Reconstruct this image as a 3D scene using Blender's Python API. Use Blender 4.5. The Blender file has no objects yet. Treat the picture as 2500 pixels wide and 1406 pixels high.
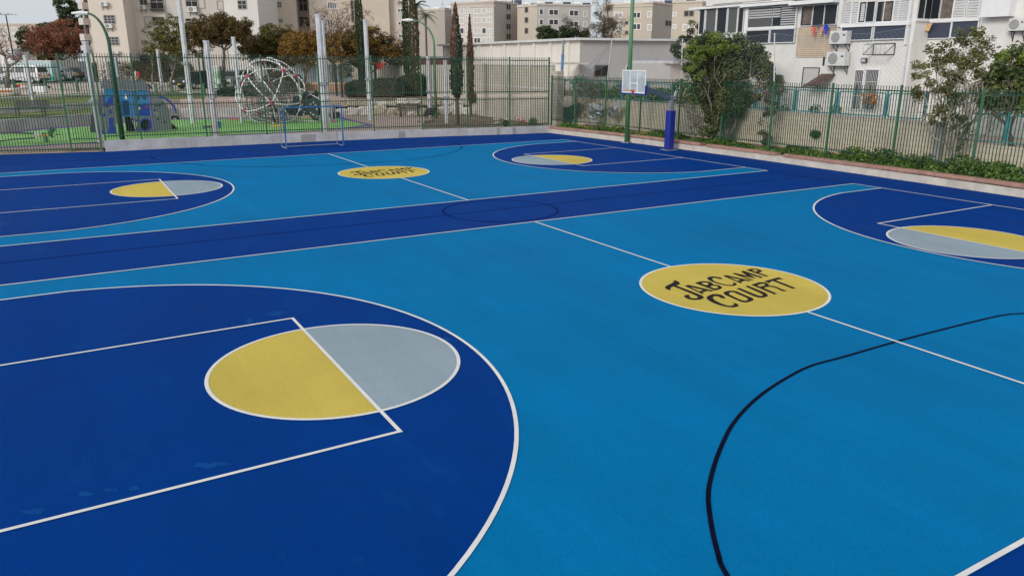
import bpy, math, random
from math import sin, cos, pi, radians, sqrt, atan2, hypot
from mathutils import Vector, Matrix
from mathutils.geometry import tessellate_polygon
random.seed(7)
SC = bpy.context.scene
COL = SC.collection
V = Vector
# ------------------------------------------------------------------ camera (solved from the court's own dimensions)
YAW, PITCH, FPX = .5268, -.2886, 1867.86
CAM = V((-10.9545, -10.254, 4.2581))
FWD = V((sin(YAW)*cos(PITCH), cos(YAW)*cos(PITCH), sin(PITCH)))
RGT = V((cos(YAW), -sin(YAW), 0))
UPV = RGT.cross(FWD)
FH = V((sin(YAW), cos(YAW), 0))
def ray(u, v): return FWD + RGT*((u-1250)/FPX) - UPV*((v-703)/FPX)
def gp(u, v, z=0):
    d = ray(u, v); return CAM + d*((z-CAM.z)/d.z)
def onX(u, v, X):
    d = ray(u, v); return CAM + d*((X-CAM.x)/d.x)
def at(u, v, s):
    d = ray(u, v); return CAM + d*(s/d.dot(FH))
def zs(v, s):
    d = ray(1250, v); return CAM.z + s*d.z/d.dot(FH)
def ground_at(u, s, z):
    """point on ground height z, at forward distance s, in the column of u"""
    v = 703-FPX*(-(CAM.z-z)/s*cos(PITCH)-sin(PITCH))/(cos(PITCH)-(CAM.z-z)/s*sin(PITCH))
    p = at(u, v, s); p.z = z; return p
def mpp(s): return s*1.035/FPX
def SD(p): return (V(p)-CAM).dot(FH)
# ------------------------------------------------------------------ tagging
def tag(o, label=None, cat=None, group=None, kind=None):
    if label: o['label'] = label
    if cat: o['category'] = cat
    if group: o['group'] = group
    if kind: o['kind'] = kind
    return o
def empty(name, loc, label, cat, group=None, rz=0):
    o = bpy.data.objects.new(name, None); COL.objects.link(o); o.location = loc; o.rotation_euler = (0, 0, rz)
    o.empty_display_size = .2
    return tag(o, label, cat, group)
def copy_tree(o, parent=None):
    c = o.copy(); COL.objects.link(c)
    if parent: c.parent = parent
    for ch in list(o.children): copy_tree(ch, c)
    return c
# ------------------------------------------------------------------ mesh builder
class MB:
    def __init__(s): s.v = []; s.f = []; s.m = []; s.mi = 0
    def add(s, vs, fs):
        b = len(s.v); s.v += [tuple(p) for p in vs]
        for f in fs: s.f.append(tuple(b+i for i in f)); s.m.append(s.mi)
        return s
    def box(s, c, d, rz=0, rx=0, ry=0):
        R = Matrix.Rotation(rz, 3, 'Z') @ Matrix.Rotation(ry, 3, 'Y') @ Matrix.Rotation(rx, 3, 'X')
        c = V(c); P = []
        for z in (-1, 1):
            for x, y in ((-1, -1), (1, -1), (1, 1), (-1, 1)): P.append(c + R @ V((x*d[0]/2, y*d[1]/2, z*d[2]/2)))
        return s.add(P, [(3, 2, 1, 0), (4, 5, 6, 7), (0, 1, 5, 4), (1, 2, 6, 5), (2, 3, 7, 6), (3, 0, 4, 7)])
    def bb(s, x0, x1, y0, y1, z0, z1): return s.box(((x0+x1)/2, (y0+y1)/2, (z0+z1)/2), (abs(x1-x0), abs(y1-y0), abs(z1-z0)))
    def bar(s, a, b, w, h=None, up=(0, 0, 1)):
        a = V(a); b = V(b); h = h or w; d = (b-a)
        if d.length < 1e-6: return s
        d.normalize(); up = V(up)
        if abs(d.dot(up)) > .99: up = V((1, 0, 0)) if abs(d.x) < .9 else V((0, 1, 0))
        x = d.cross(up).normalized(); y = x.cross(d)
        P = []
        for q in (a, b):
            for i, j in ((-1, -1), (1, -1), (1, 1), (-1, 1)): P.append(q + x*(i*w/2) + y*(j*h/2))
        return s.add(P, [(0, 1, 2, 3), (7, 6, 5, 4), (4, 5, 1, 0), (5, 6, 2, 1), (6, 7, 3, 2), (7, 4, 0, 3)])
    def tube(s, pts, r, n=6, caps=True):
        pts = [V(p) for p in pts]; k = len(pts)
        rr = r if isinstance(r, (list, tuple)) else [r]*k
        P = []; ref = None
        for i in range(k):
            d = (pts[min(i+1, k-1)]-pts[max(i-1, 0)])
            d = d.normalized() if d.length > 1e-9 else V((0, 0, 1))
            if ref is None: ref = V((1, 0, 0)) if abs(d.x) < .8 else V((0, 1, 0))
            x = (ref - d*ref.dot(d)).normalized(); ref = x; y = d.cross(x)
            for j in range(n):
                a = 2*pi*j/n; P.append(pts[i] + (x*cos(a)+y*sin(a))*rr[i])
        F = []
        for i in range(k-1):
            for j in range(n):
                j2 = (j+1) % n; F.append((i*n+j, i*n+j2, (i+1)*n+j2, (i+1)*n+j))
        if caps: F.append(tuple(range(n-1, -1, -1))); F.append(tuple((k-1)*n+j for j in range(n)))
        return s.add(P, F)
    def ball(s, c, r, nu=10, nv=7, jit=0, sc=(1, 1, 1)):
        c = V(c); P = [c+V((0, 0, -r*sc[2]))]; F = []
        for i in range(1, nv):
            t = -pi/2+pi*i/nv
            for j in range(nu):
                a = 2*pi*j/nu; q = 1+random.uniform(-jit, jit)
                P.append(c+V((cos(t)*cos(a)*sc[0], cos(t)*sin(a)*sc[1], sin(t)*sc[2]))*r*q)
        P.append(c+V((0, 0, r*sc[2]))); L = len(P)-1
        for j in range(nu):
            F.append((0, 1+(j+1) % nu, 1+j)); F.append((L, L-nu+j, L-nu+(j+1) % nu))
        for i in range(nv-2):
            for j in range(nu):
                a = 1+i*nu+j; b = 1+i*nu+(j+1) % nu; F.append((a, b, b+nu, a+nu))
        return s.add(P, F)
    def prism(s, pts, n, holes=()):
        """polygon pts (3D, planar) thickened by vector n"""
        n = V(n); loops = [[V(p) for p in pts]]+[[V(p) for p in h] for h in holes]
        tri = tessellate_polygon(loops); al = [p for l in loops for p in l]; N = len(al)
        F = [tuple(t) for t in tri]+[tuple(N+i for i in reversed(t)) for t in tri]
        b = 0
        for l in loops:
            k = len(l)
            for i in range(k): F.append((b+i, b+(i+1) % k, N+b+(i+1) % k, N+b+i))
            b += k
        return s.add(al+[p+n for p in al], F)
    def flat(s, pts, z, holes=()):
        loops = [[V((p[0], p[1], z)) for p in pts]]+[[V((p[0], p[1], z)) for p in h] for h in holes]
        tri = tessellate_polygon(loops); al = [p for l in loops for p in l]
        F = []
        for t in tri:
            a, b, c = (al[i] for i in t)
            F.append(tuple(t) if (b-a).cross(c-a).z > 0 else tuple(reversed(t)))
        return s.add(al, F)
    def strip(s, pts, w, z, closed=False):
        pts = [V((p[0], p[1], z)) for p in pts]; k = len(pts); L = []; R = []
        for i in range(k):
            if closed: a = pts[(i-1) % k]; b = pts[(i+1) % k]
            else: a = pts[max(i-1, 0)]; b = pts[min(i+1, k-1)]
            d = (b-a).normalized(); n = V((-d.y, d.x, 0))*w/2
            L.append(pts[i]+n); R.append(pts[i]-n)
        F = [(i, k+i, k+(i+1) % k, (i+1) % k) for i in range(k if closed else k-1)]
        return s.add(L+R, F)
    def leaf(s, p, size, asp=.5):
        a = V((random.gauss(0, 1), random.gauss(0, 1), random.gauss(0, .6)))
        if a.length < .01: a = V((1, 0, 0))
        a.normalize(); b = a.cross(V((random.gauss(0, 1), random.gauss(0, 1), random.gauss(0, 1))))
        if b.length < .01: b = V((0, 0, 1))
        b.normalize(); q = size*random.uniform(.6, 1.3); p = V(p)
        return s.add([p-a*q*.5, p+b*q*asp*.5, p+a*q*.5, p-b*q*asp*.5], [(0, 1, 2, 3)])
    def build(s, name, mat, parent=None, smooth=False, local=False):
        me = bpy.data.meshes.new(name)
        vs = s.v
        if parent is not None and not local:
            mw = root_inv(parent); vs = [tuple(mw @ V(p)) for p in vs]
        me.from_pydata(vs, [], s.f)
        mats = mat if isinstance(mat, (list, tuple)) else [mat]
        for m in mats: me.materials.append(m)
        if len(mats) > 1: me.polygons.foreach_set('material_index', s.m)
        if smooth: me.polygons.foreach_set('use_smooth', [True]*len(me.polygons))
        me.update()
        o = bpy.data.objects.new(name, me); COL.objects.link(o)
        if parent is not None: o.parent = parent
        return o
def loc_mat(o):
    return Matrix.Translation(o.location) @ o.rotation_euler.to_matrix().to_4x4()
def root_inv(o):
    m = loc_mat(o)
    while o.parent: o = o.parent; m = loc_mat(o) @ m
    return m.inverted()
# ------------------------------------------------------------------ materials
def newmat(name):
    m = bpy.data.materials.new(name); m.use_nodes = True; nt = m.node_tree
    return m, nt, nt.nodes['Principled BSDF']
def M(name, col, rough=.7, var=.12, scale=3., col2=None, bump=0, bscale=None, metal=0, spec=.4, island=0, lo=.35, hi=.65, dirt=0, dirtcol=(.12, .1, .08)):
    m, nt, b = newmat(name); N = nt.nodes; L = nt.links
    tc = N.new('ShaderNodeTexCoord'); nz = N.new('ShaderNodeTexNoise'); nz.inputs['Scale'].default_value = scale
    nz.inputs['Detail'].default_value = 6; nz.inputs['Roughness'].default_value = .6
    L.new(tc.outputs['Object'], nz.inputs['Vector'])
    rp = N.new('ShaderNodeValToRGB'); L.new(nz.outputs['Fac'], rp.inputs['Fac'])
    c1 = [c*(1-var) for c in col]; c2 = list(col2) if col2 else [min(1, c*(1+var)) for c in col]
    rp.color_ramp.elements[0].position = lo; rp.color_ramp.elements[1].position = hi
    rp.color_ramp.elements[0].color = (*c1, 1); rp.color_ramp.elements[1].color = (*c2, 1)
    out = rp.outputs['Color']
    if island:
        g = N.new('ShaderNodeNewGeometry'); mr = N.new('ShaderNodeMapRange'); mr.inputs['To Min'].default_value = 1-island; mr.inputs['To Max'].default_value = 1+island
        L.new(g.outputs['Random Per Island'], mr.inputs['Value'])
        mx = N.new('ShaderNodeVectorMath'); mx.operation = 'SCALE'; L.new(out, mx.inputs[0]); L.new(mr.outputs['Result'], mx.inputs['Scale']); out = mx.outputs[0]
    if dirt:
        n2 = N.new('ShaderNodeTexNoise'); n2.inputs['Scale'].default_value = scale*.35; n2.inputs['Detail'].default_value = 9; n2.inputs['Roughness'].default_value = .7
        mp = N.new('ShaderNodeMapping'); mp.inputs['Scale'].default_value = (1, 1, .35); L.new(tc.outputs['Object'], mp.inputs['Vector']); L.new(mp.outputs[0], n2.inputs['Vector'])
        r2 = N.new('ShaderNodeValToRGB'); r2.color_ramp.elements[0].position = .5; r2.color_ramp.elements[1].position = .75
        L.new(n2.outputs['Fac'], r2.inputs['Fac'])
        ml = N.new('ShaderNodeMath'); ml.operation = 'MULTIPLY'; ml.inputs[1].default_value = dirt; L.new(r2.outputs['Color'], ml.inputs[0])
        mm = N.new('ShaderNodeMix'); mm.data_type = 'RGBA'; L.new(ml.outputs[0], mm.inputs['Factor']); L.new(out, mm.inputs['A']); mm.inputs['B'].default_value = (*dirtcol, 1); out = mm.outputs['Result']
    L.new(out, b.inputs['Base Color'])
    b.inputs['Roughness'].default_value = rough; b.inputs['Metallic'].default_value = metal; b.inputs['Specular IOR Level'].default_value = spec
    if bump:
        n3 = N.new('ShaderNodeTexNoise'); n3.inputs['Scale'].default_value = bscale or scale*8; n3.inputs['Detail'].default_value = 4
        L.new(tc.outputs['Object'], n3.inputs['Vector']); bp = N.new('ShaderNodeBump'); bp.inputs['Strength'].default_value = bump; bp.inputs['Distance'].default_value = .02
        L.new(n3.outputs['Fac'], bp.inputs['Height']); L.new(bp.outputs[0], b.inputs['Normal'])
    return m
def Mbrick(name, col, col2, mortar, dirv, w=.4, h=.2, msize=.012, rough=.85, dirt=.3, bump=.4, dirtcol=(.2, .18, .14)):
    m, nt, b = newmat(name); N = nt.nodes; L = nt.links
    tc = N.new('ShaderNodeTexCoord'); dt = N.new('ShaderNodeVectorMath'); dt.operation = 'DOT_PRODUCT'; dt.inputs[1].default_value = (dirv[0], dirv[1], 0)
    L.new(tc.outputs['Object'], dt.inputs[0]); sp = N.new('ShaderNodeSeparateXYZ'); L.new(tc.outputs['Object'], sp.inputs[0])
    cb = N.new('ShaderNodeCombineXYZ'); L.new(dt.outputs['Value'], cb.inputs[0]); L.new(sp.outputs['Z'], cb.inputs[1])
    bk = N.new('ShaderNodeTexBrick'); bk.inputs['Scale'].default_value = 1; bk.inputs['Brick Width'].default_value = w; bk.inputs['Row Height'].default_value = h
    bk.inputs['Mortar Size'].default_value = msize; bk.inputs['Color1'].default_value = (*col, 1); bk.inputs['Color2'].default_value = (*col2, 1); bk.inputs['Mortar'].default_value = (*mortar, 1)
    L.new(cb.outputs[0], bk.inputs['Vector'])
    n2 = N.new('ShaderNodeTexNoise'); n2.inputs['Scale'].default_value = .7; n2.inputs['Detail'].default_value = 10; n2.inputs['Roughness'].default_value = .7; L.new(tc.outputs['Object'], n2.inputs['Vector'])
    r2 = N.new('ShaderNodeValToRGB'); r2.color_ramp.elements[0].position = .45; r2.color_ramp.elements[1].position = .75; L.new(n2.outputs['Fac'], r2.inputs['Fac'])
    ml = N.new('ShaderNodeMath'); ml.operation = 'MULTIPLY'; ml.inputs[1].default_value = dirt; L.new(r2.outputs['Color'], ml.inputs[0])
    mm = N.new('ShaderNodeMix'); mm.data_type = 'RGBA'; L.new(ml.outputs[0], mm.inputs['Factor']); L.new(bk.outputs['Color'], mm.inputs['A']); mm.inputs['B'].default_value = (*dirtcol, 1)
    L.new(mm.outputs['Result'], b.inputs['Base Color']); b.inputs['Roughness'].default_value = rough
    bp = N.new('ShaderNodeBump'); bp.inputs['Strength'].default_value = bump; bp.inputs['Distance'].default_value = .01; bp.invert = True
    L.new(bk.outputs['Fac'], bp.inputs['Height']); L.new(bp.outputs[0], b.inputs['Normal'])
    return m
def Mcourt(name, col, wear=(.1, .2, .35), wf=.25, rough=.62, seed=0.):
    """acrylic sports paint: roller streaks, faint scuffs, fine grain"""
    m, nt, b = newmat(name); N = nt.nodes; L = nt.links
    tc = N.new('ShaderNodeTexCoord')
    mp0 = N.new('ShaderNodeMapping'); mp0.inputs['Location'].default_value = (seed, seed*1.7, 0); L.new(tc.outputs['Object'], mp0.inputs['Vector'])
    def noise(sc, det, ro, msc=None, rot=0):
        n = N.new('ShaderNodeTexNoise'); n.inputs['Scale'].default_value = sc; n.inputs['Detail'].default_value = det; n.inputs['Roughness'].default_value = ro
        if msc:
            mp = N.new('ShaderNodeMapping'); mp.inputs['Scale'].default_value = msc; mp.inputs['Rotation'].default_value = (0, 0, rot); L.new(mp0.outputs[0], mp.inputs['Vector']); L.new(mp.outputs[0], n.inputs['Vector'])
        else: L.new(mp0.outputs[0], n.inputs['Vector'])
        return n
    a = noise(.28, 8, .66); g = noise(70, 3, .6); st = noise(1.1, 6, .7, (1, .10, 1), radians(28)); sc = noise(.75, 9, .7, (1, .45, 1), .4)
    def mr(n, lo, hi, a0=.3, a1=.7):
        r = N.new('ShaderNodeMapRange'); r.inputs['From Min'].default_value = a0; r.inputs['From Max'].default_value = a1; r.inputs['To Min'].default_value = lo; r.inputs['To Max'].default_value = hi
        L.new(n.outputs['Fac'], r.inputs['Value']); return r
    def mul(x, y):
        q = N.new('ShaderNodeMath'); q.operation = 'MULTIPLY'; L.new(x.outputs[0], q.inputs[0]); L.new(y.outputs[0], q.inputs[1]); return q
    t = mul(mul(mr(a, .89, 1.09), mr(g, .82, 1.18)), mr(st, .93, 1.08))
    sc_ = N.new('ShaderNodeVectorMath'); sc_.operation = 'SCALE'; sc_.inputs[0].default_value = col; L.new(t.outputs[0], sc_.inputs['Scale'])
    wr = mr(sc, 0, wf*1.6, .57, .78)
    mx = N.new('ShaderNodeMix'); mx.data_type = 'RGBA'; L.new(wr.outputs[0], mx.inputs['Factor']); L.new(sc_.outputs[0], mx.inputs['A']); mx.inputs['B'].default_value = (*wear, 1)
    L.new(mx.outputs['Result'], b.inputs['Base Color'])
    rr = mr(a, rough-.06, rough+.08); L.new(rr.outputs[0], b.inputs['Roughness']); b.inputs['Specular IOR Level'].default_value = .012
    bp = N.new('ShaderNodeBump'); bp.inputs['Strength'].default_value = .25; bp.inputs['Distance'].default_value = .004; L.new(g.outputs['Fac'], bp.inputs['Height']); L.new(bp.outputs[0], b.inputs['Normal'])
    return m
def Mglass(name, col=(.02, .025, .03), rough=.18):
    m, nt, b = newmat(name); b.inputs['Base Color'].default_value = (*col, 1); b.inputs['Roughness'].default_value = rough; b.inputs['Specular IOR Level'].default_value = .3
    return m
def S(r, g, b):
    f = lambda c: (c/255/12.92) if c/255 <= .04045 else ((c/255+.055)/1.055)**2.4
    return (f(r), f(g), f(b))
DK = (.0008, .037, .212); LT = (.0012, .155, .37)
m_dark = Mcourt('dark_blue_court_paint', DK, (.006, .075, .27), .35)
m_light = Mcourt('light_blue_court_paint', LT, (.01, .20, .42), .22, seed=5.3)
m_yel = Mcourt('yellow_court_paint', (.555, .425, .09), (.70, .6, .3), .35, seed=9.1)
m_gry = Mcourt('grey_court_paint', (.27, .335, .385), (.33, .40, .46), .3, seed=2.2)
m_smear = M('thin_paint_smear', (.004, .058, .245), .8, .15, 3, spec=.02)
m_line = M('white_line_paint', (.69, .68, .665), .8, .05, 2.5, bump=.1, dirt=.35, dirtcol=(.45, .46, .5), spec=.1)
m_ink = M('black_line_paint', (.004, .005, .02), .9, .3, 3, spec=.03)
m_ink2 = M('navy_line_paint', (.002, .006, .07), .9, .2, 3, spec=.03)
m_letter = M('letter_paint', (.018, .014, .016), .8, .25, 3, spec=.08)
m_conc = M('grey_concrete', (.47, .46, .465), .85, .14, 1.3, bump=.3, dirt=.5, dirtcol=(.22, .2, .19))
m_conc2 = M('dark_concrete', (.30, .29, .29), .85, .15, 1.3, bump=.3, dirt=.3)
m_conc3 = M('park_wall_concrete', (.43, .42, .40), .9, .18, .9, bump=.3, dirt=.6, dirtcol=(.14, .13, .11))
m_kerbw = M('cream_kerb_render', (.55, .50, .44), .85, .12, 2, bump=.25, dirt=.5, dirtcol=(.28, .24, .2))
m_tile = M('brown_coping_clay', (.33, .185, .145), .8, .2, 2.5, bump=.3, dirt=.5, dirtcol=(.2, .15, .13))
m_soil = M('brown_soil', (.19, .14, .10), .95, .3, 1.2, bump=.6, dirt=.5, dirtcol=(.1, .07, .05))
m_dirt = M('pale_dirt', (.42, .33, .27), .95, .18, .8, bump=.5, dirt=.3)
m_sand = M('pale_sand_path', (.54, .45, .38), .95, .12, .5, bump=.3, dirt=.25, dirtcol=(.34, .28, .23))
m_grass = M('lawn_grass', (.09, .13, .03), .95, .35, .8, col2=(.16, .19, .05), bump=.8, bscale=14)
m_paver = Mbrick('pink_pavers', (.40, .29, .25), (.35, .25, .22), (.27, .21, .18), (1, 0), .3, .2, .015, dirt=.35)
m_turf = M('green_play_surface', (.16, .37, .08), .9, .12, 1.2, col2=(.24, .46, .15), bump=.3)
m_purple = M('purple_play_surface', (.13, .07, .24), .9, .15, 3)
m_orange = M('orange_play_surface', (.45, .13, .04), .9, .1, 3)
m_ochre = M('ochre_play_surface', (.55, .36, .07), .9, .1, 3)
m_asph = M('grey_asphalt', (.11, .11, .11), .9, .2, 1.5)
m_fence = M('dark_green_fence_paint', (.018, .062, .036), .5, .25, 5, spec=.5)
m_fencep = M('green_post_paint', (.038, .12, .058), .5, .2, 2, spec=.5)
m_pole = M('green_pole_paint', (.075, .21, .09), .45, .15, 1.5, spec=.5, dirt=.25, dirtcol=(.2, .3, .2))
m_lamp = M('deep_green_lamp_paint', (.02, .085, .045), .45, .15, 2, spec=.5)
m_cyan = M('turquoise_fence_paint', (.06, .27, .28), .5, .25, 3, dirt=.3, dirtcol=(.2, .3, .3))
m_cyand = M('teal_mesh_paint', (.035, .17, .15), .5, .2, 3)
m_galv = M('galvanised_steel', (.56, .57, .60), .5, .12, 2.5, metal=.15, dirt=.25, dirtcol=(.3, .3, .31))
m_galvd = M('dull_grey_steel', (.30, .32, .35), .5, .15, 2.5, metal=.3)
m_bluep = M('bright_blue_paint', (.01, .06, .42), .4, .12, 2, spec=.5)
m_bluepad = M('blue_vinyl_padding', (.008, .022, .25), .5, .12, 2, spec=.6)
m_bluegoal = M('worn_blue_goal_paint', (.03, .13, .36), .5, .3, 5, dirt=.7, dirtcol=(.25, .25, .27))
m_bwhite = M('white_board_frame', (.72, .72, .72), .4, .05, 3)
m_rim = M('orange_rim_paint', (.65, .13, .035), .5, .2, 4)
m_armg = M('slate_arm_steel', (.10, .14, .19), .5, .12, 3)
m_black = M('black_metal', (.015, .016, .018), .5, .2, 3)
m_rubber = M('black_rubber', (.018, .018, .018), .85, .2, 3)
m_wood = M('dark_wood_slats', (.10, .075, .055), .7, .3, 4)
m_bark = M('brown_bark', (.13, .095, .075), .95, .35, 6, bump=.6)
m_barkg = M('grey_bark', (.24, .20, .17), .95, .3, 6, bump=.6)
m_twig = M('pale_twigs', (.36, .31, .26), .9, .25, 5)
m_twigd = M('dark_twigs', (.17, .12, .10), .9, .25, 5)
def leafmat(name, c, c2, isl=.35, sc=.9):
    m = M(name, c, .55, .15, sc, col2=c2, island=isl, spec=.3)
    b = m.node_tree.nodes['Principled BSDF']
    return m
L_olive = leafmat('olive_leaves', (.065, .072, .018), (.16, .13, .030))
L_orange = leafmat('orange_brown_leaves', (.17, .085, .018), (.28, .16, .03))
L_rust = leafmat('rust_leaves', (.22, .075, .04), (.34, .14, .08))
L_pine = leafmat('dark_pine_leaves', (.022, .045, .016), (.06, .085, .025))
L_cyp = leafmat('cypress_leaves', (.020, .045, .022), (.045, .075, .030), sc=.6)
L_cypo = leafmat('olive_cypress_leaves', (.055, .055, .022), (.095, .085, .035), sc=.6)
L_cypb = leafmat('brown_cypress_leaves', (.13, .075, .05), (.20, .115, .08), sc=.6)
L_hedge = leafmat('dark_hedge_leaves', (.022, .040, .026), (.04, .062, .036), sc=.8)
L_brush = leafmat('mixed_hedge_leaves', (.03, .05, .02), (.12, .085, .035), sc=.5)
L_fresh = leafmat('fresh_green_leaves', (.095, .155, .022), (.20, .26, .04), sc=1.1)
L_mid = leafmat('mid_green_leaves', (.065, .095, .03), (.14, .165, .055), sc=1.0)
L_cas = leafmat('grey_brown_needles', (.085, .07, .045), (.15, .115, .075))
L_vine = leafmat('vine_leaves', (.035, .12, .04), (.09, .20, .06))
L_weed = leafmat('weed_leaves', (.03, .085, .02), (.12, .20, .04), sc=1.4)
L_dry = leafmat('dry_brown_stalks', (.18, .13, .09), (.28, .21, .15))
m_flower = M('yellow_petals', (.7, .45, .03), .7, .1, 5)
m_wwhite = M('white_building_render', (.72, .70, .67), .85, .05, 1.5, bump=.25, bscale=9, dirt=.42, dirtcol=(.50, .46, .42))
m_wframe = M('white_window_frame', (.78, .77, .77), .4, .04, 3)
m_glass = Mglass('dark_window_glass'); m_glassb = Mglass('blue_grey_panel_glass', (.055, .065, .095), .2)
m_glassr = Mglass('smoky_glass', (.10, .10, .10), .12)
m_blind = M('pale_roller_blind', (.50, .50, .50), .7, .06, 4)
m_slat = M('white_shutter_slats', (.62, .61, .60), .6, .06, 4)
m_slatg = M('shutter_slat_gap', (.30, .29, .28), .7, .1, 4)
m_curt = M('brown_curtain', (.15, .12, .10), .8, .3, 6)
m_lat = M('cream_lattice', (.58, .47, .35), .8, .12, 3)
m_acw = M('air_conditioner_casing', (.66, .66, .65), .45, .06, 3)
m_acg = M('air_conditioner_grille', (.26, .25, .24), .6, .15, 8)
m_acb = M('air_conditioner_bracket', (.06, .05, .05), .6, .2, 5)
m_rust = M('rusty_iron', (.10, .06, .045), .8, .4, 4)
m_red = M('red_fabric', (.55, .03, .04), .8, .2, 4); m_pink = M('pink_fabric', (.62, .20, .17), .85, .2, 5)
m_royal = M('royal_blue_fabric', (.01, .06, .55), .85, .2, 4); m_coral = M('coral_fabric', (.70, .16, .12), .85, .2, 4); m_greyf = M('grey_fabric', (.16, .17, .2), .85, .2, 4)
m_peach = M('tan_cloth', (.55, .36, .19), .85, .1, 5); m_palec = M('pale_cloth', (.6, .65, .66), .85, .1, 5)
m_skin = M('skin', (.50, .30, .22), .6, .05, 3); m_hair = M('dark_hair', (.03, .02, .015), .7, .2, 8); m_blackf = M('black_clothing', (.012, .013, .016), .85, .2, 4)
m_whitef = M('white_fabric', (.65, .65, .63), .85, .1, 4); m_beigef = M('beige_trousers_cloth', (.42, .36, .28), .85, .1, 4)
# ------------------------------------------------------------------ facade helper: a vertical plane through two ground points
class Facade:
    def __init__(s, P0, P1):
        s.o = V((P0[0], P0[1], 0)); d = V((P1[0]-P0[0], P1[1]-P0[1], 0)); s.L = d.length; s.d = d.normalized()
        s.n = V((s.d.y, -s.d.x, 0))
        if s.n.dot(CAM-s.o) < 0: s.n = -s.n
        s.ang = atan2(s.d.y, s.d.x)
    def tz(s, u, v):
        r = ray(u, v); k = (s.o-CAM).dot(s.n)/r.dot(s.n); p = CAM+r*k
        return (p-s.o).dot(s.d), p.z
    def P(s, t, z, o=0): return s.o+s.d*t+s.n*o+V((0, 0, z))
    def rect(s, u0, v0, u1, v1):
        um = (u0+u1)/2; vm = (v0+v1)/2
        return s.tz(u0, vm)[0], s.tz(u1, vm)[0], s.tz(um, v1)[1], s.tz(um, v0)[1]
    def box(s, mb, t0, t1, z0, z1, o0, o1):
        P = [s.P(t, z, o) for z in (z0, z1) for t, o in ((t0, o0), (t1, o0), (t1, o1), (t0, o1))]
        f = [(3, 2, 1, 0), (4, 5, 6, 7), (0, 1, 5, 4), (1, 2, 6, 5), (2, 3, 7, 6), (3, 0, 4, 7)]
        return mb.add(P, f)
    def frame(s, mb, t0, t1, z0, z1, w, o0, o1, cols=(), rows=()):
        s.box(mb, t0-w, t0, z0-w, z1+w, o0, o1); s.box(mb, t1, t1+w, z0-w, z1+w, o0, o1)
        s.box(mb, t0, t1, z0-w, z0, o0, o1); s.box(mb, t0, t1, z1, z1+w, o0, o1)
        for c in cols: q = t0+(t1-t0)*c; s.box(mb, q-w/2, q+w/2, z0, z1, o0, o1-.004)
        for r in rows: q = z0+(z1-z0)*r; s.box(mb, t0, t1, q-w/2, q+w/2, o0, o1-.008)
def window(F, root, rc, w=.06, cols=(.5,), rows=(), pane=None, frame=None, slats=0, off=0., lab=None, px=True, blind=None):
    t0, t1, z0, z1 = F.rect(*rc) if px else rc
    if t0 > t1: t0, t1 = t1, t0
    fr = MB(); F.frame(fr, t0, t1, z0, z1, w, off-.02, off+.06, cols, rows); fo = fr.build('window', frame or m_wframe, root)
    if lab: fo['label'] = lab
    pm = MB(); F.box(pm, t0, t1, z0, z1, off-.03, off+.012); pm.build('pane', pane or m_glass, fo)
    if slats:
        sm = MB(); n = max(2, int((z1-z0)/slats))
        for i in range(n):
            q = z0+(z1-z0)*(i+.5)/n; F.box(sm, t0+.01, t1-.01, q-(z1-z0)/n*.42, q+(z1-z0)/n*.42, off+.014, off+.03)
        sm.build('shutter', m_slat, fo)
    return fo
# ------------------------------------------------------------------ court
L_, W_, D_, K_, YB, XB = 13.54, 7.372, 7.948, 2.424, 18.62, -.04
LW = .052
def kx(y):
    """x of the front of the right-hand kerb wall at y"""
    T = [(-40, 15.6), (2.7, 15.72), (8.8, 15.9), (15, 16.0), (22, 15.75), (30.0, 15.05), (40, 14.2)]
    for (a, b), (c, d) in zip(T, T[1:]):
        if a <= y <= c: return b+(d-b)*(y-a)/(c-a)
    return 15.7
LK = [(-9.15, 32.25), (-5.5, 32.2), (-1.72, 32.08), (2, 31.85), (5.49, 31.55), (9, 31.0), (12.3, 30.35), (15.28, 29.93)]
court_out = [(-45, -40), (kx(-40), -40), (kx(2.7), 2.7), (kx(8.8), 8.8), (kx(15), 15), (kx(22), 22), (15.28, 29.93)]+LK[::-1][1:]+[(-9.15, 32.5), (-13.54, 33.42), (-22, 34.9), (-45, 38)]
def arc(cx, cy, r, a0, a1, n=48): return [(cx+r*cos(a0+(a1-a0)*i/n), cy+r*sin(a0+(a1-a0)*i/n)) for i in range(n+1)]
def struct(name, mb, mat, smooth=False):
    o = mb.build(name, mat, smooth=smooth); o['kind'] = 'structure'; return o
struct('ground', MB().flat([(-2500, -2500), (2500, -2500), (2500, 2500), (-2500, 2500)], -.03), m_soil)
struct('court_surface', MB().flat(court_out, 0), m_dark)
lt = MB(); dz = MB(); yl = MB(); gr = MB(); wl = MB()
def three(cx, cy, R, sgn, ys, base, q=1.0):
    """outline of three-point zone: sgn=-1 opens to left baseline"""
    a = math.asin(min(1, ys/R)); 
    if sgn < 0: pts = [(base, cy-ys)]+arc(cx, cy, R, -a, a, 72)+[(base, cy+ys)]
    else: pts = [(base, cy+ys)]+arc(cx, cy, R, pi-a, pi+a, 72)+[(base, cy-ys)]
    return pts
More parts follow.
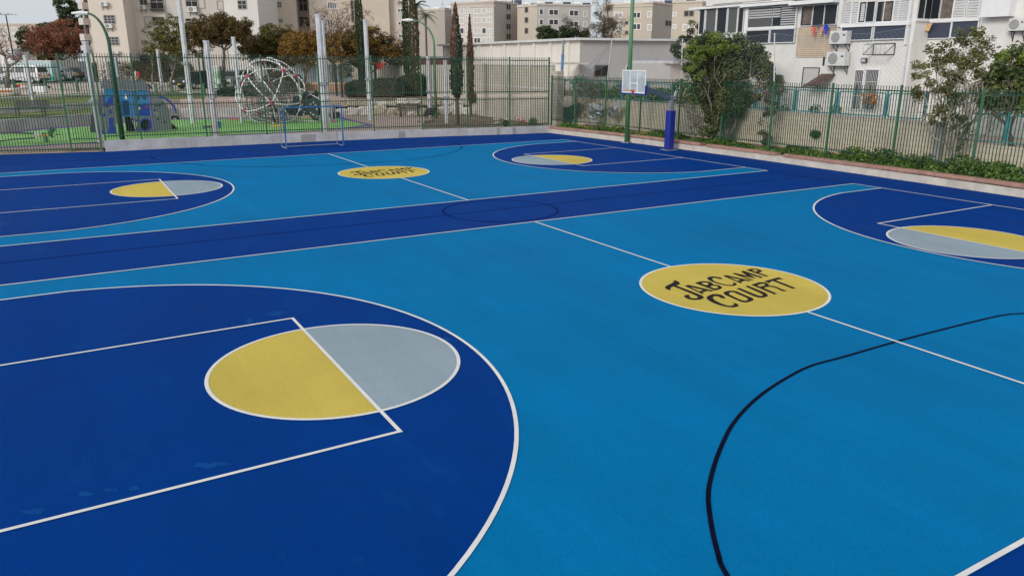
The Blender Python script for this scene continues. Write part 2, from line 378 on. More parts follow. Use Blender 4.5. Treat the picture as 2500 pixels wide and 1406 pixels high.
for (ox, oy, par) in ((0, 0, ((-12.18, 0, 6.27, -1), (12.3, 0, 6.27, 1))), (XB, YB, ((-12.1+.04, 0, 6.2, -1), (11.98, -.08, 6.2, 1)))):
    lt.flat([(ox-L_, oy-W_), (ox+L_, oy-W_), (ox+L_, oy+W_), (ox-L_, oy+W_)], .004)
    w = LW/2
    wl.strip([(ox-L_, oy-W_+w), (ox+L_, oy-W_+w)], LW, .0125); wl.strip([(ox-L_, oy+W_-w), (ox+L_, oy+W_-w)], LW, .0125)
    for sx in (-1, 1): wl.strip([(ox+sx*(L_-w), oy-W_+LW), (ox+sx*(L_-w), oy+W_-LW)], LW, .0125)
    wl.strip([(ox, oy-W_+LW), (ox, oy-1.8+.03)], LW, .0125); wl.strip([(ox, oy+1.8-.03), (ox, oy+W_-LW)], LW, .0125)
    yl.flat(arc(ox, oy, 1.77, 0, 2*pi, 95)[:-1], .012); wl.strip(arc(ox, oy, 1.774, 0, 2*pi, 95)[:-1], LW, .0135, closed=True)
    for cx, cy, R, sg in par:
        pts = three(ox+cx, oy+cy, R, sg, 6.2 if oy == 0 else 6.12, ox+sg*(L_-LW))
        dz.flat(pts, .008); wl.strip(pts, LW, .0145)
        fx = ox+sg*D_
        h1 = arc(fx, oy, 1.774, pi/2, 3*pi/2, 40); h2 = arc(fx, oy, 1.774, -pi/2, pi/2, 40)
        (yl if sg < 0 else gr).flat(h1, .012); (gr if sg < 0 else yl).flat(h2, .012)
        wl.strip(arc(fx, oy, 1.774, 0, 2*pi, 95)[:-1], LW, .0155, closed=True)
        wl.strip([(fx, oy-K_-w), (fx, oy+K_+w)], LW, .0165)
        for sy in (-1, 1): wl.strip([(fx, oy+sy*K_), (ox+sg*(L_-LW), oy+sy*K_)], LW, .0175)
struct('court_light_blue_zones', lt, m_light); struct('court_three_point_zones', dz, m_dark)
struct('court_yellow_circles', yl, m_yel); struct('court_grey_half_circles', gr, m_gry)
struct('court_white_markings', wl, m_line)
def catmull(P, n=8):
    P = [V((p[0], p[1], 0)) for p in P]; Q = [P[0]*2-P[1]]+P+[P[-1]*2-P[-2]]; out = []
    for i in range(1, len(Q)-2):
        for k in range(n):
            t = k/n; a, b, c, d = Q[i-1], Q[i], Q[i+1], Q[i+2]
            out.append(.5*((2*b)+(c-a)*t+(2*a-5*b+4*c-d)*t*t+(3*b-a-3*c+d)*t**3))
    return [(p.x, p.y) for p in out+[P[-1]]]
bk = MB()
bk.strip([(-40, 9.43), (13.5, 9.43)], .045, .0040)
bk.strip(arc(.03, 9.31, 1.70, 0, 2*pi, 80)[:-1], .05, .0055, closed=True)
bk.strip([(13.49, 7.4), (13.49, 11.2)], .045, .0070)
far = [gp(u, v) for u, v in ((368, 383), (374, 387), (385, 391), (418, 397), (508, 404.5), (597, 407.5), (700, 407), (830, 402), (960, 394), (1040, 386), (1095, 375), (1122, 366), (1128, 360), (1118, 353), (1100, 348.5))]
bk.strip(catmull(far), .05, .0110)
bk.strip(catmull([(-30, 29.6), (-13.4, 29.15), (-1.3, 28.95), (1.7, 28.7), (7.3, 27.95), (13.35, 27.35)]), .045, .0095)
bk.strip([(13.38, 27.3), (13.42, 26.05)], .045, .0102)
struct('court_thin_black_markings', bk, m_ink2)
near = [gp(u, v) for u, v in ((2500, 766), (2440, 772), (2330, 798), (2195, 833), (2060, 872), (1975, 896), (1900, 936), (1840, 980), (1790, 1035), (1757, 1100), (1736, 1165), (1729, 1215), (1736, 1280), (1752, 1350), (1775, 1406))]
nr = catmull([(7.3, -9.5), (6.9, -7.3), (5.9, -5.5), (4.7, -4.35)]+[(p.x, p.y) for p in near]+[(-6.85, -7.2), (-7.1, -8.8)])
struct('court_goal_area_marking', MB().strip(nr, .05, .0110), m_ink)
smr = MB(); random.seed(17)
for u, v, ru, rv in ((500, 1138, 30, 7), (540, 1134, 24, 5), (668, 768, 20, 6), (690, 764, 16, 4), (325, 1193, 16, 6), (270, 1198, 20, 5), (210, 1207, 22, 6), (78, 1252, 26, 7), (95, 1246, 18, 5), (1090, 830, 16, 4), (610, 785, 10, 9), (640, 1010, 14, 4)):
    pts = []
    for i in range(22):
        a = 2*pi*i/22; k = random.uniform(.62, 1.2); p = gp(u+ru*k*cos(a), v+rv*k*sin(a)); pts.append((p.x, p.y))
    smr.flat(pts, .0095+random.uniform(0, .001))
struct('court_paint_smears', smr, m_smear)
# lettering traced letter by letter and laid on the paint
GA, GB, GC = (1615, 645), (1770, 645), (1715, 665)
GL = [
 (GA, [(400,570),(450,568),(520,590),(585,622),(618,655),(618,690),(580,720),(500,742),(640,800),(1000,935),(1230,1025),(1330,1065),(1400,1105),(1438,1148),(1400,1190),(1310,1220),(1150,1235),(1050,1232),(920,1208),(820,1168),(755,1110),(790,1075),(850,1060),(920,1062),(962,1082),(960,1100),(935,1118),(960,1145),(1010,1168),(1100,1182),(1190,1172),(1238,1145),(1210,1110),(1130,1070),(640,868),(400,775),(345,795),(305,835),(300,875),(318,908),(240,895),(170,870),(125,835),(115,805),(150,765),(230,720),(350,665),(405,630),(418,605)], []),
 (GA, [(780,757),(905,720),(1775,920),(1690,952),(1560,925),(1380,980),(1440,1022),(1380,1035)], [[(960,795),(1410,895),(1275,942)]]),
 (GA, [(1125,660),(1230,625),(1330,603),(1430,597),(1530,600),(1630,620),(1710,650),(1750,690),(1745,715),(1830,715),(1920,730),(2000,760),(2050,795),(2055,820),(2020,850),(1950,878),(1810,915)], [[(1348,672),(1400,648),(1480,640),(1560,655),(1600,685),(1570,715),(1500,735)], [(1640,782),(1700,760),(1780,752),(1870,765),(1920,790),(1910,815),(1880,830),(1800,848)]]),
 (GC, [(155,225),(175,195),(240,170),(340,160),(450,165),(560,180),(640,205),(680,235),(650,248),(590,245),(520,230),(440,210),(370,212),(335,228),(330,252),(370,300),(480,350),(640,400),(800,438),(920,448),(1010,440),(1050,415),(1050,385),(1005,352),(1080,370),(1140,385),(1165,420),(1140,450),(1060,480),(940,482),(780,468),(560,415),(380,360),(240,300),(170,250)], []),
 (GC, [(700,145),(800,112),(1640,298),(1575,325),(1450,300),(1295,348),(1350,382),(1300,395)], [[(895,180),(1295,270),(1180,308)]]),
 (GB, [(245,340),(335,320),(750,405),(530,268),(625,243),(1300,465),(1215,492),(815,362),(1045,500),(1000,498),(585,415),(975,560),(915,570)], []),
 (GB, [(715,220),(850,182),(960,172),(1080,182),(1190,212),(1260,250),(1250,275),(1140,305),(1470,425),(1395,443)], [[(915,230),(980,208),(1060,215),(1105,240),(1090,262),(1025,275)]]),
 (GC, [(140,880),(160,840),(220,800),(330,762),(440,755),(540,760),(640,785),(730,835),(778,885),(740,905),(680,905),(620,885),(540,840),(460,825),(390,835),(350,865),(355,910),(420,970),(560,1045),(720,1110),(850,1148),(950,1155),(1030,1140),(1065,1110),(1065,1075),(1030,1045),(1120,1070),(1195,1095),(1222,1150),(1190,1180),(1100,1205),(960,1208),(780,1185),(560,1130),(370,1060),(220,980),(150,920)], []),
 (GC, [(712,715),(740,685),(830,655),(950,640),(1060,645),(1160,665),(1700,895),(1732,940),(1700,980),(1600,1020),(1480,1040),(1370,1035),(1290,1015),(800,800),(730,755)], [[(895,735),(920,705),(980,692),(1060,700),(1470,870),(1530,915),(1535,945),(1510,970),(1440,982),(1350,970),(1240,930),(970,800),(905,765)]]),
 (GC, [(1150,575),(1250,548),(1780,765),(1880,800),(1960,818),(2030,815),(2048,795),(2020,760),(1900,700),(1445,495),(1540,470),(2130,715),(2190,760),(2215,800),(2200,830),(2130,860),(2040,880),(1940,880),(1830,855),(1740,830)], []),
 (GB, [(880,718),(1030,672),(1150,637),(1260,630),(1360,640),(1440,668),(1475,705),(1485,745),(1600,755),(1760,795),(1930,870),(2040,910),(2110,918),(2050,938),(1970,940),(1880,905),(1740,835),(1600,795),(1480,785),(1390,800),(1310,825),(1760,1020),(1675,1048)], [[(1085,735),(1180,700),(1270,685),(1340,692),(1360,720),(1330,745),(1190,785)]]),
 (GB, [(1325,600),(1800,468),(1860,482),(2005,545),(1930,530),(1830,540),(1735,560),(1750,578),(2395,830),(2305,858),(1620,590),(1560,605),(1520,635),(1525,675),(1440,640)], [])]
let = MB()
for (ox, oy), out, holes in GL:
    q = lambda P: [gp(ox+x*180/2500, oy+y*100/1388.9) for x, y in P]
    a = [(p.x, p.y) for p in q(out)]; h = [[(p.x, p.y) for p in q(hh)] for hh in holes]
    let.flat(a, .0150, h); let.flat([(x+XB, y+YB) for x, y in a], .0150, [[(x+XB, y+YB) for x, y in hh] for hh in h])
struct('court_lettering', let, m_letter)
# small leaves / specks blown on the court
sp = MB()
for i in range(260):
    x = random.uniform(-12, 15); y = random.uniform(-6, 31)
    if i > 9: x = kx(y)-abs(random.gauss(0, .25))-.03
    q = random.uniform(.008, .02 if i < 10 else .035); a = random.uniform(0, 6.28)
    sp.add([(x+q*cos(a+k*pi/2)*(1 if k % 2 else .5), y+q*sin(a+k*pi/2)*(1 if k % 2 else .5), .05+.003*k) for k in range(4)], [(0, 1, 2, 3)])
o = sp.build('dry_leaf_litter', L_dry); tag(o, 'scattered dry leaf crumbs along the court edge', 'litter', kind='stuff')
# ------------------------------------------------------------------ kerb walls
def wall_run(name, pts, z0, z1, th, mat, label, cat='wall', capmat=None, cap=0, jz=0, parent=None, seams=0):
    root = parent or empty(name, (*pts[0], z0), label, cat)
    mb = MB(); n = len(pts)
    off = []
    for i, p in enumerate(pts):
        a = V((*pts[max(i-1, 0)], 0)); b = V((*pts[min(i+1, n-1)], 0)); d = (b-a).normalized(); nn = V((-d.y, d.x, 0))
        if nn.dot(V((*p, 0))-CAM) < 0: nn = -nn
        off.append(nn)
    zt = z1 if isinstance(z1, (list, tuple)) else [z1]*n
    P = []
    for i, p in enumerate(pts):
        q = V((*p, 0)); P += [q+V((0, 0, z0)), q+V((0, 0, zt[i])), q+off[i]*th+V((0, 0, zt[i])), q+off[i]*th+V((0, 0, z0))]
    F = []
    for i in range(n-1):
        a = 4*i; b = 4*(i+1)
        for j in range(4): F.append((a+j, b+j, b+(j+1) % 4, a+(j+1) % 4))
    F += [(0, 1, 2, 3), (4*n-1, 4*n-2, 4*n-3, 4*n-4)]
    mb.add(P, F); mb.build('wall_body', mat, root)
    return root, off
lk_z = [.52, .50, .47, .45, .43, .42, .42, .42]
lw, _ = wall_run('low_concrete_wall', LK, -.1, lk_z, .30, m_conc, 'long low grey concrete wall along the far edge of the court', 'wall')
# formwork bays: slightly proud darker repair panels
for (a, b, tone) in ((.365, .395, 1), (.585, .60, 1), (.83, .885, 1)):
    def pt(t):
        k = t*(len(LK)-1); i = int(k); f = k-i; return V((LK[i][0]+(LK[i+1][0]-LK[i][0])*f, LK[i][1]+(LK[i+1][1]-LK[i][1])*f, 0))
    p, q = pt(a), pt(b); d = (q-p).normalized(); n = V((d.y, -d.x, 0))
    mb = MB(); P = [p-n*.02, q-n*.02, q+n*.006, p+n*.006]; zt = .40
    mb.add([x+V((0, 0, 0.002)) for x in P]+[x+V((0, 0, zt)) for x in P], [(3, 2, 1, 0), (4, 5, 6, 7), (0, 1, 5, 4), (1, 2, 6, 5), (2, 3, 7, 6), (3, 0, 4, 7)])
    mb.build('repair_patch', m_conc2, lw)
jm = MB()
for i in range(1, 26):
    t = i/26*.999; k = t*7; j = int(k); f = k-j
    x = LK[j][0]+(LK[j+1][0]-LK[j][0])*f; y = LK[j][1]+(LK[j+1][1]-LK[j][1])*f; z = lk_z[j]+(lk_z[j+1]-lk_z[j])*f
    jm.box((x, y+.1, z/2-.01), (.012, .206, z+.02))
jm.build('joint', m_conc2, lw)
# right kerb: rendered base with clay coping segments
ys = [-30, -15, -5, 2.7, 5, 8.8, 12, 15, 18, 22, 26, 29.95]
rk, _ = wall_run('low_rendered_wall', [(kx(y), y) for y in ys], -.1, .27, .32, m_kerbw, 'low cream retaining wall with brown clay coping along the right edge of the court', 'wall')
cuts = [29.5, 26.15, 16.78, 11.93, 8.0, -6, -20]
gapw = [.0, .12, .42, .38, .0, 0]
ycur = 29.5
segs = [(29.97, 27.3), (27.2, 17.72), (17.3, 13.12), (12.66, 2.2), (2.15, -28)]
for a, b in segs:
    mb = MB(); y = a
    while y > b+.05:
        y2 = max(y-.30, b); z = .29+random.uniform(-.006, .006)+.018*sin(y*.35); dx = random.uniform(-.008, .008)
        xa, xb = kx(y)-.045+dx, kx(y2)-.045+dx; w = .40; pr = [(0, 0), (0, .05), (.03, .10), (.10, .125), (.30, .125), (.37, .10), (w, .04), (w, 0)]
        P = [(xa+px_, y-.004, z+pz) for px_, pz in pr]+[(xb+px_, y2+.004, z+pz) for px_, pz in pr]; k = len(pr)
        mb.add(P, [(i, (i+1) % k, k+(i+1) % k, k+i) for i in range(k)]+[tuple(range(k-1, -1, -1)), tuple(range(k, 2*k))]); y = y2
    mb.build('coping', m_tile, rk)
# planting bed behind the kerb
bed = MB(); ys2 = [i for i in range(-30, 31, 2)]
P = []
for y in ys2: P += [(kx(y)+.30, y, .26), (kx(y)+.8, y, .34), (18.2, y, .42)]
bed.add(P, [(3*i+j, 3*i+j+1, 3*i+4+j, 3*i+3+j) for i in range(len(ys2)-1) for j in (0, 1)])
struct('planting_bed', bed, m_soil)
# ------------------------------------------------------------------ picket fences
def fence(root, posts, tiers, ztop, zbot, sp=.122, post_mat=m_fencep, pick=m_fence, pw=.08, bw=.032, rails=None, skip=()):
    n = len(posts)
    for i, p in enumerate(posts):
        if i in skip: continue
        mb = MB(); mb.box((p[0], p[1], (p[2]+ztop(i))/2), (pw, pw, ztop(i)-p[2]), rz=FANG(posts, i)); mb.build('post', post_mat, root)
    for i in range(n-1):
        a = V(posts[i]); b = V(posts[i+1]); dz = zbot(i)
        d = (b-a); Ln = d.length; d = V((d.x, d.y, 0)).normalized()
        for (rl, ru, zl, zu) in tiers:
            mb = MB(); k = max(2, int(round(Ln/sp)))
            o = V((0, 0, dz)); A = V((a.x, a.y, 0))+d*.04+o; B = V((b.x, b.y, 0))-d*.04+o
            for r in (rl, ru): mb.bar(A+V((0, 0, r)), B+V((0, 0, r)), .035, .045)
            for j in range(1, k):
                q = A+(B-A)*(j/k); q = V((q.x, q.y, 0)); w = random.gauss(0, .006)
                mb.bar(q+V((0, 0, zl+dz)), q+V((w, 0, zu+dz)), bw)
            mb.build('picket_panel', pick, root)
def FANG(posts, i):
    a = posts[max(i-1, 0)]; b = posts[min(i+1, len(posts)-1)]; return atan2(b[1]-a[1], b[0]-a[0])
# far fence on the concrete wall
def kpt(t, off=.15):
    i = min(int(t), 6); f = t-i; x = LK[i][0]+(LK[i+1][0]-LK[i][0])*f; y = LK[i][1]+(LK[i+1][1]-LK[i][1])*f; return (x, y+off)
PU = [(258, .02), (347, 0), (507, 0), (653, 0), (788, 0), (915, 0), (1033, 0), (1143, 0), (1245, 0), (1338, 0)]
fposts = []
for u, _ in PU:
    best = min((abs(0-((at(u, 340, 40)-CAM).cross(V((*kpt(t/100), CAM.z))-CAM).z)), t) for t in range(0, 701))[1]
    x, y = kpt(best/100); fposts.append((x, y, .40))
f0 = SD((fposts[0][0], fposts[0][1], 0))
ru1, ru0, rl1, rl0 = 4.42, 2.62, 2.2, .72
fz = lambda i: -.02*i
far_f = empty('picket_fence', (fposts[0][0], fposts[0][1], .4), 'tall two-tier dark green picket fence standing on the far concrete wall', 'fence')
fence(far_f, fposts, [(ru0, ru1, ru0-.13, ru1+.17), (rl0, rl1, rl0-.13, rl1+.13)], lambda i: 4.62+fz(i), fz, bw=.027)
lposts = [(-22.2, 35.15, 0), (-19.2, 34.6, 0), (-16.3, 34.05, 0), (-13.6, 33.55, 0)]
q = gp(176, 371.5); lposts += [(q.x, q.y, 0)]
q2 = gp(252, 369, .02)
low_f = empty('picket_fence', (lposts[0][0], lposts[0][1], 0), 'shorter green picket fence at court level, left of the concrete wall', 'fence')
fence(low_f, lposts, [(2.1, 3.95, 2.0, 4.12), (.16, 1.68, .03, 1.8)], lambda i: 4.15 if i < 4 else 4.6, lambda i: 0, bw=.027)
sec_f = empty('picket_fence', (q.x, q.y, 0), 'single green fence bay between the low fence and the concrete wall', 'fence')
fence(sec_f, [(q.x+.03, q.y, 0), (q2.x-.05, q2.y+.05, 0)], [(2.62, 4.42, 2.49, 4.58), (.62, 2.2, .5, 2.33), (.16, .40, .05, .44)], lambda i: 4.6, lambda i: 0, skip=(0,))
# right fence
rposts = [(16.6-(.0 if y < 25 else (y-25)*.09), y, .25) for y in (-4.1, -1.1, 1.93, 4.97, 8.03, 11.05, 14.1, 17.1, 20.1, 23.2, 26.2, 28.9, 31.2)]
right_f = empty('picket_fence', (16.6, 4.97, .25), 'long dark green picket fence in the planting bed along the right side', 'fence')
fence(right_f, rposts, [(.72, 3.16, .62, 3.34)], lambda i: 3.38, lambda i: 0, bw=.023)
# netting posts and chain-link above
npst = [(4, onX(2222, 66, 16.62)), (5, onX(2047, 70, 16.62)), (6, onX(1890, 82, 16.62)), (8, onX(1665, 95, 16.62)), (10, onX(1489, 99, 16.4))]
cl = empty('chain_link_netting', (16.62, 8.03, 3.38), 'thin chain-link netting on white steel posts above the right fence', 'netting')
tops = []
for i, p in npst:
    if i == 5: tops.append(V((rposts[5][0]+.05, rposts[5][1], 5.3))); continue
    b = V((rposts[i][0]+.05, rposts[i][1]+.02, 2.9)); t = V((b.x, p.y, p.z)); tops.append(t)
    MB().tube([b, t], .028, 8).build('post', m_galv, cl)
def chain(a, b, zb, mb, sp=.20, r=.0022):
    d = (b-a); Ln = V((d.x, d.y, 0)).length; k = int(Ln/sp)
    for j in range(-30, k+1):
        for sg in (0, 1):
            H = 2.2; x0 = j*sp; x1 = x0+H*.95
            lo = max(0, -x0/(x1-x0)); hi = min(1, (Ln-x0)/(x1-x0))
            if lo >= hi: continue
            def P(f):
                x = x0+(x1-x0)*f
                if sg: x = Ln-x
                g = x/Ln; zt = a.z+(b.z-a.z)*g-.10*sin(pi*g); q = a+d*g; return V((q.x, q.y, zb+(zt-zb)*f)), zt
            p, _ = P(lo); q, zt = P(hi); mb.tube([p, q], r, 3, False)
nm = MB()
for a, b in zip(tops, tops[1:]): chain(a, b, 3.3, nm)
for a, b in zip(tops, tops[1:]):
    pts = [a+(b-a)*t-V((0, 0, .10*sin(pi*t))) for t in [i/8 for i in range(9)]]; nm.tube(pts, .005, 4, False)
nm.build('wire_mesh', m_galvd, cl)
nm = MB(); a = tops[-1]   # torn end hanging down
for j in range(9):
    nm.tube([a-V((0, 0, .15*j)), a+V((-.02, 1.0+.1*j, -.95-.1*j)), V((rposts[11][0], 27.9+.25*j, 3.2))], .008, 3, False)
for j in range(14):
    f = j/14; nm.tube([a+V((0, 2.2*f, -1.4*f)), a+V((0, 2.2*f+.35, -1.4*f-.5+.2*f))], .006, 3, False)
nm.build('torn_mesh', m_galvd, cl)
# ------------------------------------------------------------------ goal frame
g0 = gp(697, 365); g1 = gp(842, 359)
goal = empty('goal_frame', (g0.x, g0.y, 0), 'small blue goal frame without a net at the far side line', 'goal')
gy = (g0.y+g1.y)/2; xa, xb = g0.x, g1.x; t = .062
for x in (xa, xb): MB().bar((x, gy, .02), (x, gy, 2.0), t).build('goal_post', m_bluegoal, goal)
MB().bar((xa-t/2, gy, 2.04), (xb+t/2, gy, 2.04), t).build('crossbar', m_bluegoal, goal)
for x in (xa+.02, xb-.02):
    mb = MB(); mb.tube([(x, gy+.04, 1.98), (x, gy+.95, 1.98), (x, gy+.98, .05), (x, gy+.04, .05)], .024, 8); mb.build('side_frame', m_galvd, goal)
MB().tube([(xa+.02, gy+.97, .05), (xb-.02, gy+.97, .05)], .02, 6).build('ground_bar', m_galvd, goal)
# ------------------------------------------------------------------ basketball hoop
hb = gp(1633, 367); hp = empty('basketball_hoop', (hb.x, hb.y, 0), 'basketball hoop on a blue padded post at the right end of the far court', 'basketball hoop')
hx, hy = hb.x+.08, hb.y+.1
MB().box((hx, hy, .012), (.62, .62, .024)).build('base_plate', m_galvd, hp)
MB().box((hx, hy, 1.3), (.18, .18, 2.55)).build('post', m_galvd, hp)
pb = MB(); pb.box((hx, hy, .97), (.355, .355, 1.88)); ob = pb.build('post_padding', m_bluepad, hp)
bv = ob.modifiers.new('b', 'BEVEL'); bv.width = .03; bv.segments = 2
bXp = hx-2.35
bY0 = onX(1519.5, 200, bXp).y; bY1 = onX(1577, 199, bXp).y; bz1 = onX(1548, 171.5, bXp).z; bz0 = onX(1548, 228, bXp).z
bYc = (bY0+bY1)/2
MB().bar((hx, hy, 2.5), (bXp+.25, bYc, bz0+.30), .16, .24).build('arm', m_armg, hp)
mb = MB(); mb.box((hx, hy, 2.585), (.26, .26, .03)); mb.bar((hx+.13, hy-.05, 2.45), (hx+.22, hy-.05, 2.85), .05, .10); mb.build('bracket', m_galv, hp)
mb = MB()
for yy in (bYc-.5, bYc+.5): mb.bar((bXp+.25, bYc, bz0+.3), (bXp+.03, yy, bz0+.75), .05)
mb.box((bXp+.14, bYc, bz0+.3), (.24, .3, .3)); mb.build('board_support', m_armg, hp)
b = MB(); Y0, Y1 = min(bY0, bY1), max(bY0, bY1); w = .055
b.bb(bXp-.02, bXp+.02, Y0, Y1, bz1-w, bz1); b.bb(bXp-.02, bXp+.02, Y0, Y1, bz0, bz0+w); b.bb(bXp-.02, bXp+.02, Y0, Y0+w, bz0+w, bz1-w); b.bb(bXp-.02, bXp+.02, Y1-w, Y1, bz0+w, bz1-w)
yc = bYc+.14*0; qa, qb = bYc-.29, bYc+.16
for yy in (bYc-.27, bYc+.27): b.bb(bXp-.024, bXp+.024, yy-.03, yy+.03, bz0+w, bz1-w)
b.bb(bXp-.026, bXp+.026, bYc-.24, bYc+.24, bz0+.42, bz0+.47)
bf = b.build('backboard', m_bwhite, hp)
mg, nt, pbs = newmat('cloudy_acrylic'); pbs.inputs['Base Color'].default_value = (.70, .74, .77, 1); pbs.inputs['Roughness'].default_value = .25
tr = nt.nodes.new('ShaderNodeBsdfTransparent'); tr.inputs['Color'].default_value = (.85, .9, .92, 1); ms = nt.nodes.new('ShaderNodeMixShader'); nz = nt.nodes.new('ShaderNodeTexNoise'); nz.inputs['Scale'].default_value = 2.5
tc = nt.nodes.new('ShaderNodeTexCoord'); nt.links.new(tc.outputs['Object'], nz.inputs['Vector']); mr = nt.nodes.new('ShaderNodeMapRange'); mr.inputs['To Min'].default_value = .15; mr.inputs['To Max'].default_value = .65
nt.links.new(nz.outputs['Fac'], mr.inputs['Value']); nt.links.new(mr.outputs[0], ms.inputs['Fac']); nt.links.new(tr.outputs[0], ms.inputs[1]); nt.links.new(pbs.outputs[0], ms.inputs[2])
nt.links.new(ms.outputs[0], nt.nodes['Material Output'].inputs['Surface'])
MB().bb(bXp-.006, bXp+.006, Y0+w-.005, Y1-w+.005, bz0+w-.005, bz1-w+.005).build('pane', mg, bf)
pm = MB(); pm.bb(bXp-.05, bXp+.05, Y0-.05, Y1+.05, bz0-.06, bz0-.002); pm.bb(bXp-.05, bXp+.05, Y0-.055, Y0-.002, bz0-.002, bz0+.36); pm.bb(bXp-.05, bXp+.05, Y1+.002, Y1+.055, bz0-.002, bz0+.36)
pm.build('edge_padding', m_bluepad, hp)
rz_ = onX(1548, 222, bXp-.3).z
pts = [(bXp-.38+.225*cos(a), bYc+.225*sin(a), rz_) for a in [2*pi*i/24 for i in range(25)]]
rm = MB(); rm.tube(pts, .012, 6, False); rm.box((bXp-.09, bYc, rz_-.02), (.14, .12, .03)); rm.box((bXp-.03, bYc, rz_-.08), (.02, .16, .2)); rm.build('rim', m_rim, hp)
# tall green pole
q = gp(1530, 349); pl = empty('floodlight_pole', (q.x, q.y, 0), 'thick tall green steel pole standing behind the far basketball hoop', 'pole')
tp = onX(1542, 0, q.x); MB().tube([(q.x, q.y, .06), (q.x, q.y, 5), (q.x, q.y, 12)], [.125, .105, .075], 20).build('pole', m_pole, pl, smooth=True)
mb = MB(); mb.box((q.x, q.y, .02), (.42, .42, .04), rz=.3)
for k in range(4): mb.tube([(q.x+.15*cos(k*pi/2+1.1), q.y+.15*sin(k*pi/2+1.1), .03), (q.x+.15*cos(k*pi/2+1.1), q.y+.15*sin(k*pi/2+1.1), .11)], .018, 6)
mb.build('base_plate', m_galvd, pl)
# pale scrap near the far corner
q = gp(1326, 324); mb = MB(); mb.box((q.x, q.y-.1, .03), (.34, .2, .02), rz=.5, rx=.15); mb.box((q.x+.05, q.y-.05, .06), (.2, .16, .015), rz=.1, ry=.3)
tag(mb.build('paper_scrap', m_wframe), 'crumpled white scrap lying in the far corner of the court', 'litter')
# ------------------------------------------------------------------ park terrain (two terraces rising away from the court)
def lerpT(T, x):
    if x <= T[0][0]: return T[0][1]
    for (a, b), (c, d) in zip(T, T[1:]):
        if x <= c: return b+(d-b)*(x-a)/(c-a)
    return T[-1][1]
S1T = [(-600, 38), (-150, 43), (0, 46.6), (213, 52.5), (440, 59.2), (700, 60), (850, 61), (1010, 62), (1120, 62.5), (1250, 61), (1420, 58), (1800, 58)]
D2T = [(600, 5.2), (850, 1.1)]
def S1(u): return lerpT(S1T, u)
def D2(u): return lerpT(D2T, u)
PZ = .15
def hprof(u, d):
    if d < 0: return PZ
    d2 = D2(u)
    if d < d2: return .80+.05*d/d2
    return lerpT([(d2, 1.22), (12, 1.32), (18, 1.6), (32, 2.0), (50, 2.3), (400, 2.6)], d)
def gz(u, s): return hprof(u, s-S1(u))
def G(u, s, dz=0):
    z = gz(u, s)+dz; return ground_at(u, s, z)
cols_ = [-700, -500, -350, -250, -150, -80, 0, 60, 120, 170, 213, 260, 330, 400, 440, 500, 560, 620, 700, 770, 850, 930, 1010, 1060, 1120, 1180, 1250, 1330, 1420, 1550, 1700]
def zone(name, uf, ds, mat, dz=0., cols=None):
    """uf(u)->bool columns; ds = list of d values (or functions of u)"""
    mb = MB(); cs = cols or cols_
    cs = [c for c in cs if uf(c)]; P = []
    for u in cs:
        for d in ds:
            dd = d(u) if callable(d) else d; s = S1(u)+dd; P.append(ground_at(u, s, hprof(u, dd)+dz))
    k = len(ds); mb.add(P, [(i*k+j, (i+1)*k+j, (i+1)*k+j+1, i*k+j+1) for i in range(len(cs)-1) for j in range(k-1)])
    return struct(name, mb, mat)
# lower flat: outline = fence line .. terrace wall
lowpoly = [(-60, 41)]+[(-22, 35.4), (-13.6, 34.0), (-9.35, 32.75)]+[(x, y+.29) for x, y in LK[0:]]+[(16.5, 31.2)]
up = []
for u in cols_[::-1]:
    if u > 1420: continue
    p = ground_at(u, S1(u)+.05, PZ); up.append((p.x, p.y))
struct('park_paving', MB().flat([(-60, 41)]+[(-22, 35.4), (-13.6, 34.0), (-9.35, 32.75)]+[(x, y+.29) for x, y in LK]+[(16.5, 31.2)]+up, PZ), m_paver)
struct('fence_foot_dirt', MB().flat([(-45, 37.9), (-22, 34.8), (-13.54, 33.3), (-9.2, 32.3), (-9.2, 32.8), (-13.6, 34.1), (-22, 35.6), (-45, 39.5)], .012), m_dirt)
tz = MB(); tz.add([V((x, y, .012)) for x, y in ((-45, 39.2), (-22, 35.3), (-13.6, 33.8), (-9.2, 32.65))]+[V((x, y, PZ+.001)) for x, y in ((-45, 39.6), (-22, 35.7), (-13.6, 34.15), (-9.2, 32.9))], [(0, 1, 5, 4), (1, 2, 6, 5), (2, 3, 7, 6)])
struct('paving_edge', tz, m_dirt)
def pp(L, z=PZ): return [(gp(u, v, z).x, gp(u, v, z).y) for u, v in L]
turf = [(-260, 390), (0, 362), (100, 357), (213, 350.5), (340, 343.5), (450, 338), (528, 333.5), (640, 328.5), (730, 324), (820, 317), (919, 307), (860, 293.5), (828, 285), (780, 286.5), (700, 288), (560, 288.5), (440, 289.5), (340, 295), (213, 305.5), (100, 314.5), (0, 325), (-260, 352)]
struct('play_surface_border', MB().flat(pp(turf), PZ+.006), m_purple)
turfi = [(-260, 386), (0, 359.5), (100, 354.6), (213, 348.2), (340, 341.4), (450, 335.9), (528, 331.5), (640, 326.6), (730, 322.2), (820, 315.2), (895, 305.6), (855, 296.5), (820, 289), (780, 289.5), (700, 291), (560, 291.5), (440, 292.5), (340, 298.2), (213, 309), (100, 318), (0, 329), (-260, 357)]
struct('play_surface', MB().flat(pp(turfi), PZ+.012), m_turf)
def disc(u, v, ru, rv, mat, nm):
    c = gp(u, v, PZ); a = abs(gp(u+ru, v, PZ).x-gp(u-ru, v, PZ).x)/2/cos(YAW); b = (gp(u, v-rv, PZ)-gp(u, v+rv, PZ)).length/2
    pts = [(c.x+RGT.x*a*cos(t)+FH.x*b*sin(t), c.y+RGT.y*a*cos(t)+FH.y*b*sin(t)) for t in [2*pi*i/28 for i in range(28)]]
    struct(nm, MB().flat(pts, PZ+.018), mat)
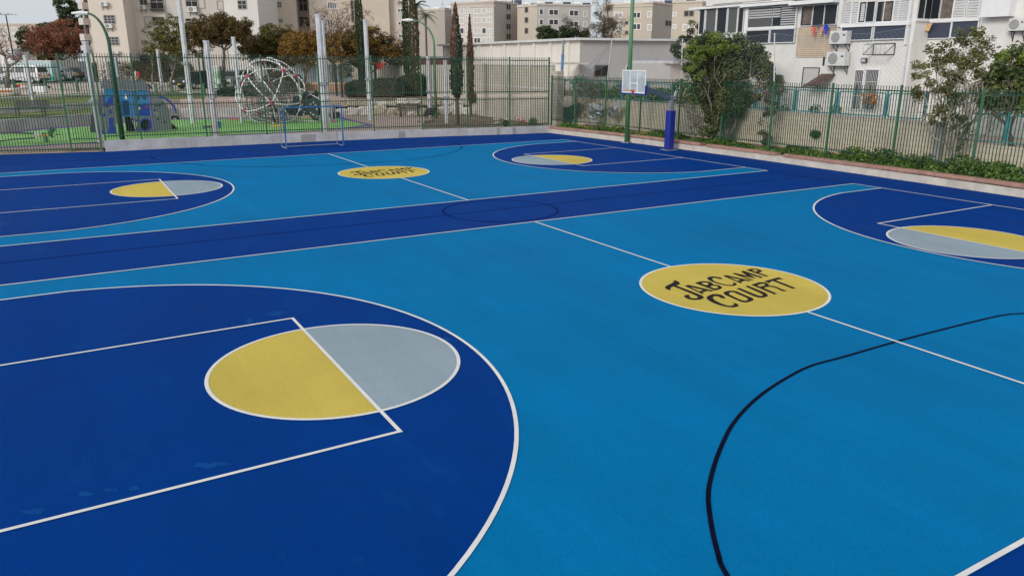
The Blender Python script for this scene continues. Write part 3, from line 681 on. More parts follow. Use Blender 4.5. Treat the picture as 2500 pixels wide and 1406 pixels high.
disc(573, 292.3, 16, 1.7, m_orange, 'play_surface_spot'); disc(680, 307.5, 20, 2.6, m_ochre, 'play_surface_spot'); disc(660, 299.5, 30, 2.0, m_ochre, 'play_surface_spot'); disc(750, 288.6, 16, 1.3, m_ochre, 'play_surface_spot'); disc(808, 298, 14, 2, m_orange, 'play_surface_spot')
soilp = [(1030, 305), (1048, 292), (1052, 280), (1040, 277), (1120, 276), (1250, 276), (1330, 282), (1345, 303), (1335, 307), (1240, 312), (1130, 316), (1035, 318)]
struct('park_soil_patch', MB().flat(pp(soilp), PZ+.006), m_soil)
Z_ = []
zone('park_lawn', lambda u: u <= 330, [.3, 2.5, lambda u: D2(u)-.02, lambda u: D2(u)+.3], m_grass)
zone('park_path', lambda u: 330 <= u <= 850, [.3, 2.5, lambda u: D2(u)-.02, lambda u: D2(u)+.3], m_paver)
zone('park_soil', lambda u: 850 <= u, [.3, lambda u: D2(u)-.02, lambda u: D2(u)+.2], m_soil)
zone('park_lawn', lambda u: u <= 500, [lambda u: D2(u)+.3, 9, 12, 16.5], m_grass)
zone('park_path', lambda u: 500 <= u <= 850, [lambda u: D2(u)+.3, 9, 12, 16.5], m_paver)
zone('park_soil', lambda u: 850 <= u, [lambda u: D2(u)+.2, 5, 9, 12, 16.5], m_soil)
zone('park_footpath', lambda u: True, [16.5, 18, 24, 32], m_sand)
zone('road', lambda u: True, [32, 40, 50, 400, 2000], m_asph)
# terrace walls
def terr(name, us, d0, z0, z1, th, mat, label, cat='wall'):
    pts = []
    for u in us:
        dd = d0(u) if callable(d0) else d0; p = ground_at(u, S1(u)+dd, z0); pts.append((p.x, p.y))
    r, _ = wall_run(name, pts, z0-.3, z1, th, mat, label, cat)
    return r
terr('concrete_terrace_wall', [-400, -250, -150, 0, 110, 213, 330, 440, 570, 700, 770, 815], 0, PZ, .83, .3, m_conc3, 'long low concrete terrace wall behind the green play surface')
terr('concrete_terrace_wall', [-400, -250, -150, 0, 110, 213, 300], lambda u: D2(u), .85, 1.27, .3, m_conc3, 'short upper concrete terrace wall between two lawns, with the dark bench before it')
terr('stone_kerb', [-400, -250, -150, 0, 110, 213, 330, 440, 520], 13.8, 1.36, 1.52, .9, m_conc3, 'flat grey kerb strip crossing the far lawn')
# boulders
m_rock = M('white_limestone', (.62, .58, .52), .9, .2, 1.5, bump=.6, dirt=.6, dirtcol=(.30, .25, .2)); m_rockd = M('ochre_limestone', (.46, .39, .30), .9, .25, 1.5, bump=.6, dirt=.6, dirtcol=(.22, .18, .14))
def rock(u, s, z, w, h, d, mat, label, grp, seed):
    random.seed(seed); c = ground_at(u, s, z); mb = MB(); mb.ball((0, 0, 0), 1, 12, 8, .15)
    me = []
    for p in mb.v:
        x, y, q = p; f = lambda t: math.copysign(abs(t)**.75, t)
        me.append((f(x)*w/2, f(y)*d/2, f(q)*h/2+h*.45))
    mb.v = me; o = mb.build('boulder', mat); o.location = c; o.rotation_euler = (0, 0, -YAW+random.uniform(-.15, .15)); tag(o, label, 'boulder', grp)
RS = [(835, 26, 1), (862, 30, 1), (893, 44, 1), (928, 30, 0), (955, 24, 0), (979, 26, 0), (1004, 30, 1), (1033, 26, 0), (1060, 28, 0), (1087, 30, 1), (1116, 30, 1), (1148, 34, 1), (1173, 22, 0), (1196, 30, 1), (1224, 30, 0), (1246, 22, 1)]
for i, (u, w, l) in enumerate(RS): rock(u, S1(u)-.1, PZ-.08, w*mpp(62)*1.2, .66+((i*37) % 7)*.035, .9, m_rock if l else m_rockd, 'weathered %s block in the lower row of the stone terrace' % ('white' if l else 'ochre'), 'boulders in the lower terrace row', i+3)
U2 = [(800, 22, 0), (826, 32, 0), (858, 30, 0), (884, 26, 0), (907, 24, 1), (931, 28, 1), (957, 26, 0), (981, 28, 1), (1009, 32, 1), (1040, 30, 0), (1068, 26, 0), (1094, 28, 1), (1122, 28, 1), (1146, 22, 0), (1168, 22, 1)]
for i, (u, w, l) in enumerate(U2): rock(u, S1(u)+1.3, .76, w*mpp(63.5)*1.2, .44+((i*29) % 6)*.035, .8, m_rock if l else m_rockd, 'weathered %s block in the upper row of the stone terrace' % ('white' if l else 'ochre'), 'boulders in the upper terrace row', i+43)
# ------------------------------------------------------------------ foliage helpers
def leaves_in(mb, c, r, n, size, asp=.5):
    for _ in range(n):
        while 1:
            x, y, z = random.uniform(-1, 1), random.uniform(-1, 1), random.uniform(-1, 1)
            if x*x+y*y+z*z <= 1: break
        mb.leaf((c[0]+x*r, c[1]+y*r, c[2]+z*r*.8), size, asp)
def limb(mb, a, b, r0, r1, wig=.08, n=5):
    a = V(a); b = V(b); L = (b-a).length; pts = []
    for i in range(n+1):
        t = i/n; j = V((random.gauss(0, 1), random.gauss(0, 1), random.gauss(0, .6)))*L*wig*sin(pi*t)
        pts.append(a+(b-a)*t+j+V((0, 0, .06*L*sin(pi*t))))
    mb.tube(pts, [r0+(r1-r0)*i/n for i in range(n+1)], 6 if r0 > .03 else 4, False); return pts
def tree(name, label, base, blobs, s, leafm, leaf=.14, dens=1., bark=m_bark, tr=.13, fork=.55, cat='tree', group=None, clump=.42, bare=0, twig=None, seed=1, depth=.85, leafm2=None, asp=.5, trunks=1, stretch=1.):
    """blobs: (u, v, ru, rv) outline lobes in the photograph, turned into metre-sized ellipsoids round the tree's own axis"""
    random.seed(seed); root = empty(name, base, label, cat, group); base = V(base); leaf *= 1.35
    m = mpp(s); E = []
    for (u, v, ru, rv) in blobs:
        k_ = 1.36 if cat == 'tree' and s < 100 and not bare > .9 else 1.; c = at(u, v, s); E.append((c, ru*m*k_, rv*m*k_))
    cz = sum(e[0].z for e in E)/len(E); cx = sum(e[0].x for e in E)/len(E); cy = sum(e[0].y for e in E)/len(E)
    top = V((base.x+(cx-base.x)*.5, base.y+(cy-base.y)*.5, base.z+(min(e[0].z-e[2]*.5 for e in E)-base.z)*fork+.2))
    tb = MB()
    for k in range(trunks):
        o = V((random.uniform(-.2, .2), random.uniform(-.2, .2), 0))*(trunks > 1)*1.5
        limb(tb, base+o-V((0, 0, .15)), top+o, tr*1.25, tr*.8, .03, 6)
    lf = MB(); tw = MB(); lf2 = MB(); clumps = []
    for c, rx, rz in E:
        vol = rx*rx*rz; n = max(5, int(vol/(clump**3)*.75*max(dens,.15)**.5))
        n = min(n, 170)
        for _ in range(n):
            while 1:
                x, y, z = random.uniform(-1, 1), random.uniform(-1, 1), random.uniform(-1, 1); q = x*x+y*y+z*z
                if .15 < q <= 1 and random.random() < .35+.65*q: break
            clumps.append(c+RGT*(x*rx*.92)+FH*(y*rx*depth)+V((0, 0, z*rz*.92)))
    br = []
    for c, rx, rz in E:
        p = limb(tb, top, c-V((0, 0, rz*.15)), tr*.65, tr*.2, .08); br.append(p)
    for i, c in enumerate(clumps):
        if i % (3 if bare or tr > .1 else 6) == 0 or bare > .8:
            e = min(br, key=lambda p: (p[-1]-c).length); a = e[random.choice([2, 3, 4])]
            pts = limb(tw, a, c, tr*.16+.006, .006, .12, 4)
            if bare:
                for _ in range(int(5*bare)):
                    k = random.choice(pts[1:]); d = V((random.gauss(0, 1), random.gauss(0, 1), random.gauss(.5, .8))).normalized()*random.uniform(.25, .7)*stretch; limb(tw, k, k+d, .011 if s < 60 else .02, .004 if s < 60 else .01, .1, 3)
        if dens > 0:
            n = int((105 if cat == 'tree' else 75)*dens*random.uniform(.5, 1.3)); tgt = lf2 if (leafm2 and random.random() < .5) else lf
            leaves_in(tgt, c, clump*random.uniform(.7, 1.25), n, leaf, asp)
    tb.build('trunk', bark, root, smooth=True)
    if tw.v: tw.build('branches', twig or bark, root)
    if lf.v: lf.build('crown', leafm, root)
    if lf2.v: o = lf2.build('crown', leafm2, root); o['label'] = 'differently tinted leaf clumps'
    return root
def cypress(u, v0, v1, wpx, s, base, mat, label, seed=3, dens=1., mat2=None, split=.5, flare=None, name='cypress_tree'):
    random.seed(seed); root = empty(name, base, label, 'cypress tree', None); m = mpp(s); base = V(base)
    zt = zs(v0, s); zb = zs(v1, s); r = wpx*m/2; lf = MB(); lf2 = MB(); H = zt-zb
    n = int(H/.16)
    for i in range(n):
        t = (i+.5)/n; z = zb+H*t; prof = min(1, (t/.12)**.6)*min(1, ((1-t)/.42)**.7)
        rr = r*prof*random.uniform(.85, 1.12); k = int(70*dens*(.3+rr/r))
        for _ in range(k):
            a = random.uniform(0, 2*pi); q = rr*sqrt(random.uniform(.35, 1)); p = (base.x+q*cos(a), base.y+q*sin(a), z+random.uniform(-.12, .12))
            tg = lf2 if (mat2 and (t > split and (cos(a+YAW) < .3 or t > .85))) else lf
            d = V((cos(a)*.25, sin(a)*.25, 1)).normalized(); w = d.cross(V((random.gauss(0, 1), random.gauss(0, 1), 0))).normalized(); L = .17*random.uniform(.6, 1.3); p = V(p)
            tg.add([p-d*L*.5, p+w*L*.22, p+d*L*.5, p-w*L*.22], [(0, 1, 2, 3)])
    tb = MB(); tb.tube([base-V((0, 0, .1)), V((base.x, base.y, zb+H*.9))], [.14, .03], 7); tb.build('trunk', m_bark, root)
    lf.build('crown', mat, root)
    if lf2.v: o = lf2.build('crown', mat2, root); o['label'] = 'dried brown foliage on the upper left side'
    return root
def hedge(name, label, us, s, z0, v0s, dep, mat, n, leaf=.09, cat='hedge', round_=True, seed=5):
    """clipped hedge as a leafy mass over a line of points"""
    random.seed(seed); P = [(ground_at(u, s if not callable(s) else s(u), z0), zs(v, s if not callable(s) else s(u))) for u, v in zip(us, v0s)]
    root = empty(name, P[0][0], label, cat); mb = MB()
    for _ in range(n):
        t = random.uniform(0, len(P)-1.001); i = int(t); f = t-i; c = P[i][0]+(P[i+1][0]-P[i][0])*f; zt = P[i][1]+(P[i+1][1]-P[i][1])*f; h = zt-z0
        a = random.uniform(0, pi); q = random.uniform(.86, 1.03); y = -cos(a)*dep/2*q
        z = z0+h*(sin(a)**.45)*q if a < pi*.99 else z0
        if random.random() < .3: z = z0+h*random.random(); y = -dep/2*.95
        mb.leaf(c+FH*(y+dep/2)+V((0, 0, z-z0)), leaf, .7)
    mb.build('foliage', mat, root)
    core = MB(); k = []
    for c, zt in P: k += [c+FH*.15*dep+V((0, 0, .1)), c+FH*.15*dep+V((0, 0, (zt-z0)*.86)), c+FH*dep*.85+V((0, 0, (zt-z0)*.86)), c+FH*dep*.85+V((0, 0, .1))]
    F = []
    for i in range(len(P)-1):
        for j in range(4): F.append((4*i+j, 4*i+4+j, 4*i+4+(j+1) % 4, 4*i+(j+1) % 4))
    F += [(0, 1, 2, 3), (4*len(P)-1, 4*len(P)-2, 4*len(P)-3, 4*len(P)-4)]
    core.add(k, F); core.build('branches', m_bark, root)
    return root
# ------------------------------------------------------------------ steel posts standing in the park
def steel_post(u, vb, vt, w, label, z=PZ, s=None, col=m_galv):
    if s is None: p = gp(u, vb, z); s = SD(p)
    else: z = gz(u, s); p = ground_at(u, s, z)
    zt = zs(vt, s); r = w*mpp(s)/2
    root = empty('steel_post', p, label, 'post', 'pale square-edged steel posts in the park'); mb = MB(); mb.tube([(p.x, p.y, z-.1), (p.x, p.y, zt)], r, 8, True); mb.build('shaft', col, root)
    m2 = MB(); m2.tube([(p.x, p.y, zt-.09), (p.x, p.y, zt+.01)], r*1.16, 8); m2.build('cap', m_galv, root)
    mid = z+(zt-z)*.42; m3 = MB(); m3.box((p.x, p.y, mid), (r*2.7, r*2.7, .18), rz=-YAW); m3.build('joint_plate', m_galvd, root); return root
steel_post(245, 350, 102, 13, 'thick pale steel post just behind the left end of the concrete wall')
steel_post(88, 293, 136, 9, 'pale steel post in front of the white van, on the lower lawn edge', z=.15, s=None)
steel_post(472, 303, -60, 11, 'tallest pale steel post, running out of the top, left of the net sphere')
steel_post(528, 333, 100, 12, 'pale steel post close behind the fence, beside the blue spring rider')
steel_post(590, 300, 91, 8.5, 'pale steel post standing behind the left edge of the net sphere')
steel_post(796, 322, 36, 14, 'thickest pale steel post, right of the goal, rising above the orange tree')
steel_post(803, 300, 51, 9, 'slim pale steel post hidden behind the thickest one')
steel_post(904, 294, 49, 10, 'tall pale steel post on the pink paving, right of the dark hedge end')
steel_post(1049, 284, 138, 9, 'short pale steel post between the two park benches')
steel_post(1091, 302, 147, 9, 'short pale steel post just left of the green cypress')
steel_post(292, 226, 142, 9, 'pale bluish post rising behind the blue climbing house', s=75, col=M('blue_grey_steel', (.30, .38, .42), .5, .1, 2))
steel_post(398, 232, 121, 6, 'thin pale post right of the blue climbing house', s=70)
steel_post(268, 226, 138, 5, 'thin worn post left of the bluish post', s=76)
# ------------------------------------------------------------------ lamps
def lamp(u, vb, z, htop, armdir, reach, label, s=None, r=.07, mat=m_lamp, bend=1.3, base=None):
    p = gp(u, vb, z) if s is None else G(u, s); root = empty('street_lamp', p, label, 'street lamp')
    a = armdir; pts = [V((p.x, p.y, p.z-.1)), V((p.x, p.y, htop-bend))]; rr = [r*1.25, r*.85]
    for i in range(1, 9):
        t = i/8*pi/2; pts.append(V((p.x, p.y, htop-bend))+a*reach*(1-cos(t))+V((0, 0, bend*sin(t)))); rr.append(r*.85-r*.35*i/8)
    MB().tube(pts, rr, 10).build('pole', mat, root, smooth=True)
    e = pts[-1]; hm = MB(); hm.tube([e-a*.1, e+a*.25, e+a*.75], [.07, .12, .05], 8); ob = hm.build('lamp_head', m_bwhite, root)
    return root
lamp(300, 343, PZ, zs(33, SD(gp(300, 343, PZ))), -RGT, .95, 'dark green lamp post leaning in front of the blue climbing house', r=.10, bend=1.6)
lamp(1065, 290, PZ, zs(50, SD(gp(1065, 290, PZ))), -RGT, 1.55, 'green park lamp with a long curved arm, beside the two tall cypresses', r=.085, mat=m_pole, bend=1.7)
lamp(503, 0, 0, zs(44, 82), RGT, .35, 'dark lamp with a short hooked head among the trees left of the net sphere', s=82, r=.06, bend=.5)
p = G(42, 92); zt = zs(37, 92); sl = empty('solar_lamp', p, 'tall thin lamp mast with three flat heads near the left tree', 'street lamp')
MB().tube([p, V((p.x, p.y, zt))], [.09, .06], 8).build('mast', m_black, sl)
mb = MB(); c = V((p.x, p.y, zt)); mb.bar(c-RGT*.85, c+RGT*.85, .05); mb.build('arm', m_black, sl)
for k in (-.85, 0, .85):
    mb = MB(); q = c+RGT*k+V((0, 0, .12 if k == 0 else .08)); mb.box(q, (.62, .35, .07), rz=-YAW, ry=.25*(-1 if k < 0 else 1)*(k != 0)); mb.build('lamp_head', m_galv, sl)
# ------------------------------------------------------------------ arched park fence
af = None
us = [-40+i*38.5 for i in range(21)]; s0 = 69.5
P0 = [G(u, s0) for u in us]
af = empty('arched_park_fence', P0[0], 'low green park fence with arched tops along the sandy path', 'fence')
for i, p in enumerate(P0):
    MB().box(p+V((0, 0, .5)), (.16, .16, 1.05), rz=-YAW).build('post', m_fencep, af)
for i in range(len(P0)-1):
    a, b = P0[i], P0[i+1]; mb = MB(); pts = [a+(b-a)*t+V((0, 0, .75+.42*sin(pi*t))) for t in [j/10 for j in range(11)]]
    mb.tube(pts, .022, 5, False); mb.bar(a+V((0, 0, .18)), b+V((0, 0, .18)), .04)
    if i % 2: mb.tube([a+(b-a)*t+V((0, 0, .38+.40*sin(pi*t))) for t in [j/10 for j in range(11)]], .018, 5, False)
    for j in range(1, 10): q = a+(b-a)*(j/10); mb.bar(q+V((0, 0, .18)), q+V((0, 0, .75+.42*sin(pi*j/10))), .016)
    mb.build('arched_panel', m_fence, af)
# ------------------------------------------------------------------ benches
def bench(p, rz, label, L=1.8, mat=m_wood):
    root = empty('park_bench', p, label, 'bench', None, rz)
    se = MB()
    for i in range(4): se.box((0, -.2+i*.13, .45), (L, .10, .035))
    se.build('seat', mat, root, local=True)
    bk_ = MB()
    for i in range(4): bk_.box((0, .28+i*.035, .56+i*.12), (L, .03, .10), rx=-.25)
    bk_.build('backrest', mat, root, local=True)
    for x in (-L*.38, L*.38):
        lg = MB(); lg.tube([(x, -.28, 0), (x, -.2, .25), (x, -.22, .43)], .03, 6); lg.tube([(x, .26, 0), (x, .2, .25), (x, .26, .45), (x, .40, .98)], .03, 6); lg.bar((x, -.22, .42), (x, .26, .42), .04)
        lg.build('leg', m_black, root, local=True)
    return root
bench(gp(1001, 286, PZ), -YAW+.35, 'slatted park bench in front of the stone terrace, facing the court')
bench(gp(1041, 298, PZ), -YAW+pi/2+pi-.35, 'dark park bench seen end-on beside the short steel post', L=1.6, mat=m_black)
p = G(76, S1(76)+2.2); bench(p, -YAW+.12, 'long black bench on the lawn before the upper terrace wall', L=2.1, mat=m_black)
# ------------------------------------------------------------------ vehicles
def car(kind, loc, rz, paint, label, plate=None):
    """nose towards +x"""
    root = empty('parked_car' if kind != 'van' else 'parked_van', loc, label, 'van' if kind == 'van' else 'car', None, rz)
    if kind == 'van': Ln, W, H = 4.3, 1.78, 1.80; low = [(2.15, .35), (2.15, .75), (1.95, .92), (1.35, 1.05), (-2.1, 1.05), (-2.15, .9), (-2.15, .35)]; gh = [(1.32, 1.03), (.70, 1.62), (.35, 1.78), (-1.75, 1.80), (-2.0, 1.65), (-2.08, 1.03)]
    elif kind == 'suv': Ln, W, H = 4.5, 1.85, 1.70; low = [(2.25, .38), (2.25, .80), (2.1, .95), (1.25, 1.05), (-2.1, 1.05), (-2.2, .9), (-2.2, .38)]; gh = [(1.2, 1.03), (.45, 1.58), (.1, 1.68), (-1.5, 1.68), (-1.9, 1.50), (-2.15, 1.03)]
    else: Ln, W, H = 4.5, 1.75, 1.45; low = [(2.25, .30), (2.25, .62), (2.05, .78), (1.1, .90), (-1.55, .92), (-2.2, .90), (-2.25, .7), (-2.25, .30)]; gh = [(1.05, .88), (.35, 1.36), (.0, 1.44), (-.9, 1.43), (-1.25, 1.34), (-1.85, .90)]
    b = MB(); P = [(x, -W/2, z) for x, z in low]; b.prism(P, (0, W, 0)); o = b.build('body', paint, root, local=True); bv = o.modifiers.new('b', 'BEVEL'); bv.width = .07; bv.segments = 3; bv.limit_method = 'ANGLE'
    g = MB(); n = len(gh); k = .80; P = []
    zb = gh[0][1]; zt = max(z for _, z in gh)
    for sg in (-1, 1):
        for x, z in gh: P.append((x, sg*W/2*(1-.14*(z-zb)/(zt-zb))-sg*.02, z))
    tri = tessellate_polygon([[V((x, 0, z)) for x, z in gh]])
    g.add(P, [tuple(t) for t in tri]+[tuple(n+i for i in reversed(t)) for t in tri]+[(i, (i+1) % n, n+(i+1) % n, n+i) for i in range(n)])
    o = g.build('roof', paint, root, local=True); bv = o.modifiers.new('b', 'BEVEL'); bv.width = .04; bv.segments = 2; bv.limit_method = 'ANGLE'
    def side(x0, x1, sg, nm='window'):
        def lim(x):
            zz = zb
            for (xa, za), (xb, zb2) in zip(gh, gh[1:]):
                if min(xa, xb) <= x <= max(xa, xb) and abs(xa-xb) > .01: zz = max(zz, za+(zb2-za)*(x-xa)/(xb-xa))
            return zz
        z0 = zb+.05; z1a = lim(x0)-.12; z1b = lim(x1)-.12
        y = lambda z: sg*(W/2*(1-.14*(z-zb)/(zt-zb))-.02+.008)
        Q = [(x0, y(z0), z0), (x1, y(z0), z0), (x1, y(z1b), max(z1b, z0+.05)), (x0, y(z1a), max(z1a, z0+.05))]
        m_ = MB(); m_.prism(Q, (0, -sg*.02, 0)); m_.build(nm, m_glass, root, local=True)
    if kind == 'van': sp_ = [(.35, 1.0), (-.65, .28), (-1.85, -.75)]
    elif kind == 'suv': sp_ = [(.1, .85), (-.85, .03), (-1.85, -.92)]
    else: sp_ = [(.0, .8), (-.85, -.06), (-1.5, -.92)]
    for sg in (-1, 1):
        for x0, x1 in sp_: side(x0, x1, sg)
    for (xa, za), (xb, zc) in ((gh[0], gh[1]), (gh[-1], gh[-2])):
        f0, f1 = .12, .92; q = []
        for f in (f0, f1):
            x = xa+(xb-xa)*f; z = za+(zc-za)*f; w = W/2*(1-.14*(z-zb)/(zt-zb))-.12; q.append((x, z, w))
        sx = 1 if xa > 0 else -1; o = .012
        Q = [(q[0][0]+sx*o, -q[0][2], q[0][1]+o), (q[0][0]+sx*o, q[0][2], q[0][1]+o), (q[1][0]+sx*o, q[1][2], q[1][1]+o), (q[1][0]+sx*o, -q[1][2], q[1][1]+o)]
        m_ = MB(); m_.prism(Q, (-sx*.02, 0, -.01)); m_.build('windscreen', m_glass, root, local=True)
    for x in (Ln*.30, -Ln*.30):
        for sg in (-1, 1):
            w = MB(); w.tube([(x, sg*(W/2-.2), .32), (x, sg*(W/2+.01), .32)], .33, 18); wo = w.build('wheel', m_rubber, root, local=True)
            r_ = MB(); r_.tube([(x, sg*(W/2-.1), .32), (x, sg*(W/2+.022), .32)], .19, 10); r_.build('rim', m_galv, wo, local=True)
            a = MB(); pts = [(x+.40*cos(t), sg*(W/2+.004), .34+.40*sin(t)) for t in [pi*i/10 for i in range(11)]]; a.tube(pts, .03, 5); a.build('wheel_arch', m_black, root, local=True)
    for sg in (-1, 1):
        m_ = MB(); m_.box((Ln/2-.03, sg*W*.38, .72 if kind != 'sedan' else .62), (.09, .3, .15)); m_.build('headlight', m_bwhite, root, local=True)
        m_ = MB(); m_.box((-Ln/2+.03, sg*W*.40, .80), (.09, .24, .22)); m_.build('tail_light', m_red if kind != 'van' else m_red, root, local=True)
    m_ = MB(); m_.box((Ln/2, 0, .44), (.06, W*.9, .2)); m_.box((-Ln/2, 0, .42), (.06, W*.9, .2)); m_.box((Ln/2+.0, 0, .66), (.05, W*.45, .12)); m_.build('bumper', m_black, root, local=True)
    m_ = MB(); m_.box((-Ln/2-.035, 0, .70), (.02, .5, .11)); m_.box((Ln/2+.035, 0, .46), (.02, .5, .11)); m_.build('number_plate', m_flower, root, local=True)
    m_ = MB()
    for sg in (-1, 1): m_.box((gh[0][0]-.25, sg*(W/2+.09), zb+.06), (.1, .16, .12))
    m_.build('mirrors', paint, root, local=True)
    return root
P_white = M('white_car_paint', (.62, .62, .63), .3, .03, 2, spec=.6); P_grey = M('grey_green_car_paint', (.10, .115, .115), .3, .05, 2, spec=.6); P_dark = M('black_car_paint', (.02, .021, .024), .3, .1, 2, spec=.6); P_silver = M('silver_car_paint', (.34, .36, .37), .3, .05, 2, metal=.3, spec=.6)
car('van', G(62, 81), pi-YAW-.06, P_white, 'small white van parked side-on in front of the teal kiosk')
car('sedan', G(170, 90), pi/2-YAW+.85, P_grey, 'dark grey sedan parked right of the white van, showing its boot')
car('sedan', G(136, 88), pi-YAW, P_white, 'white car half hidden between the teal kiosk and the grey sedan')
car('suv', G(486, 78), -YAW-pi/2-.5, P_dark, 'black car with a pale bonnet edge parked left of the green box')
car('suv', G(577, 80), -YAW-pi/2-.25, P_silver, 'silver and black off-road car parked nose-first left of the net sphere')
# ------------------------------------------------------------------ teal kiosk with painted flowers
m_teal = M('pale_teal_panel', (.45, .62, .62), .6, .06, 1); m_tealg = M('painted_green_leaves', (.02, .33, .24), .6, .1, 3); m_fred = M('painted_red_flower', (.55, .03, .07), .6, .1, 3)
def kiosk(u0, u1, s, vt, dep, name, label, cat, wallm=m_teal):
    a = G(u0, s); b = G(u1, s); F = Facade((a.x, a.y), (b.x, b.y)); z0 = min(a.z, b.z)-.05; zt = zs(vt, s)
    root = empty(name, a, label, cat); mb = MB(); F.box(mb, 0, F.L, z0+.15, zt-.08, -dep, 0); mb.build('body', wallm, root)
    mb = MB(); F.box(mb, -.06, F.L+.06, zt-.08, zt+.04, -dep-.06, .06); mb.build('roof', m_bwhite, root)
    return root, F, z0, zt
ko, F, z0, zt = kiosk(29, 131, 85.5, 149.5, 2.3, 'street_kiosk', 'pale teal kiosk painted with red flowers behind the white van', 'kiosk')
mb = MB(); F.box(mb, F.L*.07, F.L*.27, z0+.7, zt-.4, -.4, .02); mb.build('open_hatch', m_black, ko)
def paint(F, root, name, pts, mat, o=.012):
    mb = MB(); mb.prism([F.P(t, z, .003) for t, z in pts], F.n*o); mb.build(name, mat, root)
def blob(F, root, name, t, z, r, mat, k=9, j=.3, sd=1, sz=1.):
    random.seed(sd); paint(F, root, name, [(t+r*(1+random.uniform(-j, j))*cos(a), z+r*sz*(1+random.uniform(-j, j))*sin(a)) for a in [2*pi*i/k for i in range(k)]], mat)
L5 = F.L
blob(F, ko, 'painted_flower', L5*.83, zt-1.05, .24, m_fred, 9, .35, 2); blob(F, ko, 'painted_flower', L5*.03+.1, z0+1.3, .2, m_tealg, 7, .3, 3, 1.5)
paint(F, ko, 'painted_leaves', [(L5*.80, z0+.2), (L5-.02, z0+.2), (L5-.03, z0+.55), (L5*.97, z0+.85), (L5*.93, z0+.95), (L5*.92, z0+.62), (L5*.87, z0+.5), (L5*.86, z0+1.15), (L5*.84, z0+.6), (L5*.80, z0+.55)], m_tealg)
# green recycling box, far mural container
ko, F, z0, zt = kiosk(516, 538, 77, 163, 1.0, 'recycling_box', 'white and green printed collection box on short legs between two parked cars', 'collection box', M('white_green_print', (.14, .42, .20), .6, .3, 1.2, col2=(.62, .68, .64), lo=.4, hi=.6))
mb = MB(); F.box(mb, .1, .2, z0-.05, z0+.16, -.9, -.1); F.box(mb, F.L-.2, F.L-.1, z0-.05, z0+.16, -.9, -.1); mb.build('leg', m_black, ko)
ko, F, z0, zt = kiosk(727, 850, 84, 159, 2.4, 'painted_container', 'pale blue container painted with grass and a red butterfly behind the net sphere', 'container', M('sky_blue_panel', (.48, .63, .68), .6, .06, 1))
mb = MB(); F.box(mb, F.L*.16, F.L*.38, z0+.2, zt-.25, -.02, .02); mb.build('grey_door', m_galvd, ko)
for i, (a, b) in enumerate(((0, .16), (.40, .60), (.62, 1.))):
    n = 9; pts = [(F.L*a+.02, z0+.17), (F.L*b-.02, z0+.17)]; random.seed(i)
    for j in range(n+1): pts.append((F.L*b-.02-(F.L*(b-a)-.04)*j/n, z0+.30+random.uniform(.05, .5)*(j % 2)))
    paint(F, ko, 'painted_grass', pts, m_tealg)
for t, z, r in ((.86, 1.25, .2), (.89, 1.35, .22), (.87, 1.05, .13)): blob(F, ko, 'painted_butterfly', F.L*t, z0+z, r, m_fred, 8, .3, int(t*99))
paint(F, ko, 'painted_arc', [(F.L*.80+.9*cos(a), z0+1.1+.9*sin(a)) for a in [pi*i/8 for i in range(9)]]+[(F.L*.80+.7*cos(a), z0+1.1+.7*sin(a)) for a in [pi-pi*i/8 for i in range(9)]], m_bwhite)
m_obr = M('orange_brick_planter', (.38, .22, .14), .85, .2, 5, bump=.4)
a = G(742, 76); b = G(842, 76); F = Facade((a.x, a.y), (b.x, b.y)); r_ = empty('brick_planter', a, 'low orange brick planter wall with a pale coping behind the net sphere', 'planter'); mb = MB(); F.box(mb, 0, F.L, a.z-.3, a.z+.55, -1.2, 0); mb.build('wall_body', m_obr, r_)
mb = MB(); F.box(mb, -.05, F.L+.05, a.z+.55, a.z+.75, -1.25, .05); mb.build('coping', M('sandstone_coping', (.52, .38, .26), .85, .15, 2), r_)
# pergola
pg = empty('pergola', G(836, 68), 'dark timber pergola with red cloth swags in front of the cream wall', 'pergola')
zt = zs(157, 74); PS = [(823, 69, 172), (836, 67, 158), (918, 74, 158), (974, 77, 158), (884, 73, 158)]
for u, s, v in PS:
    q = G(u, s); MB().box((q.x, q.y, (q.z+zt)/2), (.17, .17, zt-q.z), rz=-YAW).build('post', m_black, pg)
mb = MB(); a = at(836, 158, 74); b = at(992, 158, 77); a.z = b.z = zt; mb.bar(a, b, .15, .22); c = at(850, 158, 80); e = at(1000, 158, 83); c.z = e.z = zt; mb.bar(c, e, .12, .2)
for k in range(9): mb.bar(a+(b-a)*(k/8)-FH*.3, c+(e-c)*(k/8)+FH*.2, .08, .12)
mb.build('beam', m_black, pg)
for (u, v, w) in ((925, 162, 24), (912, 152, 16), (938, 151, 18)):
    mb = MB(); n = 8; P = []
    for i in range(n+1):
        t = i/n; q = at(u-w/2+w*t, 157, 74.3); P += [V((q.x, q.y, zt+.05)), V((q.x, q.y, zt-.15-.35*sin(pi*t)*(1 if v > 157 else -1)))]
    mb.add(P, [(2*i, 2*i+1, 2*i+3, 2*i+2) for i in range(n)]); o = mb.build('cloth_swag', m_red if v > 157 else m_pink, pg); md = o.modifiers.new('s', 'SOLIDIFY'); md.thickness = .03
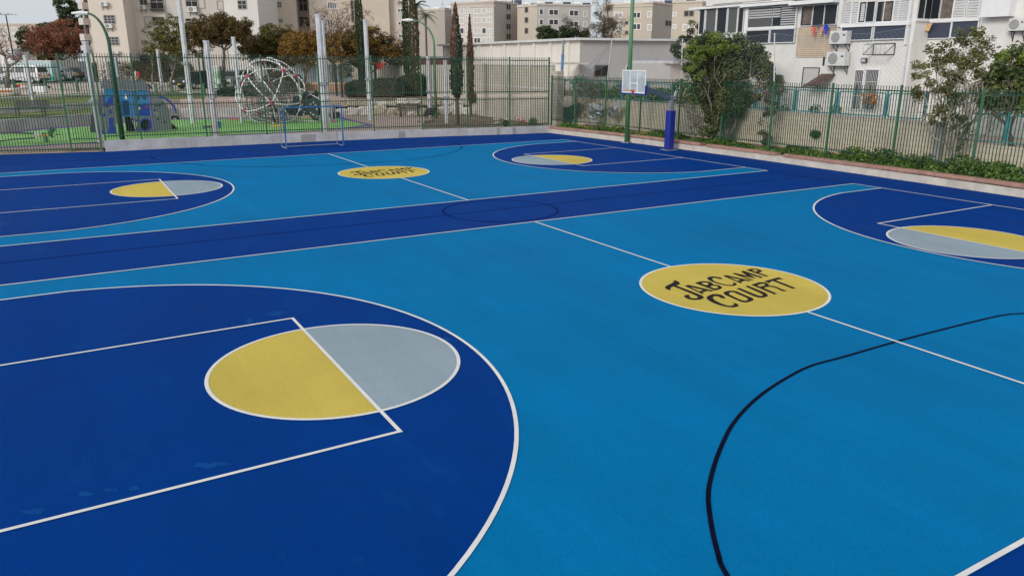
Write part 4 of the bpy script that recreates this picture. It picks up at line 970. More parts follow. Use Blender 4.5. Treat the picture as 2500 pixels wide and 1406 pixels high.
# things left lying on the sand by the van
random.seed(11)
def cloth_pile(u, s, w, mats, label):
    q = G(u, s); root = empty('clothes_pile', q, label, 'clothes pile')
    for m_ in mats:
        mb = MB(); mb.ball((q.x+random.uniform(-w/3, w/3), q.y+random.uniform(-.2, .2), q.z+.1), 1, 10, 6, .18, (w*.42, w*.3, .16)); mb.build('cloth', m_, root, smooth=True)
cloth_pile(47, 74.5, 1.1, [m_red, m_pink, m_whitef], 'red and pink clothes heaped on the sand before the van')
cloth_pile(66, 73.5, .9, [m_red, m_whitef], 'red and white cloth bundle just right of the bigger red heap')
cloth_pile(91, 75, 1.0, [m_greyf, m_palec, m_black], 'blue, grey and black clothes heap near the rear wheel of the van')
cloth_pile(113, 74, .9, [m_blackf, m_rust], 'dark brown clothes heap right of the van')
cloth_pile(55, 77, 1.2, [M('lime_cloth', (.45, .55, .2), .8, .1, 4), m_beigef], 'lime and beige clothes spread beside the front wheel of the van')
q = G(100, 67.5); mb = MB(); mb.box((q.x, q.y, q.z+.28), (1.0, .6, .55), rz=-YAW+.1); o = mb.build('rain_barrel_box', m_bwhite); bv = o.modifiers.new('b', 'BEVEL'); bv.width = .08; bv.segments = 3
o.name = 'plastic_crate'; tag(o, 'off-white plastic crate on the far edge of the lawn', 'crate')
q = G(8, 64.5); r_ = empty('stone_table', q, 'cream slab seat with an orange board lying on the upper lawn at the left edge', 'seat')
mb = MB(); mb.box((q.x, q.y, q.z+.25), (2.4, 1.1, .5), rz=-YAW); o = mb.build('seat_block', m_rock, r_); bv = o.modifiers.new('b', 'BEVEL'); bv.width = .1; bv.segments = 2
q2_ = q-FH*.62; mb = MB(); mb.box((q2_.x, q2_.y, q.z+.3), (2.1, .08, .12), rz=-YAW); mb.build('board', m_orange, r_)
# ------------------------------------------------------------------ hedges and shrubs
def grz(u, s): return gz(u, s)
hedge('hedge', 'long dark brown-green hedge behind the sandy path, left of the park trees', [222, 260, 300, 340, 380, 420, 460], 88, 2.0, [154, 152, 149, 150, 152, 152, 158], 2.2, L_brush, 9000, .16)
hedge('dark_shrub', 'dark rounded shrub behind the spring rider, left of the net sphere', [529, 545, 570, 600, 628], 68, 1.35, [222, 216, 212, 211, 216], 2.0, L_hedge, 4200, .11)
hedge('hedge', 'clipped dark hedge behind the goal, before the cream wall', [842, 860, 890, 930, 965, 983], 66.5, 1.25, [206, 198, 195, 191, 192, 204], 2.2, L_hedge, 6500, .10)
hedge('hedge', 'taller dark hedge mass around the two tall cypresses', [968, 985, 1005, 1030, 1044, 1052], 69, 1.3, [192, 184, 180, 182, 190, 212], 2.4, L_hedge, 5200, .10)
hedge('hedge', 'greyish hedge end between the steel posts, before the cream wall', [1052, 1068, 1084, 1096], 70, 1.35, [206, 198, 196, 204], 1.6, leafmat('grey_green_leaves', (.07, .09, .07), (.11, .13, .11)), 2600, .10)
hedge('dark_shrub', 'green bush growing inside the view of the net sphere, behind it', [640, 665, 700, 728], 74, 1.6, [190, 176, 172, 186], 2.0, L_brush, 3800, .13)
hedge('round_bush', 'rounded green bush in front of the block wall, right of the brown cypress', [1154, 1162, 1171, 1180, 1187], 61.5, 1.05, [236, 224, 220, 224, 238], 1.1, L_mid, 2600, .08)
hedge('low_bush', 'low spiky green bush by the last terrace boulder', [1194, 1204, 1218, 1228], 60.5, .9, [250, 246, 247, 256], .9, L_weed, 900, .09)
# ------------------------------------------------------------------ park trees
tree('bare_tree', 'nearly bare grey tree with drooping limbs at the left edge of the park', G(17, 70), [(20, 110, 42, 50), (60, 140, 40, 18), (-10, 90, 40, 45)], 70, L_olive, .10, .10, m_barkg, .17, .7, bare=1.4, twig=m_twigd, seed=4, clump=.5)
tree('pine_tree', 'large dark green pine beside the corner of the cream apartment block', G(140, 128), [(165, 45, 34, 45), (125, 85, 38, 28), (85, 95, 36, 26), (178, 88, 26, 40), (58, 100, 20, 18), (182, 14, 16, 20)], 128, L_pine, .30, 1.2, m_bark, .3, .4, clump=.8, seed=5)
tree('pine_tree', 'low green bush-like tree under the dark pine', G(105, 112), [(105, 138, 26, 16), (130, 130, 22, 16), (72, 128, 20, 14)], 112, L_olive, .2, 1., m_bark, .15, .4, clump=.5, seed=25)
tree('rust_tree', 'rust-red tree with a broad rounded crown at the left', G(150, 97), [(120, 98, 42, 26), (160, 92, 42, 30), (185, 112, 24, 26), (98, 110, 22, 16)], 97, L_rust, .15, .75, m_bark, .18, .5, clump=.5, seed=6, bare=.5, twig=m_twigd)
tree('olive_tree', 'olive-green tree with a thin crown in front of the cream block', G(412, 79), [(385, 100, 26, 32), (425, 88, 34, 36), (460, 105, 30, 30), (410, 128, 34, 20), (480, 80, 16, 22)], 79, L_olive, .13, .75, m_barkg, .12, .5, clump=.42, seed=7, bare=.4, twig=m_twigd, leafm2=leafmat('yellow_green_leaves', (.12, .12, .025), (.19, .17, .04)))
tree('bare_tree', 'small leafless tree against the cream block, left of the olive-green tree', G(372, 84), [(368, 78, 20, 34)], 84, L_olive, .1, 0, m_barkg, .06, .4, bare=1.3, twig=m_twig, seed=8)
tree('umbrella_tree', 'flat-topped orange-brown tree behind the short steel post', G(548, 78), [(530, 72, 40, 26), (565, 70, 38, 20), (600, 88, 22, 14), (500, 90, 24, 20), (545, 52, 26, 14)], 78, leafmat('brown_olive_leaves', (.085, .060, .018), (.145, .095, .025)), .13, 1.05, m_bark, .14, .78, clump=.4, seed=9, twig=m_twigd)
tree('olive_tree', 'wide olive tree standing behind the net sphere', G(650, 84), [(640, 108, 36, 30), (680, 100, 38, 28), (620, 128, 26, 20), (700, 128, 36, 22), (660, 138, 34, 16)], 84, L_olive, .14, 1.0, m_bark, .14, .4, clump=.42, seed=10, leafm2=leafmat('brownish_olive_leaves', (.10, .075, .02), (.15, .11, .03)))
tree('orange_tree', 'orange-brown tree left of the thickest steel post', G(742, 80), [(735, 110, 36, 22), (765, 125, 34, 26), (720, 132, 30, 18), (772, 98, 22, 14)], 80, L_orange, .13, .95, m_bark, .14, .4, clump=.4, seed=11)
tree('bare_tree', 'large leafless brown tree spreading in front of the beige block', G(812, 82), [(790, 60, 60, 50), (840, 52, 66, 50), (885, 75, 50, 44), (748, 80, 40, 34)], 82, L_orange, .1, .07, m_barkg, .17, .45, bare=2.4, twig=M('brown_twigs', (.24, .17, .13), .9, .2, 4), seed=12, clump=.5)
tree('orange_tree', 'wide orange and olive tree right of the thickest steel post', G(880, 76), [(845, 118, 40, 26), (895, 108, 44, 30), (935, 125, 44, 24), (970, 138, 24, 14), (860, 142, 40, 14)], 76, L_orange, .13, .95, m_bark, .16, .35, clump=.4, seed=13, leafm2=leafmat('brown_olive_dark_leaves', (.08, .06, .02), (.13, .095, .028)))
tree('bare_tree', 'thin leafless tree against the right end of the beige block', G(980, 92), [(975, 95, 26, 30)], 92, L_orange, .1, .12, m_barkg, .08, .4, bare=1.2, twig=m_twigd, seed=14)
tree('shrub_tree', 'pale grey-green shrubby tree left of the pergola', G(852, 73), [(848, 178, 18, 20), (838, 160, 14, 12)], 73, leafmat('silver_leaves', (.12, .14, .10), (.20, .21, .15)), .12, .6, m_barkg, .08, .4, seed=15, clump=.35)
cypress(881, -70, 232, 20, 73, G(887, 73), L_cyp, 'dark narrow cypress behind the tall steel post on the paving', 2)
cypress(997, -60, 205, 17, 74, G(997, 74), L_cyp, 'left and darker one of the two tall cypresses', 3)
cypress(1015, -50, 245, 25, 68, G(1015, 68), L_cypo, 'right and olive-brown one of the two tall cypresses', 4)
b_ = gp(1117, 306, PZ); cypress(1110, 4, 246, 31, 50, b_, L_cyp, 'free-standing green cypress with a dry brown left side', 5, 1.3, L_cypb, .45)
b_ = ground_at(1150, 58.5, PZ); cypress(1148, 38, 262, 17, 58.5, b_, L_cypb, 'thin dried-out brown cypress before the block wall', 6, 1.)
# palms
def palm(u, s, vt, label, seed=1, n=16, L=1.9, r=.18):
    random.seed(seed); p = G(u, s); top = at(u, vt, s); top = V((p.x, p.y, top.z)); root = empty('palm_tree', p, label, 'palm tree')
    MB().tube([p, top], [r*1.2, r], 8).build('trunk', m_bark, root)
    mb = MB()
    for i in range(n):
        a = 2*pi*i/n+random.uniform(-.2, .2); e = random.uniform(-.4, .9); pts = []
        for k in range(6): t = k/5; pts.append(top+V((cos(a)*cos(e)*L*t, sin(a)*cos(e)*L*t, sin(e)*L*t-.9*L*t*t*.55)))
        for k in range(5):
            d = (pts[k+1]-pts[k]).normalized(); w = d.cross(V((0, 0, 1))); w = w.normalized() if w.length > .1 else V((1, 0, 0))
            for j in range(4):
                q = pts[k]+(pts[k+1]-pts[k])*(j/4)
                for sg in (-1, 1): e2 = q+w*sg*L*.26*(1-k/7)+d*L*.12-V((0, 0, .1*L)); mb.add([q-d*.03, q+d*.05, e2], [(0, 1, 2)])
    mb.build('crown', leafmat('palm_fronds_%d' % seed, (.05, .07, .025), (.1, .12, .05)), root)
palm(1043, 150, 36, 'slim palm in front of the far beige blocks', 1, 18, 2.4)
palm(1022, 92, 12, 'palm crown peeping from behind the olive-brown cypress', 2, 14, 1.7)
# ------------------------------------------------------------------ net climbing sphere
c0 = at(661, 227, 54.3); RAD = 74*mpp(54.3)
net = empty('net_climbing_sphere', gp(661, 302, PZ), 'big net climbing sphere of white bent tubes and pink joints', 'climbing frame')
phi = (1+sqrt(5))/2; ico = [V(v).normalized() for v in ((-1, phi, 0), (1, phi, 0), (-1, -phi, 0), (1, -phi, 0), (0, -1, phi), (0, 1, phi), (0, -1, -phi), (0, 1, -phi), (phi, 0, -1), (phi, 0, 1), (-phi, 0, -1), (-phi, 0, 1))]
Rr = Matrix.Rotation(.35, 3, 'Z') @ Matrix.Rotation(.31, 3, 'X'); ico = [Rr @ v for v in ico]
ed = [(i, j) for i in range(12) for j in range(i+1, 12) if (ico[i]-ico[j]).length < 1.2]
def clampz(p): 
    if p.z < PZ+.06: p.z = PZ+.06
    return p
for (i, j) in ed:
    pts = [clampz(c0+(ico[i]+(ico[j]-ico[i])*t).normalized()*RAD*(1+.05*sin(pi*t))) for t in [k/8 for k in range(9)]]
    MB().tube(pts, .042, 6).build('bent_tube', m_bwhite, net, smooth=True)
for ax in (FH*.93+RGT*.25+V((0, 0, .25)), RGT*.8+FH*.3+V((0, 0, .55))):
    ax = ax.normalized(); x_ = ax.cross(V((0, 0, 1))).normalized(); y_ = ax.cross(x_)
    MB().tube([clampz(c0+(x_*cos(t)+y_*sin(t))*RAD*1.0) for t in [2*pi*i/36 for i in range(37)]], .04, 6).build('bent_tube', m_bwhite, net, smooth=True)
m_mag = M('pink_joint_plastic', (.45, .07, .16), .5, .1, 3)
for v in ico:
    MB().ball(clampz(c0+v*RAD), .16, 10, 7).build('joint_ball', m_mag, net, smooth=True)
random.seed(31); ropes = MB()
for k in range(1, 5):
    R_ = RAD*(.22+.18*k)
    for i in range(14):
        a = 2*pi*i/14
        for j in range(9):
            t0, t1 = -pi/2+pi*j/9, -pi/2+pi*(j+1)/9; zc = -.25
            f = lambda a, t: clampz(c0+V((cos(a)*cos(t)*R_, sin(a)*cos(t)*R_, (sin(t)*R_*.75+zc*RAD))))
            ropes.tube([f(a, t0), f(a, t1)], .018, 3, False); ropes.tube([f(a, t1), f(a+2*pi/14, t1)], .018, 3, False)
for v in ico: ropes.tube([clampz(c0+v*RAD), c0+V((0, 0, -.25*RAD))+v*RAD*.4], .014, 3, False)
ropes.build('rope_net', M('grey_rope', (.16, .15, .15), .8, .3, 6), net)
# climbing wing right of the sphere
wg = empty('climbing_wall_panels', gp(765, 300, PZ), 'cluster of black climbing panels with a white tube edge right of the net sphere', 'climbing frame')
fa = at(700, 290, 54.5); fb = at(830, 290, 54.0); F = Facade((fa.x, fa.y), (fb.x, fb.y))
def fp(F, L, ox, oy, sc): return [F.tz(ox+x/sc, oy+y/sc) for x, y in L]
for pts in ([(930, 1010), (1100, 860), (1130, 730), (1230, 740), (1250, 1080), (1000, 1050)], [(1230, 720), (1290, 700), (1340, 640), (1390, 680), (1370, 800), (1480, 740), (1560, 800), (1560, 1150), (1480, 1160), (1390, 1060), (1250, 1080)], [(1640, 1030), (1740, 1020), (1770, 1060), (1740, 1120), (1640, 1150)]):
    q = fp(F, pts, 560, 130, 7.03); mb = MB(); mb.prism([F.P(t, z, .3) for t, z in q], -F.n*.05); mb.build('panel', M('black_rubber_panel', (.02, .028, .034), .6, .2, 2), wg)
    mb = MB(); mb.prism([F.P(t+.25, z-.02, -.9) for t, z in q], -F.n*.05); mb.build('panel', m_rubber, wg)
mb = MB()
for a, b in (((1215, 610), (1560, 800)), ((1080, 1170), (1800, 1170))):
    q = fp(F, [a, b], 560, 130, 7.03); mb.tube([F.P(*q[0]), F.P(*q[1])], .035, 6)
q = fp(F, [(1560, 800), (1700, 930), (1790, 1160)], 560, 130, 7.03); mb.tube([F.P(*x) for x in q], .03, 6); mb.build('tube_edge', m_bwhite, wg)
MB().ball(F.P(*fp(F, [(1805, 1165)], 560, 130, 7.03)[0]), .14).build('joint_ball', m_mag, wg)
random.seed(5); mb = MB()
for i in range(14):
    q = fp(F, [(random.uniform(1260, 1540), random.uniform(800, 1100))], 560, 130, 7.03)[0]; mb.ball(F.P(q[0], q[1], .32), .07, 6, 4)
mb.build('climbing_holds', m_galv, wg)
# ------------------------------------------------------------------ blue and grey climbing house
cs = SD(gp(300, 327, PZ)); fa = at(200, 300, cs-.3); fb = at(450, 300, cs+1.6); F = Facade((fa.x, fa.y), (fb.x, fb.y))
ch = empty('climbing_house', gp(300, 327, PZ), 'blue and grey playground climbing house with wavy roof panels', 'playhouse')
m_gp = M('slate_grey_panel', (.135, .15, .165), .6, .08, 3); m_gp2 = M('charcoal_panel', (.055, .06, .075), .6, .1, 3); m_sky = M('sky_blue_panel_plastic', (.03, .20, .42), .5, .08, 3); m_roy = M('royal_blue_panel', (.012, .045, .34), .5, .1, 3); m_pur = M('lilac_post', (.14, .12, .30), .5, .1, 3)
def panel(pts, mat, o, th=.04, name='panel', ox=200, oy=160, sc=7.4, holes=()):
    q = fp(F, pts, ox, oy, sc); h = [[F.P(t, z, o) for t, z in fp(F, hh, ox, oy, sc)] for hh in holes]
    zmin = PZ+.01; mb = MB(); mb.prism([F.P(t, max(z, zmin), o) for t, z in q], -F.n*th, h); return mb.build(name, mat, ch)
circ = lambda cx, cy, rx, ry, n=18: [(cx+rx*cos(2*pi*i/n), cy+ry*sin(2*pi*i/n)) for i in range(n)]
panel([(112, 1250), (120, 950), (180, 750), (270, 610), (360, 535), (410, 700), (350, 860), (320, 1000), (275, 1250)], m_gp2, -.9)
panel([(340, 1255), (325, 1000), (360, 870), (430, 720), (500, 600), (575, 535), (620, 540), (650, 1255)], m_gp, .5)
for pts in ([(430, 720), (500, 600), (575, 535), (585, 680), (520, 720), (470, 760)], [(490, 1245), (510, 1090), (500, 940), (580, 935), (590, 1090), (615, 1100), (628, 1240)], [(390, 890), (430, 850), (440, 900), (410, 920)], [(510, 790), (545, 790), (565, 860), (510, 860)], [(355, 1250), (360, 1160), (390, 1150), (410, 1190), (455, 1200), (460, 1250)], [(385, 1030), (405, 1015), (435, 1050), (400, 1065)]):
    panel(pts, m_roy, .512, .02, 'painted_shape')
panel([(640, 450), (1230, 450), (1240, 920), (700, 925)], m_sky, .2)
panel([(380, 420), (560, 420), (600, 925), (440, 900)], m_sky, -.3)
panel([(345, 385), (405, 205), (500, 270), (560, 300), (575, 420), (345, 420)], m_gp, .25, .05, 'roof_panel')
panel([(600, 440), (605, 300), (655, 200), (720, 250), (800, 265), (850, 225), (880, 270), (1040, 290), (1090, 235), (1160, 310), (1250, 445)], m_gp, .30, .05, 'roof_panel')
panel([(640, 440), (700, 330), (760, 290), (1000, 280), (1200, 360), (1260, 440)], m_gp2, -1.2, .05, 'roof_panel')
panel([(1000, 925), (1270, 925), (1310, 1190), (1010, 1195)], m_gp, .22, holes=[circ(1150, 1070, 78, 95)[::-1]])
panel(circ(1150, 1070, 108, 120, 20), m_roy, .236, .015, 'painted_shape', holes=[circ(1150, 1070, 79, 96)[::-1]]); panel(circ(1150, 1070, 95, 110), m_black, .10, .04, 'tunnel')
panel([(1010, 720), (1130, 680), (1210, 720), (1230, 910), (1000, 905)], m_roy, .212, .02, 'painted_shape')
panel([(750, 640), (850, 640), (870, 895), (760, 895)], M('deep_blue_panel', (.01, .04, .16), .4, .1, 3), .212, .02, 'painted_shape')
panel([(760, 930), (860, 925), (970, 1195), (800, 1200)], m_black, -.2); panel(circ(930, 1075, 100, 120), m_black, .05, holes=[circ(938, 1070, 72, 92)[::-1]])
panel([(770, 530), (825, 530), (830, 605), (775, 605)], m_bwhite, .212, .02, 'window'); panel([(990, 540), (1040, 530), (1045, 620), (995, 620)], m_gp2, .212, .02, 'window'); panel([(1105, 535), (1155, 530), (1165, 620), (1110, 620)], m_gp2, .212, .02, 'window')
panel(circ(1045, 775, 22, 28, 10), m_peach, .235, .02, 'painted_shape'); panel(circ(1170, 750, 20, 22, 10), m_fred, .235, .02, 'painted_shape')
panel([(1240, 560), (1290, 548), (1390, 575), (1500, 660), (1580, 800), (1610, 1000), (1622, 1155), (1310, 1178)], m_gp, .35)
for cx, cy in ((1378, 955), (1495, 1012), (1455, 675), (1348, 725), (1318, 800), (1408, 715)): panel(circ(cx, cy, 17, 14, 8), m_black, .40, .05, 'climbing_hold')
panel([(1295, 840), (1390, 835), (1395, 940), (1340, 880)], m_galvd, .362, .012, 'painted_shape')
for x0, x1 in ((1205, 1305), (900, 985), (365, 420), (1230, 1300)):
    a, b = fp(F, [(x0, 450), (x1, 1190)], 200, 160, 7.4); mb = MB(); mb.tube([F.P(a[0], a[1], .32), F.P((a[0]+b[0])/2, PZ, .32)], .045, 8); mb.build('post', m_pur, ch)
for k in (0, .9):
    q = fp(F, [(1390, 575), (1500, 600), (1600, 680), (1670, 770), (1700, 870)], 200, 160, 7.4); mb = MB(); mb.tube([F.P(t, z, .2-k) for t, z in q], .035, 6); mb.build('arched_rail', m_bluep, ch)
q = fp(F, [(1500, 600), (1600, 680), (1670, 770), (1700, 870)], 200, 160, 7.4); mb = MB()
for t, z in q: mb.tube([F.P(t, z, .2), F.P(t, z, -.7)], .025, 6)
mb.build('rung', m_bluep, ch)
panel([(1610, 1050), (1730, 1155), (1615, 1158)], m_black, -.2, .3, 'ramp'); panel([(1600, 935), (1700, 930), (1765, 1003), (1715, 1006), (1680, 965), (1640, 970), (1610, 1005)], m_black, -1.0, .2, 'ramp')
a, b = F.tz(290, 284), F.tz(365, 284); mb = MB(); F.box(mb, a[0], b[0], 1.30, 1.38, -1.3, .18); mb.build('platform', m_black, ch)
# ------------------------------------------------------------------ spring riders
def coil(mb, c, r, h, n=5, rad=.018): mb.tube([V(c)+V((r*cos(t), r*sin(t), h*t/(2*pi*n))) for t in [2*pi*n*i/(n*10) for i in range(n*10+1)]], rad, 5)
p = gp(113, 348.5, PZ); sr = empty('spring_rider', p, 'green dragon-headed spring rider with long grey tails and an orange seat rail', 'spring rider')
s_ = SD(p); F = Facade((p.x-RGT.x*3, p.y-RGT.y*3), (p.x+RGT.x*3, p.y+RGT.y*3)); fq = lambda L: fp(F, L, 0, 250, 10.04)
mb = MB(); coil(mb, (p.x, p.y, PZ+.02), .11, .36); mb.build('spring', M('teal_spring', (.05, .16, .16), .5, .1, 3), sr)
def rp(pts, mat, o, th, nm): mb = MB(); mb.prism([F.P(t, z, o) for t, z in fq(pts)], -F.n*th); return mb.build(nm, mat, sr)
m_rg = M('dull_green_panel', (.045, .13, .075), .5, .1, 3)
rp([(1170, 700), (1220, 640), (1270, 605), (1340, 640), (1380, 700), (1340, 712), (1300, 700), (1290, 800), (1310, 850), (1280, 880), (1240, 850), (1230, 790), (1180, 780)], m_rg, .03, .06, 'head_panel')
rp([(970, 800), (1225, 780), (1225, 830), (975, 850)], M('orange_seat_rail', (.55, .30, .06), .5, .1, 3), .08, .16, 'seat')
rp([(835, 735), (950, 745), (985, 810), (965, 870), (910, 880), (850, 790)], m_galv, .05, .10, 'tail_fin')
for y in ((760, 795), (850, 885)):
    pts = [(-650, 900 if y[0] > 800 else 745), (0, 935 if y[0] > 800 else 745), (420, 740 if y[0] < 800 else 885), (900, y[0]), (900, y[1]), (420, 780 if y[0] < 800 else 915), (0, 968 if y[0] > 800 else 775), (-650, 930 if y[0] > 800 else 780)]
    rp([pts[1], pts[2], pts[3], pts[4], pts[5], pts[6]], M('dark_grey_rail', (.05, .065, .065), .5, .1, 3), -.15 if y[0] < 800 else .25, .06, 'tail_rail')
rp([(1300, 790), (1530, 805), (1300, 820)], m_rg, -.2, .05, 'wing'); rp([(960, 755), (1170, 775), (980, 800)], m_rg, -.2, .05, 'wing')
mb = MB(); a = fq([(1255, 690), (1275, 850)]); mb.tube([F.P(a[0][0], a[0][1], .2), F.P(a[0][0], a[0][1], -.2)], .02, 6); mb.tube([F.P(a[1][0], a[1][1], .2), F.P(a[1][0], a[1][1], -.2)], .02, 6); mb.build('handle', m_galv, sr)
p = gp(519, 328, PZ); sr2 = empty('spring_rider', p, 'small blue spring rider beside a pale steel post', 'spring rider'); s2 = SD(p); F2 = Facade((p.x-RGT.x, p.y-RGT.y), (p.x+RGT.x, p.y+RGT.y))
mb = MB(); coil(mb, (p.x, p.y, PZ+.02), .10, .34); mb.build('spring', m_galvd, sr2)
def rp2(L, mat, o, th, nm):
    q = [F2.tz(400+x/3.514, y/3.514) for x, y in L]; mb = MB(); mb.prism([F2.P(t, z, o) for t, z in q], -F2.n*th); mb.build(nm, mat, sr2)
rp2([(450, 1045), (475, 1040), (495, 1060), (485, 1105), (455, 1100)], M('mid_blue_panel', (.02, .12, .25), .5, .1, 3), .02, .05, 'head_panel')
rp2([(340, 1078), (362, 1078), (365, 1108), (342, 1108)], M('mid_blue_tail', (.02, .10, .22), .5, .1, 3), .02, .05, 'tail_fin')
rp2([(362, 1082), (452, 1082), (452, 1097), (362, 1097)], m_rust, .08, .16, 'seat')
# barrier pole and rubble in the far corner
a = ground_at(1247, 57, .45); b = gp(1279, 297, PZ+.1); bp_ = empty('barrier_pole', b, 'red and white striped barrier pole lying in the earth corner', 'barrier')
for i in range(8):
    p0_ = a+(b-a)*(i/8); p1_ = a+(b-a)*((i+1)/8); mb = MB(); mb.tube([p0_, p1_], .07, 8); mb.build('stripe', m_red if i % 2 else m_bwhite, bp_)
random.seed(77)
for i in range(16):
    u = random.uniform(1130, 1335); v = random.uniform(284, 303); q = gp(u, v, PZ); r = random.uniform(.06, .2); mb = MB(); mb.ball((0, 0, r*.3), r, 7, 5, .3, (1, .8, .6)); o = mb.build('stone', m_rockd if i % 2 else m_rock); o.location = q; tag(o, 'small loose stone on the bare earth before the block wall', 'stone', 'loose stones on the bare earth')
q = gp(1322, 300, PZ); mb = MB(); mb.box(q+V((0, 0, .15)), (1.6, .5, .12), rz=.2, ry=.08); mb.box(q+V((.3, .2, .3)), (1.1, .4, .1), rz=-.2, ry=-.1); tag(mb.build('broken_slab', m_conc2), 'broken dark concrete slabs in the corner of the fences', 'rubble')
mb = MB(); random.seed(8)
for k in range(2600):
    u = random.uniform(1030, 1340); q = gp(u, random.uniform(296, 311), PZ); h = .05+.22*max(0, sin(u*.09))**3
    mb.leaf(q+V((0, 0, random.uniform(0, h))), .09, .3)
tag(mb.build('dry_ground_weeds', L_dry), 'dry weeds and leaf litter on the bare earth', 'weeds', kind='stuff')
for u, v, w, nm in ((1305, 307, .6, 'yellow-green weed clump beside the far fence foot'), (1240, 312, .5, 'small weed hanging over the concrete wall')):
    q = gp(u, v, PZ); mb = MB(); leaves_in(mb, q+V((0, .2, .25)), w*.55, 240, .13); tag(mb.build('weed_clump', L_weed), nm, 'weed')
# ------------------------------------------------------------------ right side: block wall, turquoise fence
def XF(X, y0=60, y1=-60): return Facade((X, y0), (X, y1))
BX = 17.95
m_block = Mbrick('cream_block_wall', (.70, .62, .48), (.64, .56, .44), (.50, .43, .33), (0, 1), .42, .21, .012, dirt=.45, dirtcol=(.30, .26, .20))
m_block2 = Mbrick('beige_cinder_wall', (.54, .49, .42), (.49, .44, .38), (.36, .32, .27), (-.45, .9), .42, .21, .014, dirt=.5, dirtcol=(.34, .30, .25))
F = XF(BX); F2_ = XF(BX-.06)
yA = F.tz(1352, 300); yB = onX(2297, 320, BX).y; ycol = onX(1792, 300, BX).y; ycol2 = onX(2300, 330, BX).y
bw = empty('block_wall', (BX, 14, .2), 'long cream block wall behind the right fence, with a turquoise fence on top', 'wall')
MB().bb(BX, BX+.22, yB, 31.6, .1, 1.96).build('wall_body', m_block, bw)
MB().bb(BX-.02, BX+.25, yB-.02, 31.6, 1.962, 2.02).build('coping', m_kerbw, bw)
lowz = onX(2400, 353, BX).z
bw2 = empty('block_wall', (BX, 0, .2), 'lower cream block wall section at the right end, behind the leafy bush', 'wall')
MB().bb(BX, BX+.22, -16, yB-.03, .1, lowz).build('wall_body', m_block, bw2)
m_colc = M('grey_concrete_column', (.36, .36, .33), .9, .15, 1.5, bump=.3, dirt=.4, dirtcol=(.2, .2, .17))
for y, zt, l in ((ycol, 3.15, 'grey concrete column standing against the cream wall beside the oleander'), (ycol2, 2.0, 'concrete column where the cream wall steps down'), (31.2, 2.3, 'pale concrete column at the far corner of the two fences')):
    c = empty('concrete_column', (BX-.13, y, .2), l, 'column'); mb = MB(); mb.bb(BX-.26, BX-.003, y-.15, y+.15, .2, zt); mb.build('shaft', m_colc, c)
    mb = MB(); mb.bb(BX-.28, BX-.004, y-.17, y+.17, zt, zt+.05); mb.build('cap', m_colc, c)
def rframe(F, mb, t0, t1, z0, z1, r, w, o=0):
    pts = []
    for (ct, cz, a0) in ((t1-r, z1-r, 0), (t0+r, z1-r, pi/2), (t0+r, z0+r, pi), (t1-r, z0+r, 3*pi/2)):
        for i in range(5): a = a0+pi/2*i/4; pts.append(F.P(ct+r*cos(a), cz+r*sin(a), o))
    pts.append(pts[0]); mb.tube(pts, w, 6, False)
def cyan_fence(us, z0, z1, X, label, mesh=True):
    Fc = XF(X); root = empty('turquoise_fence', Fc.P(Fc.tz(us[0], 250)[0], z0), label, 'fence')
    T = [Fc.tz(u, 250)[0] for u in us]
    for t in T:
        mb = MB(); Fc.box(mb, t-.03, t+.03, z0-.05, z1+.12, -.03, .03); mb.build('post', m_cyan, root)
    for a, b in zip(T, T[1:]):
        mb = MB(); rframe(Fc, mb, a+.07, b-.07, z0+.06, z1, .12, .028)
        n = int((b-a)/.11)
        for i in range(1, n): t = a+.07+(b-a-.14)*i/n; mb.tube([Fc.P(t, z0+.06), Fc.P(t, z1)], .0045, 3, False)
        n = max(2, int((z1-z0)/.22))
        for i in range(1, n): z = z0+.06+(z1-z0-.06)*i/n; mb.tube([Fc.P(a+.07, z), Fc.P(b-.07, z)], .0045, 3, False)
        mb.build('mesh_panel', m_cyan if X < 18.2 else m_cyand, root)
cyan_fence([1378, 1440, 1462, 1518, 1578, 1640], 2.02, 3.02, BX+.1, 'green-blue mesh fence on the cream wall behind the hoop, grown over with creeper')
cyan_fence([1806, 1846, 1900, 1941, 2043, 2165, 2262], 2.02, 3.0, BX+.1, 'turquoise rounded mesh fence panels on the cream wall before the white building')
cyan_fence([2366, 2470, 2580, 2700], lowz+.05, onX(2400, 279, BX).z, BX+.1, 'turquoise rounded mesh fence panels at the far right, on the lower wall')
# creeper behind/over the fence near the hoop
random.seed(14); mb = MB(); fl = MB(); Fc = XF(BX+.35)
for i in range(9000):
    u = random.uniform(1395, 1745); hump = 2.95+.28*sin(u*.05)+.15*sin(u*.13); t = Fc.tz(u, 230)[0]; z = random.uniform(1.95, hump); 
    if random.random() < .25*sin(u*.045)**2: continue
    mb.leaf(Fc.P(t, z, random.uniform(-.45, .2)), .12, .7)
for i in range(110): u = random.uniform(1445, 1745); t = Fc.tz(u, 230)[0]; fl.ball(Fc.P(t, random.uniform(2.05, 2.9), random.uniform(.15, .35)), .03, 5, 4)
r_ = empty('creeper', (BX+.3, 22, 2), 'green creeper with yellow flowers covering the mesh fence behind the hoop', 'creeper'); mb.build('foliage', L_vine, r_); fl.build('flowers', m_flower, r_)
mb = MB(); tw = MB()
for i in range(2600):
    u = random.gauss(1435, 24); v = 195+abs(random.gauss(0, 42)); t, z = XF(17.5).tz(u, min(v, 285)); mb.leaf(XF(17.5).P(t, z, random.uniform(-.3, .3)), .08, .35)
for i in range(40):
    u = random.gauss(1430, 22); t, z = XF(17.5).tz(u, 290); t2, z2 = XF(17.5).tz(u+random.uniform(-25, 25), random.uniform(190, 230)); limb(tw, XF(17.5).P(t, z), XF(17.5).P(t2, z2), .012, .005, .12, 5)
